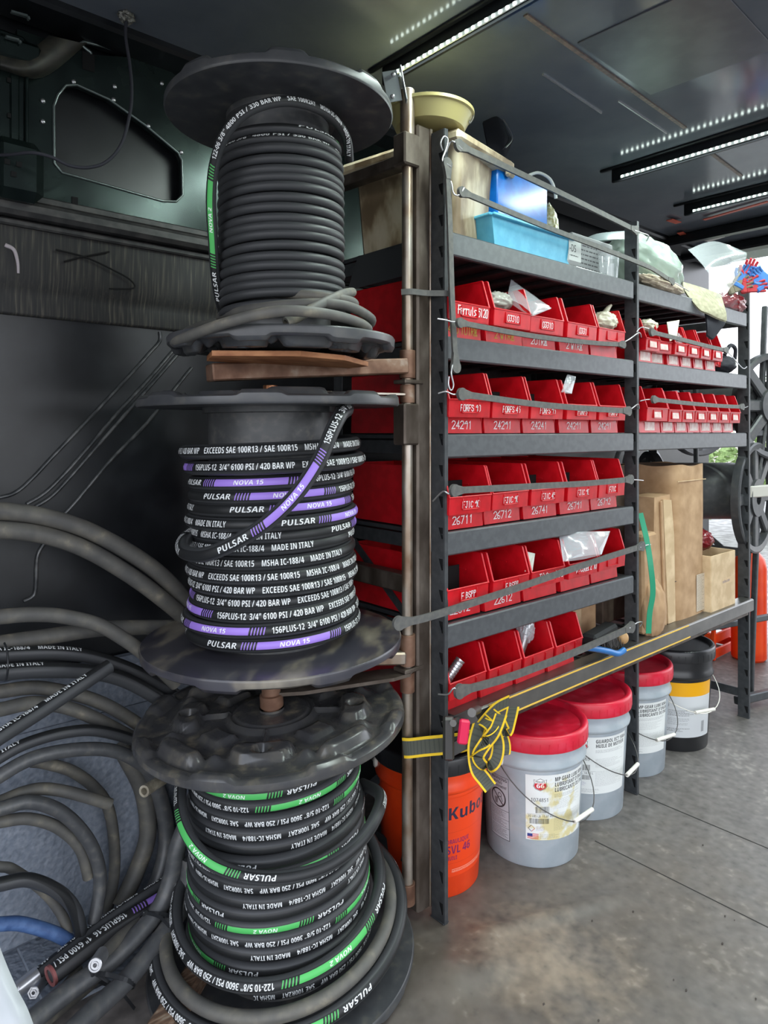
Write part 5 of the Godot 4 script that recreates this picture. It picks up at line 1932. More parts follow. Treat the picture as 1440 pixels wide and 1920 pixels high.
func top_shelf() -> void:
	var m := M.new()
	# beige container, turned a little
	var t := thing("plastic_container", "tall stained beige plastic container with a thick rim behind the near post", "container", V(0.16, 1.692, -0.235))
	t.rotation.y = 0.17
	var rows := []
	for q in [[0.0, 0.104, 0.180], [0.02, 0.108, 0.184], [0.235, 0.122, 0.195]]:
		var r := PackedVector3Array()
		for k in 4:
			var sx: float = [-1.0, 1.0, 1.0, -1.0][k]
			var sz: float = [1.0, 1.0, -1.0, -1.0][k]
			for j in 5:
				var a := PI / 2 * j / 4.0 - PI / 2 * k + PI
				var cx: float = sx * (q[1] - 0.02)
				var cz: float = sz * (q[2] - 0.02)
				r.append(V(cx + 0.02 * cos(a - PI * 0.0) * 1.0, q[0], cz + 0.02 * -sin(a)))
		r.append(r[0])
		rows.append(r)
	for k in 3:
		# the corner arcs run round the outline; sort them by angle so that the ring is clean
		var r: PackedVector3Array = rows[k]
		r.resize(r.size() - 1)
		var l := Array(r)
		l.sort_custom(func(p, q): return atan2(p.z, p.x) < atan2(q.z, q.x))
		l.append(l[0])
		rows[k] = PackedVector3Array(l)
	var us := PackedFloat32Array()
	for i in (rows[0] as PackedVector3Array).size():
		us.append(i / 20.0)
	m.grid(rows, us, PackedFloat32Array([0, 0.1, 1]), false, true)
	var stain := nmat("stained_beige", [[0.25, c8(120, 100, 76)], [0.42, c8(168, 150, 122)], [0.6, c8(196, 182, 156)], [0.85, c8(208, 196, 172)]], 0.010, V(1.6, 0.8, 1.6), 0.5, 0.0, 91)
	part("body", m, stain, t, false)
	m = M.new()
	m.box(V(0, 0.247, 0), V(0.29, 0.032, 0.43), 0.012)
	m.box(V(0, 0.266, 0), V(0.25, 0.012, 0.39), 0.005)
	part("rim", m, stain, t, false)
	m = M.new()
	m.box(V(0.128, 0.228, 0.206), V(0.034, 0.026, 0.02), 0.006)
	part("corner_lug", m, stain, t, false)
	# yellowed dish lying on the container
	m = M.new()
	var xf := Transform3D(Basis.from_euler(V(0.03, 0.3, -0.02)), V(0.04, 1.978, -0.088))
	m.lathe(PackedVector2Array([Vector2(0.0, -0.008), Vector2(0.080, -0.012), Vector2(0.088, -0.010), Vector2(0.106, 0.026), Vector2(0.112, 0.028), Vector2(0.112, 0.036), Vector2(0.104, 0.040), Vector2(0.0, 0.046)]), 48, xf)
	single("plastic_dish", m, mat("yellowed", c8(168, 156, 104), 0.45), "yellowed round plastic dish lying on the beige container", "dish")
	m = M.new()
	m.tube(spline(PackedVector3Array([V(0.104, 1.98, -0.011), V(0.104, 2.001, -0.011), V(0.109, 2.015, -0.007), V(0.112, 2, -0.004), V(0.106, 1.981, -0.01)]), 5), 0.0018, 6, V(0, 0, 1))
	single("wire_loop", m, mats.dark_wire, "small wire loop at the yellowed dish's edge", "wire")
	# dark scoop standing behind
	t = thing("plastic_scoop", "dark glossy plastic scoop leaning behind the beige container", "scoop", V(0.439, 2.037, -0.17))
	m = M.new()
	sheet_fold(m, [[V(0.429, 2.159, -0.245), V(0.476, 2.185, -0.231), V(0.509, 2.177, -0.228)], [V(0.399, 2.082, -0.205), V(0.449, 2.107, -0.188), V(0.503, 2.117, -0.194)], [V(0.409, 2.021, -0.196), V(0.446, 2.028, -0.177), V(0.508, 2.107, -0.189)]], 0.004)
	part("blade", m, mat("black_gloss", c8(30, 31, 36), 0.22), t)
	m = M.new()
	m.tube(spline(PackedVector3Array([V(0.501, 2.179, -0.222), V(0.501, 2.135, -0.195), V(0.489, 2.099, -0.179), V(0.451, 2.063, -0.173)]), 5), 0.002, 6, V(0, 0, 1))
	part("edge", m, mats.hook_wire, t)
	# blue box
	t = thing("carton", "glossy bright blue carton between the beige container and the cyan tray", "box", V(0.40, 1.692, -0.15))
	t.rotation.y = 0.05
	m = M.new()
	m.box(V(0, 0.125, 0), V(0.25, 0.25, 0.16), 0.003)
	var blue := nmat("blue_print", [[0.3, c8(18, 108, 202)], [0.7, c8(26, 124, 218)]], 0.02, Vector3.ONE * 2.0, 0.22, 0.0, 92)
	part("body", m, blue, t, false)
	var s := Sheet.new(512, 160, c8(22, 116, 210))
	s.text("PZ ZXUM", 210, 96, 46, c8(190, 214, 240), 0.8)
	fine_print(s, 20, 84, 120, 2, 14, c8(120, 170, 226), 4)
	m = M.new()
	m.quad(V(-0.115, 0.075, 0.0805), V(0.115, 0.075, 0.0805), V(0.115, 0.147, 0.0805), V(-0.115, 0.147, 0.0805))
	var pm := StandardMaterial3D.new()
	pm.albedo_texture = s.tex()
	pm.roughness = 0.22
	part("print", m, pm, t, false)
	# cyan tray
	t = thing("storage_tray", "light blue open plastic tray standing on the top beam in the near bay", "tray", V(0.375, 1.692, -0.075))
	m = M.new()
	var top := PackedVector2Array([Vector2(-0.19, -0.07), Vector2(0.185, -0.07), Vector2(0.185, 0.07), Vector2(-0.19, 0.07)])
	for k in 4:
		var a := top[k]
		var b := top[(k + 1) % 4]
		var sc := 0.9
		var o := V((b - a).y, 0, -(b - a).x).normalized() * 0.003
		var q := [V(a.x * sc, 0, a.y * sc), V(b.x * sc, 0, b.y * sc), V(b.x, 0.075, b.y), V(a.x, 0.075, a.y)]
		m.quad(q[1], q[0], q[3], q[2])
		m.quad(q[0] - o, q[1] - o, q[2] - o, q[3] - o)
		m.bar(q[3] + o, q[2] + o, 0.012, 0.008, V(0, 1, 0), 0.002)
	m.box(V(0, 0.002, 0), V(0.34, 0.004, 0.126))
	part("body", m, nmat("cyan_plastic", [[0.3, c8(86, 176, 212)], [0.7, c8(100, 190, 222)]], 0.02, Vector3.ONE * 2.0, 0.4, 0.0, 93), t, false)
	# white bottle with print
	t = thing("white_canister", "small white canister with dark print beside the cyan tray", "canister", V(0.565, 1.692, -0.03))
	m = M.new()
	m.box(V(0, 0.045, 0), V(0.075, 0.09, 0.05), 0.012)
	part("body", m, mat("white_plastic", c8(206, 210, 208), 0.45), t, false)
	s = Sheet.new(128, 128, c8(206, 210, 208))
	s.text("-DS", 8, 56, 40, c8(40, 44, 46), 0.8, false)
	fine_print(s, 10, 96, 110, 1, 10, c8(50, 54, 56), 5)
	m = M.new()
	m.quad(V(-0.032, 0.012, 0.0255), V(0.032, 0.012, 0.0255), V(0.032, 0.078, 0.0255), V(-0.032, 0.078, 0.0255))
	pm = StandardMaterial3D.new()
	pm.albedo_texture = s.tex()
	part("print", m, pm, t, false)
	# foil bag and the loop above it
	m = crumple(V(0.570, 1.80, -0.105), V(0.042, 0.115, 0.040), 14, 0.22)
	single("foil_bag", m, nmat("yellow_foil", [[0.3, c8(128, 122, 70)], [0.55, c8(178, 176, 148)], [0.8, c8(208, 208, 196)]], 0.03, Vector3.ONE * 4.0, 0.3, 0.1, 94), "crinkled yellowish foil bag standing right of the blue carton", "bag")
	m = M.new()
	m.tube(spline(PackedVector3Array([V(0.504, 1.976, -0.14), V(0.549, 1.997, -0.127), V(0.593, 1.986, -0.115), V(0.622, 1.958, -0.116), V(0.633, 1.934, -0.119)]), 6), 0.005, 10, V(0, 0, 1))
	single("white_tube", m, mats.white_plastic, "thin white tube curving over the foil bag", "tube")
	# printed carton, clear film and clear cup by the middle post
	t = thing("carton", "pale printed carton lying behind the middle post on the top deck", "box", V(0.80, 1.692, -0.16))
	m = M.new()
	m.box(V(0, 0.07, 0), V(0.24, 0.14, 0.14), 0.003)
	part("body", m, mat("pale_grey_card", c8(148, 150, 152), 0.7), t, false)
	s = Sheet.new(256, 140, c8(148, 150, 152))
	fine_print(s, 10, 24, 220, 7, 16, c8(84, 84, 88), 5)
	m = M.new()
	m.quad(V(-0.118, 0.005, 0.0705), V(0.118, 0.005, 0.0705), V(0.118, 0.13, 0.0705), V(-0.118, 0.13, 0.0705))
	pm = StandardMaterial3D.new()
	pm.albedo_texture = s.tex()
	part("print", m, pm, t, false)
	m = M.new()
	sheet_fold(m, [[V(0.846, 1.819, -0.185), V(0.901, 1.852, -0.137), V(1.006, 1.865, -0.071)], [V(0.936, 1.873, -0.239), V(0.99, 1.906, -0.192), V(1.102, 1.923, -0.12)], [V(1.008, 1.85, -0.282), V(1.069, 1.895, -0.229), V(1.181, 1.918, -0.157)]], 0.0)
	single("plastic_film", m, film("film_grey", Color(0.75, 0.80, 0.82, 0.55)), "arched sheet of grey plastic film over the pale carton", "film")
	t = thing("clear_cup", "clear plastic cup standing on the top beam against the middle post", "cup", V(0.82, 1.692, -0.045))
	m = M.new()
	m.lathe(PackedVector2Array([Vector2(0, 0.002), Vector2(0.028, 0.002), Vector2(0.034, 0.085), Vector2(0.036, 0.087)]), 28)
	part("cup", m, film("clear_film", Color(0.86, 0.88, 0.9, 0.30), 0.1), t, false)
	# bags over the far bay
	m = crumple(V(1.20, 1.80, -0.13), V(0.27, 0.125, 0.13), 21, 0.24, Basis(V(0, 0, 1), -0.16))
	single("plastic_bag", m, film("milky_film", Color(0.62, 0.68, 0.64, 0.72), 0.24), "large milky plastic bag, fullest of those on the far bay's top deck", "bag", "bags on the far bay's top deck")
	m = M.new()
	sheet_fold(m, [[V(1.333, 1.875, -0.024), V(1.448, 1.917, 0.024), V(1.575, 1.888, 0.082)], [V(1.317, 1.797, 0.042), V(1.422, 1.839, 0.055), V(1.56, 1.866, 0.096)], [V(1.384, 1.726, 0.061), V(1.425, 1.772, 0.057), V(1.556, 1.785, 0.066)], [V(1.448, 1.7, 0.024), V(1.472, 1.708, 0.046), V(1.555, 1.752, 0.039)]], 0.0)
	single("plastic_bag", m, film("clear_film", Color.WHITE), "flat empty clear bag sticking out past the milky one", "bag", "bags on the far bay's top deck")
	m = crumple(V(1.115, 1.712, -0.02), V(0.19, 0.028, 0.05), 22, 0.3, Basis(V(0, 0, 1), -0.06))
	single("plastic_bag", m, nmat("beige_bag", [[0.3, c8(176, 160, 136)], [0.7, c8(212, 198, 176)]], 0.03, Vector3.ONE * 4.0, 0.28, 0.0, 95), "flat beige bag squeezed along the far bay's top beam, under the milky bag", "bag", "bags on the far bay's top deck")
	m = M.new()
	sheet_fold(m, [[V(1.357, 1.764, -0.055), V(1.438, 1.744, -0.011), V(1.528, 1.728, 0.014)], [V(1.304, 1.718, -0.022), V(1.377, 1.692, 0.016), V(1.475, 1.676, 0.048)], [V(1.332, 1.651, 0.016), V(1.39, 1.643, 0.04), V(1.461, 1.64, 0.062)], [V(1.365, 1.637, 0.031), V(1.415, 1.621, 0.048), V(1.462, 1.612, 0.063)]], 0.006)
	single("cloth", m, nmat("cream_cloth", [[0.3, c8(140, 134, 112)], [0.7, c8(170, 164, 140)]], 0.03, Vector3.ONE * 3.0, 0.85, 0.0, 96), "greenish cream cloth hanging over the far bay's top beam", "cloth")
	m = M.new()
	sheet_fold(m, [[V(1.4, 1.666, 0.009), V(1.451, 1.66, 0.027), V(1.502, 1.655, 0.045)], [V(1.386, 1.603, 0.023), V(1.431, 1.604, 0.036), V(1.478, 1.607, 0.051)], [V(1.407, 1.56, 0.015), V(1.435, 1.549, 0.026), V(1.466, 1.583, 0.04)]], 0.008)
	single("cloth", m, mat("black_cloth", c8(46, 46, 54), 0.8), "black cloth hanging down in front of the upper small bins", "cloth")
	m = crumple(V(1.735, 1.722, -0.04), V(0.11, 0.058, 0.07), 23, 0.3, Basis(V(0, 0, 1), -0.1))
	single("plastic_bag", m, film("red_film", Color(0.50, 0.14, 0.16, 0.85), 0.16), "dark red wrapped bag at the far end of the top beam", "bag", "bags on the far bay's top deck")
	t = thing("work_gloves", "blue and red work gloves bundled at the far end of the top deck", "gloves", V(1.76, 1.78, -0.16))
	for q in [[1392, 522, c8(60, 110, 176), 0.5], [1404, 512, c8(176, 40, 52), 0.2], [1420, 526, c8(54, 100, 170), -0.5], [1432, 522, c8(60, 110, 176), -0.9], [1384, 536, c8(120, 112, 96), 1.2], [1410, 538, c8(170, 46, 54), 1.5]]:
		m = glove(C_at(q[0], q[1]), q[3])
		var col: Color = q[2]
		part("glove", m, mat("glove_%s" % col.to_html(false), col, 0.8), t)


func C_at(u: float, v: float) -> Vector3:
	# a spot over the far end of the top deck, 2.78 m into the room
	return V(-1.22, 1.2, 1.168) + (V(0.66, 0, -0.7513) + V(0.7513, 0, 0.66) * (u - 720.0) / 1300.0 + V(0, 1, 0) * (808.0 - v) / 1300.0) * 2.78


# ---------------------------------------------------------------- cardboard on the bottom deck
func cardboard() -> void:
	var m := M.new()
	var t := thing("cardboard_box", "tall open cardboard tube box, the highest carton on the bottom deck", "box", V(1.365, 0.50, -0.15))
	var w := 0.125
	var h := 0.572
	var rows := []
	var us := PackedFloat32Array()
	for y in [0.0, 0.2, 0.4, 0.57, h]:
		var r := PackedVector3Array()
		for k in 49:
			var a := TAU * (k % 48) / 48.0
			var e := pow(pow(absf(cos(a)), 8.0) + pow(absf(sin(a)), 8.0), -1.0 / 8.0)
			var bulge: float = 1.0 + 0.012 * sin(a * 3.0 + y * 9.0)
			r.append(V(w * e * cos(a) * bulge, y + (0.004 * sin(a * 5.0) if y > 0.55 else 0.0), -w * e * sin(a) * bulge))
			if rows.is_empty():
				us.append(k / 48.0)
		rows.append(r)
	m.grid(rows, us, PackedFloat32Array([0, 0.3, 0.6, 0.9, 1]), false, true)
	part("body", m, mats.cardboard, t, false)
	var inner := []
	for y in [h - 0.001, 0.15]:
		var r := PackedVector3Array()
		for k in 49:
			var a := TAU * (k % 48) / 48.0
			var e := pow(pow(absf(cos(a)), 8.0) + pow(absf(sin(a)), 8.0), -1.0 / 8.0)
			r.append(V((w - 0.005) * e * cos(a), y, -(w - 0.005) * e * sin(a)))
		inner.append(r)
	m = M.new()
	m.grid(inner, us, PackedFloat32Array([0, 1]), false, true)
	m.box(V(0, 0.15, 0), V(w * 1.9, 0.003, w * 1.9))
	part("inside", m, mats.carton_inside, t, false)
	var s := Sheet.new(128, 300, c8(196, 180, 160))
	fine_print(s, 8, 10, 110, 26, 11, c8(120, 110, 100), 3)
	m = M.new()
	m.quad(V(0.035, 0.015, 0.1275), V(0.108, 0.015, 0.1275), V(0.108, 0.155, 0.1275), V(0.035, 0.155, 0.1275))
	var pm := StandardMaterial3D.new()
	pm.albedo_texture = s.tex()
	pm.roughness = 0.5
	part("paper_label", m, pm, t, false)
	m = M.new()
	m.box(V(0.0, 0.515, 0.1268), V(0.23, 0.003, 0.002))
	part("tape_edge", m, mats.pale_cardboard, t, false)
	# the two flat folded cartons to its left
	t = thing("cardboard_box", "flattened cardboard carton leaning upright just left of the tall one, long fold down its face", "box", V(1.17, 0.50, -0.07))
	m = M.new()
	m.prism(PackedVector2Array([Vector2(-0.07, 0), Vector2(0.085, 0), Vector2(0.075, 0.33), Vector2(0.055, 0.47), Vector2(-0.06, 0.465)]), -0.055, 0.03)
	m.bar(V(0.01, 0.0, 0.034), V(-0.02, 0.45, 0.034), 0.014, 0.008, V(0, 0, 1), 0.002)
	part("body", m, mats.cardboard, t, false)
	m = M.new()
	m.prism(PackedVector2Array([Vector2(0.028, 0.005), Vector2(0.082, 0.005), Vector2(0.072, 0.32), Vector2(0.05, 0.45), Vector2(-0.01, 0.455)]), 0.031, 0.038)
	part("flap", m, mats.pale_cardboard, t, false)
	t = thing("cardboard_box", "crumpled short carton bound by the green strap, right beside the middle post", "box", V(1.055, 0.50, -0.02))
	m = crumple(V(1.035, 0.59, -0.01), V(0.062, 0.115, 0.05), 33, 0.16)
	part("lower_bulge", m, mats.cardboard, t)
	m = M.new()
	m.box(V(1.03, 0.68, -0.04), V(0.10, 0.34, 0.06), 0.008, Basis(V(0, 0, 1), 0.03))
	part("body", m, mats.cardboard, t)
	m = M.new()
	var gp := spline(PackedVector3Array([V(0.965, 0.924, -0.014), V(0.961, 0.841, 0.01), V(0.953, 0.756, 0.029), V(0.958, 0.668, 0.034), V(0.95, 0.598, 0.027), V(0.948, 0.531, 0.024)]), 6)
	var ac := PackedVector3Array()
	for q in gp:
		ac.append(V(0.8, 0.1, 0.5))
	m.ribbon(gp, 0.019, ac, 0.0016)
	single("packing_strap", m, mat("green_strap", c8(32, 140, 104), 0.4), "loose green packing strap hanging in front of the crumpled carton", "strap")
	t = thing("cardboard_box", "low pale open carton at the right end of the bottom deck", "box", V(1.58, 0.50, -0.10))
	m = M.new()
	for q in [[V(0, 0.11, 0.10), V(0.22, 0.22, 0.004)], [V(0, 0.11, -0.10), V(0.22, 0.22, 0.004)], [V(-0.11, 0.11, 0), V(0.004, 0.22, 0.2)], [V(0.11, 0.11, 0), V(0.004, 0.22, 0.2)], [V(0, 0.003, 0), V(0.22, 0.005, 0.2)]]:
		m.box(q[0], q[1], 0.001)
	part("body", m, mats.pale_cardboard, t, false)
	s = Sheet.new(256, 40, c8(204, 176, 140))
	s.text("online.com", 20, 20, 18, c8(120, 108, 120), 1.0)
	m = M.new()
	m.quad(V(-0.02, 0.095, 0.1025), V(0.105, 0.098, 0.1025), V(0.105, 0.122, 0.1025), V(-0.02, 0.119, 0.1025))
	pm = StandardMaterial3D.new()
	pm.albedo_texture = s.tex()
	part("print", m, pm, t, false)
	m = crumple(V(1.60, 0.76, -0.10), V(0.07, 0.05, 0.06), 40, 0.25)
	single("red_pouch", m, film("red_film", Color.WHITE), "dark red pouch poking out of the low pale carton", "pouch")
	t = thing("cardboard_box", "dark brown carton half hidden behind the crumpled and flattened ones", "box", V(1.15, 0.50, -0.27))
	m = M.new()
	m.box(V(0, 0.285, 0), V(0.25, 0.57, 0.16), 0.004)
	part("body", m, nmat("dark_card", [[0.2, c8(96, 80, 70)], [0.8, c8(112, 95, 82)]], 0.02, Vector3.ONE * 1.5, 0.85, 0.0, 27), t, false)
	m = M.new()
	m.box(V(0, 0.5705, 0), V(0.05, 0.001, 0.16))
	part("tape", m, mats.pale_cardboard, t, false)
	t = thing("cardboard_box", "brown carton at the right end of the fourth row, behind its last bin", "box", V(0.80, 0.727, -0.26))
	m = M.new()
	m.box(V(0, 0.09, 0), V(0.17, 0.18, 0.2), 0.004)
	part("body", m, mats.cardboard, t, false)
	m = M.new()
	m.box(V(0, 0.1805, 0), V(0.17, 0.001, 0.05))
	part("tape", m, mats.pale_cardboard, t, false)
	t = thing("cardboard_box", "brown carton standing deep in the near bay behind the lowest bins", "box", V(0.78, 0.50, -0.25))
	m = M.new()
	m.box(V(0, 0.10, 0), V(0.24, 0.20, 0.22), 0.004)
	part("body", m, mats.cardboard, t, false)
	m = M.new()
	m.box(V(0, 0.10, 0.1115), V(0.05, 0.20, 0.001))
	part("tape", m, mats.pale_cardboard, t, false)


# ---------------------------------------------------------------- rubber straps with wire hooks
func strap(label: String, pts: PackedVector3Array, w: float, h0: PackedVector3Array, h1: PackedVector3Array, group := "rubber straps across the rack", across := Vector3(0, 1, 0)) -> void:
	var t := thing("rubber_strap", label, "strap", pts[0], group)
	var p := spline(pts, 8)
	var ac := PackedVector3Array()
	for q in p:
		ac.append(across)
	var m := M.new()
	m.ribbon(p, w, ac, 0.006)
	part("band", m, mats.strap_rubber, t)
	for e in 2:
		var hk := h0 if e == 0 else h1
		var at := p[0] if e == 0 else p[p.size() - 1]
		var d := (p[0] - p[1]).normalized() if e == 0 else (p[p.size() - 1] - p[p.size() - 2]).normalized()
		var nn := d.cross(across).normalized()
		var b := Basis(d, nn.cross(d).normalized(), nn)
		m = M.new()
		var pr := PackedVector2Array()
		for k in 14:
			var a := -2.2 + 4.4 * k / 13.0
			pr.append(Vector2(cos(a), sin(a)) * w * 0.95)
		pr.append(Vector2(-w * 2.2, w * 0.45))
		pr.append(Vector2(-w * 2.2, -w * 0.45))
		m.prism(pr, -0.0042, 0.0042, Transform3D(b, at))
		part("eye_end", m, mats.strap_rubber, t)
		if hk.size() > 1:
			m = M.new()
			m.tube(spline(hk, 6), 0.0020, 8, V(0.3, 0.4, 0.8))
			part("hook", m, mats.hook_wire, t)


func straps() -> void:
	var z := 0.045
	strap("topmost rubber strap, sloping across the top of the near bay", [V(0.02, 1.889, 0.03), V(0.402, 1.878, 0.02), V(0.887, 1.853, 0.012)], 0.016, [V(0.027, 1.88, 0.034), V(0.004, 1.893, 0.03), V(0, 1.893, 0.02), V(-0.004, 1.873, 0.01)], [V(0.873, 1.85, 0.016), V(0.929, 1.853, 0.012), V(0.986, 1.856, 0.004), V(0.991, 1.841, -0.006)])
	strap("second rubber strap from the top, crossing the blue carton and cyan tray", [V(0.024, 1.776, 0.036), V(0.363, 1.761, 0.03), V(0.666, 1.753, 0.026), V(0.931, 1.744, 0.022), V(1.017, 1.737, 0.018), V(1.119, 1.718, 0.02)], 0.014, [V(0.028, 1.786, 0.04), V(0.013, 1.766, 0.036), V(0.001, 1.77, 0.03), V(0.004, 1.799, 0.02), V(0.004, 1.808, 0.006)], [V(1.107, 1.72, 0.022), V(1.206, 1.708, 0.02), V(1.277, 1.708, 0.006)])
	strap("slack rubber strap hanging straight down along the near post", [V(-0.013, 1.838, 0.022), V(-0.002, 1.697, 0.02), V(0.006, 1.519, 0.02), V(0.013, 1.354, 0.026)], 0.016, [V(-0.004, 1.833, 0.026), V(-0.019, 1.838, 0.024), V(-0.027, 1.845, 0.02), V(-0.012, 1.875, 0.018), V(-0.001, 1.902, 0.014), V(-0.011, 1.908, 0.01), V(-0.018, 1.892, 0.006), V(-0.009, 1.877, 0.004)], [V(-0.003, 1.358, 0.03), V(-0.009, 1.337, 0.032), V(0.001, 1.31, 0.03), V(-0.005, 1.297, 0.028), V(-0.012, 1.31, 0.026), V(-0.01, 1.33, 0.026)], "rubber straps across the rack", Vector3(1, 0, 0))
	strap("rubber strap in front of the near bay's top row of bins", [V(0.007, 1.458, 0.045), V(0.295, 1.452, 0.045), V(0.577, 1.458, 0.045), V(0.75, 1.467, 0.045)], 0.013, [V(0.018, 1.463, 0.045), V(0.001, 1.461, 0.03), V(-0.009, 1.466, 0.015), V(-0.025, 1.469, 0.002)], [V(0.737, 1.469, 0.045), V(0.815, 1.491, 0.03), V(0.901, 1.521, 0.016), V(0.937, 1.511, 0.004)])
	strap("rubber strap in front of the near bay's second row of bins", [V(0.014, 1.288, 0.045), V(0.295, 1.272, 0.045), V(0.549, 1.265, 0.045), V(0.782, 1.262, 0.045)], 0.016, [V(0.026, 1.294, 0.045), V(0, 1.287, 0.034), V(-0.015, 1.294, 0.02), V(-0.024, 1.29, 0.004)], [V(0.769, 1.26, 0.045), V(0.828, 1.271, 0.03), V(0.894, 1.287, 0.016), V(0.923, 1.274, 0.004)])
	strap("rubber strap in front of the near bay's third row of bins", [V(-0.012, 1.059, 0.045), V(0.295, 1.053, 0.045), V(0.549, 1.048, 0.045), V(0.795, 1.048, 0.045)], 0.016, [V(-0.001, 1.052, 0.045), V(-0.014, 1.05, 0.03), V(-0.021, 1.055, 0.016), V(-0.018, 1.029, -0.02)], [V(0.782, 1.048, 0.045), V(0.855, 1.043, 0.03), V(0.928, 1.037, 0.016)])
	strap("rubber strap from the worn pole across the near bay's fourth row of bins", [V(-0.176, 0.772, 0.03), V(-0.099, 0.773, 0.04), V(0.084, 0.783, 0.042), V(0.299, 0.796, 0.042), V(0.585, 0.814, 0.04), V(0.906, 0.824, 0.024)], 0.017, [V(-0.17, 0.778, 0.03), V(-0.155, 0.765, 0)], [V(0.885, 0.823, 0.028), V(0.942, 0.823, 0.02), V(0.981, 0.82, 0.014)])
	strap("rubber strap in front of the lowest bins and the brushes", [V(0.007, 0.579, 0.045), V(0.205, 0.569, 0.045), V(0.495, 0.571, 0.045), V(0.81, 0.581, 0.04)], 0.019, [V(0.011, 0.571, 0.045), V(-0.011, 0.591, 0.044), V(-0.018, 0.574, 0.03), V(-0.024, 0.568, 0.004)], [V(0.79, 0.582, 0.044), V(0.861, 0.583, 0.03), V(0.921, 0.572, 0.016), V(0.926, 0.555, 0.006)])
	strap("rubber strap across the far bay's upper small bins", [V(0.929, 1.522, 0.045), V(1.106, 1.517, 0.045), V(1.355, 1.509, 0.045), V(1.502, 1.507, 0.045)], 0.014, [V(0.936, 1.524, 0.045), V(0.93, 1.536, 0.03), V(0.918, 1.54, 0.014), V(0.909, 1.526, 0.004)], [V(1.492, 1.508, 0.045), V(1.587, 1.492, 0.03), V(1.73, 1.455, 0.014), V(1.798, 1.465, 0.004)])
	strap("rubber strap across the far bay's lower small bins", [V(0.943, 1.303, 0.045), V(1.185, 1.297, 0.045), V(1.446, 1.294, 0.045), V(1.651, 1.295, 0.045)], 0.014, [V(0.95, 1.302, 0.045), V(0.93, 1.303, 0.03), V(0.911, 1.298, 0.014)], [V(1.64, 1.295, 0.045), V(1.71, 1.294, 0.03), V(1.794, 1.301, 0.01)])
	# a short band that ties the worn pole to the near post
	var m := M.new()
	var p := spline(PackedVector3Array([V(-0.084, 1.535, -0.062), V(-0.066, 1.536, -0.044), V(-0.03, 1.535, -0.030), V(0.0, 1.533, 0.006), V(0.012, 1.533, 0.010)]), 6)
	var ac := PackedVector3Array()
	for q in p:
		ac.append(V(0, 1, 0))
	m.ribbon(p, 0.014, ac, 0.004)
	single("rubber_strap", m, mats.strap_rubber, "short dark rubber band tying the worn pole to the near post", "strap", "rubber straps across the rack")


func glove(c: Vector3, roll: float) -> M:
	# a limp work glove: flat palm with five tapering fingers, seen on edge in a bundle
	var m := M.new()
	var b := Basis(V(0.66, 0, -0.75).normalized(), roll) * Basis(V(0.75, 0, 0.66).normalized(), V(0, 1, 0), V(-0.66, 0, 0.75).normalized())
	m.box(c, V(0.045, 0.05, 0.014), 0.006, b)
	for k in 4:
		var x := -0.018 + 0.012 * k
		var l := 0.030 + 0.008 * (1.0 - absf(k - 1.5))
		m.tube(PackedVector3Array([c + b * V(x, 0.022, 0), c + b * V(x * 1.1, 0.022 + l * 0.6, 0.004), c + b * V(x * 1.2, 0.022 + l, 0.012)]), 0.0068, 8, V(0, 0, 1), 1.0, 0.0, true, 0.005)
	m.tube(PackedVector3Array([c + b * V(-0.02, -0.01, 0), c + b * V(-0.036, 0.008, 0.003), c + b * V(-0.042, 0.024, 0.006)]), 0.0075, 8, V(0, 0, 1), 1.0, 0.0, true, 0.0055)
	m.box(c + b * V(0, -0.034, 0), V(0.05, 0.024, 0.02), 0.006, b)
	return m


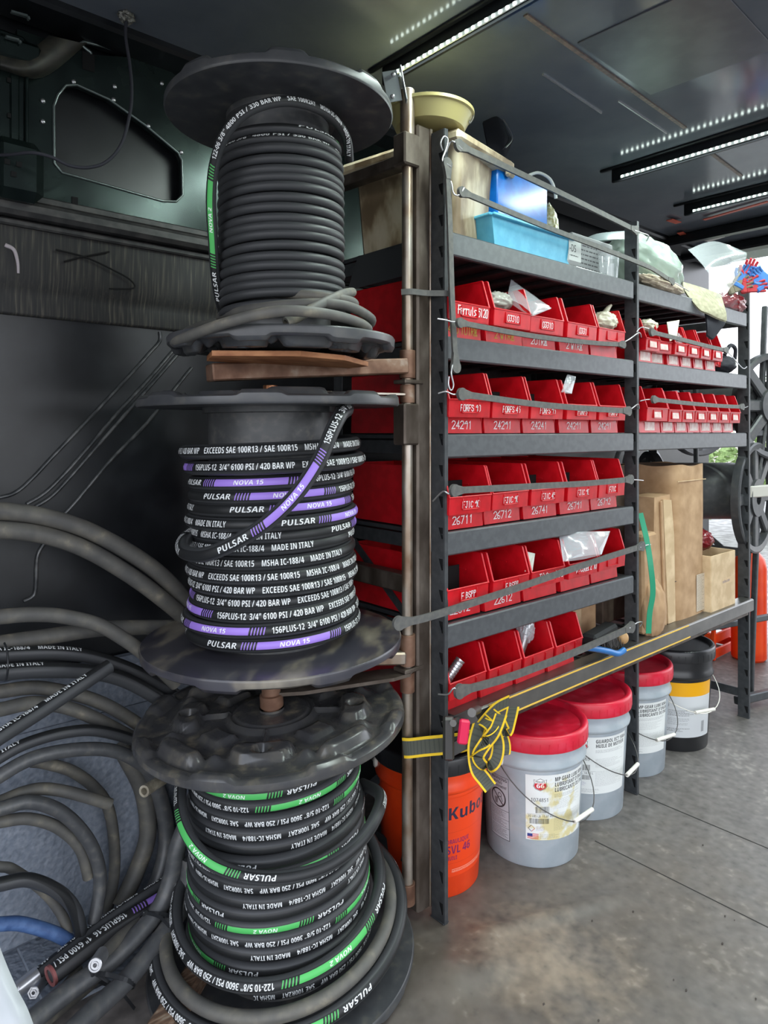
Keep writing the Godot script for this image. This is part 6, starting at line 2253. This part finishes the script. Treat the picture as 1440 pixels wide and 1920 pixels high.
# ---------------------------------------------------------------- small things
func small_things() -> void:
	# cable hanging from taped hole in the ceiling
	var t := thing("cable", "thin black cable drooping from a taped hole in the ceiling to the wall pillar", "cable", V(-0.565, 2.11, -0.546))
	var m := M.new()
	m.tube(spline(PackedVector3Array([V(-0.588, 2.188, -0.486), V(-0.589, 2.142, -0.487), V(-0.578, 2.084, -0.491), V(-0.574, 2.02, -0.488), V(-0.582, 1.957, -0.481), V(-0.604, 1.879, -0.474), V(-0.638, 1.829, -0.477), V(-0.677, 1.808, -0.485), V(-0.716, 1.805, -0.492), V(-0.755, 1.815, -0.494), V(-0.791, 1.818, -0.505), V(-0.82, 1.818, -0.543), V(-0.84, 1.82, -0.574)]), 8), 0.0038, 10, V(0, 0, 1))
	part("cord", m, mats.black_cloth if mats.has("black_cloth") else mats.strap_rubber, t)
	m = crumple(V(-0.588, 2.191, -0.486), V(0.030, 0.022, 0.026), 50, 0.55)
	single("tape_wad", m, nmat("foil_tape", [[0.3, c8(70, 70, 66)], [0.7, c8(150, 148, 138)]], 0.05, Vector3.ONE * 5.0, 0.4, 0.3, 101), "torn wad of silver tape where the cable leaves the ceiling", "tape")
	# dark card stuck against the first bin's side in the top row
	m = M.new()
	var cp := PackedVector2Array()
	for q in [V(-0.004, 1.596, -0.371), V(-0.004, 1.685, -0.324), V(-0.004, 1.674, -0.133), V(-0.004, 1.599, -0.129)]:
		cp.append(Vector2(-q.z, q.y))
	m.prism(cp, -0.0015, 0.0015, Transform3D(Basis(V(0, 0, -1), V(0, 1, 0), V(1, 0, 0)), V(-0.004, 0, 0)))
	single("dark_card", m, mat("grey_card_dark", c8(62, 64, 66), 0.6), "dark grey card leaning on the end of the rack above the first red bin", "card")
	# bagged goods in the bins
	var clear := film("clear_film", Color.WHITE)
	for q in [
		[V(0.262, 1.553, -0.05), V(0.066, 0.034, 0.045), 61, "cloudy_film", "cloudy bag bulging out of the second bin of the top row"],
		[V(0.775, 1.550, -0.035), V(0.070, 0.040, 0.045), 63, "cream_film", "knotted cream bag lying on the fifth bin of the top row"],
		[V(0.555, 1.285, -0.06), V(0.03, 0.028, 0.03), 65, "clear_film", "small clear bag inside the fourth bin of the second row"],
		[V(0.635, 0.865, -0.06), V(0.085, 0.045, 0.05), 67, "clear_film", "clear bag of parts filling the fourth bin of the fourth row"],
		[V(1.06, 1.565, -0.04), V(0.055, 0.03, 0.04), 68, "cream_film", "cream bag on the first small bin of the far bay's upper row"],
		[V(1.26, 1.530, -0.04), V(0.05, 0.045, 0.04), 70, "clear_film", "clear bag of parts in the far bay's upper row"]]:
		if q[3] == "cloudy_film":
			film("cloudy_film", Color(0.74, 0.74, 0.70, 0.8), 0.22)
		if q[3] == "cream_film":
			nmat("cream_film", [[0.3, c8(188, 182, 158)], [0.7, c8(214, 210, 192)]], 0.03, Vector3.ONE * 4.0, 0.4, 0.0, 102)
		single("parts_bag", crumple(q[0], q[1], q[2], 0.32), mats[q[3]], q[4], "bag", "bags of parts in the bins")
	# flat zip bags that stand or hang out of the bins, creased sheets with a bulge
	for q in [
		[V(0.287, 1.562, -0.038), V(0.335, 1.626, -0.061), V(0.421, 1.545, 0.014), V(0.325, 1.512, 0.023), "clear_film", "clear zip bag leaning out of the third bin of the top row", 0.016],
		[V(0.471, 0.828, 0.018), V(0.513, 0.902, -0.025), V(0.681, 0.896, 0.042), V(0.589, 0.84, 0.069), "clear_film", "big clear zip bag spread over the fourth bin of the fourth row", 0.022],
		[V(0.324, 0.814, -0.005), V(0.354, 0.863, -0.031), V(0.386, 0.855, -0.017), V(0.356, 0.813, -0.003), "cloudy_film", "cloudy zip bag standing between the second and third bins of the fourth row", 0.004],
		[V(0.501, 1.313, -0.009), V(0.549, 1.368, -0.02), V(0.586, 1.363, -0.015), V(0.55, 1.31, -0.006), "clear_film", "clear strip of film behind the fourth bin of the second row", 0.006],
		[V(1.127, 1.513, 0.008), V(1.157, 1.586, -0.018), V(1.211, 1.597, 0.002), V(1.163, 1.527, 0.014), "cream_film", "stiff cream paper bag in the far bay's upper row, behind the strap", 0.004]]:
		m = M.new()
		var rows := []
		var us := PackedFloat32Array()
		var vs := PackedFloat32Array()
		var nz := FastNoiseLite.new()
		nz.seed = int(q[6] * 9000.0)
		nz.frequency = 14.0
		nz.noise_type = FastNoiseLite.TYPE_CELLULAR
		var nrm: Vector3 = (q[1] - q[0]).cross(q[3] - q[0]).normalized()
		for side_ in [1.0, -1.0]:
			rows = []
			us = PackedFloat32Array()
			vs = PackedFloat32Array()
			for i in 21:
				var row := PackedVector3Array()
				for j in 25:
					var a := i / 20.0
					var b := j / 24.0
					var c: Vector3 = (q[0] as Vector3).lerp(q[1], a).lerp((q[3] as Vector3).lerp(q[2], a), b)
					var swell: float = q[6] * pow(sin(PI * b), 0.6) * pow(maxf(1.0 - a * 0.8, 0.0) * sin(PI * clampf(a * 0.9 + 0.1, 0.0, 1.0)), 0.7)
					row.append(c + nrm * side_ * (0.0008 + swell + 0.007 * (nz.get_noise_3dv(c + V(side_, 0, 0)) + 0.5) * sin(PI * b)))
					if i == 0:
						us.append(b)
				rows.append(row)
				vs.append(i / 20.0)
			m.grid(rows, us, vs, side_ < 0.0)
		single("parts_bag", m, mats[q[4]], q[5], "bag", "bags of parts in the bins")
	m = M.new()
	var kp := spline(PackedVector3Array([V(0.80, 1.575, -0.05), V(0.823, 1.60, -0.05), V(0.836, 1.612, -0.045)]), 5)
	m.tube(kp, 0.012, 8, V(0, 0, 1), 1, 0, true, 0.004)
	single("bag_knot", m, mats.cream_film, "twisted neck of the cream bag on the top row", "bag")
	# threaded fittings
	t = thing("pipe_fitting", "grey ribbed metal fitting lying in the lowest bin at the near post", "fitting", V(0.055, 0.585, -0.03))
	m = M.new()
	var d := V(0.55, 0.75, 0.25).normalized()
	var x := d.cross(V(0, 0, 1)).normalized()
	var pr := PackedVector2Array([Vector2(0, 0)])
	for k in 7:
		pr.append_array([Vector2(0.0125, k * 0.008), Vector2(0.0125, k * 0.008 + 0.005), Vector2(0.0108, k * 0.008 + 0.0065)])
	pr.append_array([Vector2(0.0125, 0.057), Vector2(0.0125, 0.062), Vector2(0.009, 0.062), Vector2(0.008, 0.04), Vector2(0.0, 0.04)])
	m.lathe(pr, 24, Transform3D(Basis(x, d, x.cross(d)), V(0.045, 0.575, -0.035)))
	part("barrel", m, mats.hook_wire, t)
	for i in 3:
		m = M.new()
		d = V(0.25 + 0.1 * i, 0.9, 0.1).normalized()
		x = d.cross(V(0, 0, 1)).normalized()
		m.lathe(PackedVector2Array([Vector2(0, 0), Vector2(0.011, 0), Vector2(0.011, 0.05), Vector2(0.008, 0.052), Vector2(0.008, 0.07), Vector2(0.0, 0.07)]), 18, Transform3D(Basis(x, d, x.cross(d)), V(0.365 + 0.014 * i, 0.575 + 0.006 * i, -0.05 - 0.006 * i)))
		single("pipe_fitting", m, mats.hook_wire, ["left silver fitting in the clear bag in the lowest bins", "middle silver fitting in the clear bag in the lowest bins", "right silver fitting in the clear bag in the lowest bins"][i], "fitting", "bagged fittings")
	single("parts_bag", crumple(V(0.385, 0.635, -0.05), V(0.042, 0.055, 0.03), 71, 0.35), mats.clear_film, "clear bag with blue print round the silver fittings in the lowest bins", "bag", "bags of parts in the bins")
	m = crumple(V(0.20, 0.61, -0.10), V(0.018, 0.025, 0.02), 72, 0.2)
	single("cap_plug", m, mat("tan_cap", c8(176, 148, 112), 0.6), "tan cap showing in the second lowest bin", "cap")
	# brushes at the end of the lowest bins
	t = thing("wire_brush", "wire brush with a bright blue handle lying over the bottom bar", "brush", V(0.72, 0.51, 0.01))
	m = M.new()
	m.tube(spline(PackedVector3Array([V(0.578, 0.562, 0.03), V(0.627, 0.548, 0.032), V(0.683, 0.53, 0.034), V(0.734, 0.513, 0.036), V(0.769, 0.517, 0.038)]), 6), 0.0095, 12, V(0, 1, 0))
	part("handle", m, mat("blue_handle", c8(40, 110, 176), 0.35), t)
	t = thing("wire_brush", "black bristle brush with a round wooden knob by the middle post", "brush", V(0.80, 0.54, -0.06))
	m = M.new()
	m.box(V(0.759, 0.553, -0.04), V(0.17, 0.035, 0.05), 0.008, Basis.from_euler(V(0, 0.12, 0.03)))
	part("back", m, mat("brush_black", c8(30, 30, 32), 0.7), t)
	m = M.new()
	for k in 90:
		var c := V(0.788, 0.54, -0.01) + V(rng.randf_range(-0.05, 0.03), rng.randf_range(-0.004, 0.004), rng.randf_range(-0.015, 0.015))
		m.tube(PackedVector3Array([c, c + V(rng.randf_range(-0.006, 0.006), -0.028, rng.randf_range(0, 0.012))]), 0.0009, 4, V(0, 0, 1), 1, 0, false)
	var br := part("bristles", m, mats.dark_wire, t)
	br.set_meta("kind", "stuff")
	m = M.new()
	m.ball(V(0.829, 0.535, 0), V(0.018, 0.020, 0.018), 20, 12)
	part("knob", m, mat("wood_knob", c8(186, 146, 98), 0.45), t)
	# ratchet strap round pole, post and bar
	t = thing("ratchet_strap", "grey ratchet strap with yellow edges round pole and near post, tail hanging in loops", "strap", V(0.03, 0.45, 0.06))
	var web := strap_print()
	var loops := [
		[[V(-0.084, 0.437, -0.055), V(-0.075, 0.439, -0.040), V(-0.045, 0.441, -0.020), V(-0.01, 0.445, 0.010), V(0.02, 0.449, 0.034), V(0.05, 0.452, 0.046)], V(0, 1, 0), 0.048],
		[[V(0.05, 0.462, 0.046), V(0.11, 0.487, 0.040), V(0.155, 0.497, 0.034), V(0.21, 0.498, 0.030)], V(0, 1, 0.1), 0.034],
		[[V(0.051, 0.505, 0.075), V(0.046, 0.503, 0.111), V(0.042, 0.472, 0.133), V(0.028, 0.437, 0.135), V(0.012, 0.425, 0.12), V(-0.001, 0.447, 0.109), V(0.01, 0.476, 0.119), V(0.028, 0.508, 0.135), V(0.063, 0.533, 0.125)], V(0.5, 0.2, 0.85), 0.030],
		[[V(0.096, 0.511, 0.062), V(0.083, 0.505, 0.103), V(0.078, 0.486, 0.126), V(0.102, 0.505, 0.12), V(0.14, 0.523, 0.1)], V(0.6, 0.25, 0.75), 0.030],
		[[V(0.041, 0.504, 0.079), V(0.008, 0.462, 0.091), V(0.004, 0.417, 0.101), V(0.01, 0.395, 0.119), V(0.013, 0.381, 0.135)], V(0.8, 0.1, 0.5), 0.034],
		[[V(0.077, 0.501, 0.085), V(0.075, 0.471, 0.122), V(0.069, 0.44, 0.13), V(0.075, 0.433, 0.109)], V(0.8, 0.2, 0.5), 0.028],
		[[V(0.003, 0.447, 0.086), V(0.004, 0.474, 0.114), V(0.025, 0.501, 0.132), V(0.059, 0.513, 0.122)], V(0.4, 0.75, 0.4), 0.026]]
	for l in loops:
		m = M.new()
		var p := spline(PackedVector3Array(l[0]), 8)
		var ac := PackedVector3Array()
		for q in p:
			ac.append(l[1])
		m.ribbon(p, l[2], ac, 0.0022)
		part("webbing", m, web, t)
	m = M.new()
	var tilt := Basis(V(0.66, 0, -0.75).normalized(), 0.0) * Basis(V(0.75, 0, 0.66).normalized(), V(0, 1, 0), V(-0.66, 0, 0.75).normalized())
	m.box(V(-0.052, 0.491, 0.064), V(0.026, 0.100, 0.018), 0.005, tilt)
	part("ratchet_handle", m, mats.dark_wire, t)
	m = M.new()
	m.box(V(-0.018, 0.522, 0.068), V(0.080, 0.034, 0.004), 0.001, tilt * Basis(V(0, 0, 1), 0.42))
	m.box(V(-0.014, 0.458, 0.058), V(0.050, 0.030, 0.004), 0.001, tilt * Basis(V(0, 0, 1), 0.5))
	m.tube(PackedVector3Array([V(-0.027, 0.558, 0.113), V(0.029, 0.541, 0.082)]), 0.010, 16, V(0, 1, 0))
	m.tube(PackedVector3Array([V(-0.059, 0.534, 0.085), V(-0.003, 0.519, 0.054)]), 0.008, 12, V(0, 1, 0))
	part("ratchet_frame", m, mats.dark_wire, t)
	m = M.new()
	m.box(V(-0.045, 0.517, 0.104), V(0.024, 0.056, 0.014), 0.004, tilt * Basis(V(0, 0, 1), -0.12))
	part("release_lever", m, mat("pink_grip", c8(214, 32, 76), 0.4), t)
	# grit and a few crumbs on the floor
	m = M.new()
	for k in 12:
		m.ball(V(rng.randf_range(-0.05, 0.9), 0.002, rng.randf_range(0.1, 0.6)), V(0.003, 0.0015, 0.002) * rng.randf_range(0.5, 1.3), 6, 4)
	var g := single("floor_grit", m, mat("grit", c8(70, 64, 58), 0.9), "scattered dark crumbs on the grey floor", "grit")
	g.set_meta("kind", "stuff")
	m = M.new()
	for q in [[848, 1798], [856, 1806], [864, 1812], [884, 1818]]:
		m.box(V(-1.22, 1.2, 1.168) + (V(0.66, 0, -0.7513) + V(0.7513, 0, 0.66) * (q[0] - 720.0) / 1300.0 + V(0, -1, 0) * (q[1] - 808.0) / 1300.0) * (1.19 * 1300.0 / (q[1] - 808.0)), V(0.014, 0.004, 0.008), 0.001)
	g = single("floor_crumbs", m, mat("ochre", c8(200, 158, 92), 0.8), "few ochre flakes on the buckled floor at the post's foot", "flakes")
	g.set_meta("kind", "stuff")
	m = M.new()
	m.lathe(PackedVector2Array([Vector2(0.006, 0.0), Vector2(0.006, 0.003), Vector2(0.003, 0.003), Vector2(0.0025, 0.001), Vector2(0.0, 0.001)]), 14, Transform3D(Basis.IDENTITY, V(-0.08, 0.001, 0.171)))
	single("floor_screw", m, mats.hook_wire, "small bright screw head in the floor before the post", "screw")


func strap_print() -> StandardMaterial3D:
	var s := Sheet.new(64, 64, c8(74, 76, 66))
	for y in range(0, 64, 8):
		s.rect(0, y, 64, 2, c8(60, 62, 56))
	s.rect(0, 0, 9, 64, c8(226, 186, 30))
	s.rect(55, 0, 9, 64, c8(226, 186, 30))
	var m := mat("webbing", Color.WHITE, 0.7)
	m.albedo_texture = s.tex()
	return m


# ---------------------------------------------------------------- beyond the far end
func side_flange(c: Vector3, r: float, ax: Vector3) -> M:
	# a spoked plastic flange seen from the side: rim, hub and eight webs with holes between
	var m := M.new()
	var x := ax.cross(V(0, 1, 0)).normalized()
	var xf := Transform3D(Basis(x, ax, x.cross(ax)), c)
	m.lathe(PackedVector2Array([Vector2(r * 0.86, 0), Vector2(r, 0), Vector2(r, 0.03), Vector2(r * 0.97, 0.034), Vector2(r * 0.88, 0.03), Vector2(r * 0.86, 0.0)]), 48, xf)
	m.lathe(PackedVector2Array([Vector2(0.03, 0), Vector2(r * 0.34, 0), Vector2(r * 0.34, 0.034), Vector2(0.03, 0.034), Vector2(0.03, 0)]), 32, xf)
	for k in 8:
		var a := TAU * k / 8.0
		var d := V(cos(a), 0, sin(a))
		m.bar(xf * (d * r * 0.3 + V(0, 0.014, 0)), xf * (d * r * 0.9 + V(0, 0.014, 0)), 0.05, 0.024, ax, 0.006)
	return m


func beyond() -> void:
	# hose reels on a frame by the rear door
	var t := thing("hose_reel", "upright hose reel with dark spoked flanges past the rack's far end, upper of two", "hose reel", V(2.05, 1.1, -0.15), "reels by the rear door")
	var m := side_flange(V(2.10, 1.31, -0.02), 0.235, V(-0.30, 0, 0.95).normalized())
	part("flange", m, mats.flange_plastic, t)
	m = side_flange(V(2.22, 1.31, -0.40), 0.235, V(-0.30, 0, 0.95).normalized())
	part("flange", m, mats.flange_plastic, t)
	m = M.new()
	m.tube(PackedVector3Array([V(2.10, 1.31, -0.03), V(2.22, 1.31, -0.39)]), 0.11, 28, V(0, 1, 0))
	part("drum", m, mats.clean_rubber, t)
	t = thing("hose_reel", "upright hose reel wound with black hose behind the tall carton, lower of two", "hose reel", V(1.95, 0.8, -0.3), "reels by the rear door")
	m = side_flange(V(1.98, 0.91, -0.05), 0.24, V(0.05, 0, 1).normalized())
	part("flange", m, mats.flange_plastic, t)
	m = side_flange(V(1.66, 0.91, -0.36), 0.2, V(0.70, 0, 0.70).normalized())
	part("flange", m, mats.flange_plastic, t)
	m = M.new()
	m.tube(PackedVector3Array([V(1.62, 0.935, -0.40), V(1.97, 0.935, -0.12)]), 0.125, 32, V(0, 1, 0))
	part("wound_hose", m, mats.clean_rubber, t)
	t = thing("tube_stand", "dark tube stand that carries the upright reels at the rear door", "stand", V(2.1, 0, -0.15))
	for q in [[V(2.06, 0.02, -0.08), V(2.06, 1.75, -0.02), 0.022], [V(2.02, 0.30, -0.30), V(2.0, 1.5, -0.30), 0.02], [V(1.84, 0.33, -0.20), V(2.5, 0.33, -0.02), 0.026], [V(1.86, 0.05, -0.06), V(2.6, 0.04, 0.14), 0.034], [V(2.0, 1.19, -0.05), V(2.3, 1.19, 0.02), 0.03]]:
		m = M.new()
		m.bar(q[0], q[1], q[2], q[2], V(0, 0.1, 1), 0.004)
		part("tube", m, mats.rack_post, t)
	m = M.new()
	m.tube(spline(PackedVector3Array([V(1.93, 0.42, -0.05), V(1.97, 0.8, -0.04), V(2.06, 1.2, -0.02), V(2.1, 1.5, -0.02)]), 6), 0.008, 8, V(0, 0, 1))
	part("cord", m, mats.clean_rubber, t)
	m = M.new()
	m.bar(V(1.9, 0.94, -0.03), V(2.5, 0.94, 0.12), 0.03, 0.05, V(0, 1, 0), 0.004)
	part("crossbar", m, mat("pale_steel", c8(190, 186, 176), 0.5, 0.2), t)
	# two upright orange cylinders
	for i in 2:
		t = thing("gas_cylinder", ["upright orange cylinder just past the rack's far post", "second orange cylinder, at the right edge of the view"][i], "cylinder", V(2.64 + 0.17 * i, 0, -0.31 + 0.24 * i), "orange cylinders by the rear door")
		m = M.new()
		m.lathe(PackedVector2Array([Vector2(0, 0), Vector2(0.075, 0), Vector2(0.085, 0.012), Vector2(0.085, 0.48), Vector2(0.075, 0.53), Vector2(0.05, 0.56), Vector2(0.025, 0.58), Vector2(0.02, 0.6), Vector2(0, 0.6)]), 32)
		part("body", m, nmat("signal_orange", [[0.3, c8(236, 62, 10)], [0.7, c8(246, 78, 22)]], 0.02, Vector3.ONE, 0.4, 0.0, 111), t, false)
		m = M.new()
		m.lathe(PackedVector2Array([Vector2(0, 0.6), Vector2(0.03, 0.6), Vector2(0.034, 0.66), Vector2(0.02, 0.69), Vector2(0, 0.69)]), 16)
		part("valve_cap", m, mats.pail_black, t, false)
	t = thing("orange_crate", "low orange plastic crate behind the far post's foot", "crate", V(2.62, 0, -0.52))
	m = M.new()
	for y in [0.03, 0.11, 0.19]:
		for q in [[V(0, y, 0.1), V(0.3, 0.05, 0.012)], [V(0, y, -0.1), V(0.3, 0.05, 0.012)], [V(-0.15, y, 0), V(0.012, 0.05, 0.2)], [V(0.15, y, 0), V(0.012, 0.05, 0.2)]]:
			m.box(q[0], q[1], 0.003)
	for sx in [-1.0, 1.0]:
		for sz in [-1.0, 1.0]:
			m.box(V(0.15 * sx, 0.11, 0.1 * sz), V(0.02, 0.22, 0.02), 0.003)
	part("body", m, mats.signal_orange, t, false)
	# coils of light hose high on the wall behind the cartons
	m = M.new()
	for k in 4:
		var ring_ := PackedVector3Array()
		for j in 41:
			var a := TAU * j / 40.0
			ring_.append(V(1.98 + (0.20 - 0.022 * k) * cos(a), 0.99 + (0.17 - 0.02 * k) * sin(a), -0.58 + 0.024 * k + 0.01 * sin(a * 2.0 + k)))
		m.tube(ring_, 0.011, 10, V(0, 0, 1))
	single("coiled_hose", m, mat("grey_hose", c8(176, 180, 182), 0.45), "coil of pale grey hose hanging on the wall behind the cartons", "hose")
	# black tool bag at the end of the upper small bins
	t = thing("tool_bag", "black tool bag with a pale buckle at the far end of the upper small bins", "bag", V(1.74, 1.434, -0.08))
	m = crumple(V(1.735, 1.475, -0.08), V(0.085, 0.045, 0.07), 80, 0.16)
	part("body", m, mats.black_cloth, t)
	m = M.new()
	m.tube(spline(PackedVector3Array([V(1.69, 1.51, -0.04), V(1.72, 1.55, -0.03), V(1.77, 1.54, -0.03), V(1.79, 1.50, -0.04)]), 6), 0.008, 8, V(0, 0, 1))
	part("handle", m, mats.black_cloth, t)
	m = M.new()
	m.box(V(1.722, 1.475, -0.008), V(0.006, 0.02, 0.004), 0.001)
	part("buckle", m, mats.white_plastic, t)
	# ground and greenery outside the rear door
	m = M.new()
	m.box(V(8.0, -0.75, 0.0), V(40, 0.1, 40))
	struct("ground", m, nmat("asphalt", [[0.3, c8(132, 130, 126)], [0.7, c8(164, 162, 158)]], 0.02, Vector3.ONE * 0.4, 0.9, 0.0, 121))
	for q in [[9.5, -4.6, 1.9, "pale green bush far outside the rear door, left of the reels"], [12.0, -3.0, 2.3, "pale green tree far outside the rear door, right of the reels"]]:
		t = thing("bush", q[3], "bush", V(q[0], -0.7, q[1]))
		m = M.new()
		for k in 3600:
			var dd := V(rng.randf_range(-1, 1), rng.randf_range(-1, 1), rng.randf_range(-1, 1))
			if dd.length() > 1.0:
				continue
			var c: Vector3 = V(q[0], -0.5 + q[2] * 0.62, q[1]) + dd * V(1.5, q[2] * 0.62, 1.5)
			var b := Basis.from_euler(V(rng.randf() * 6.0, rng.randf() * 6.0, rng.randf() * 6.0)) * rng.randf_range(0.045, 0.075)
			m.quad(c - b.x - b.y * 0.5, c + b.x - b.y * 0.5, c + b.x * 0.4 + b.y, c - b.x * 0.4 + b.y)
		var lv := part("foliage", m, nmat("leaf", [[0.3, c8(108, 134, 74)], [0.7, c8(150, 172, 108)]], 0.05, Vector3.ONE, 0.7, 0.0, 122), t)
		lv.set_meta("kind", "stuff")
		m = M.new()
		m.tube(PackedVector3Array([V(q[0], -0.7, q[1]), V(q[0], 0.6, q[1])]), 0.08, 10, V(0, 0, 1), 1, 0, true, 0.04)
		part("stem", m, mats.dark_steel, t)
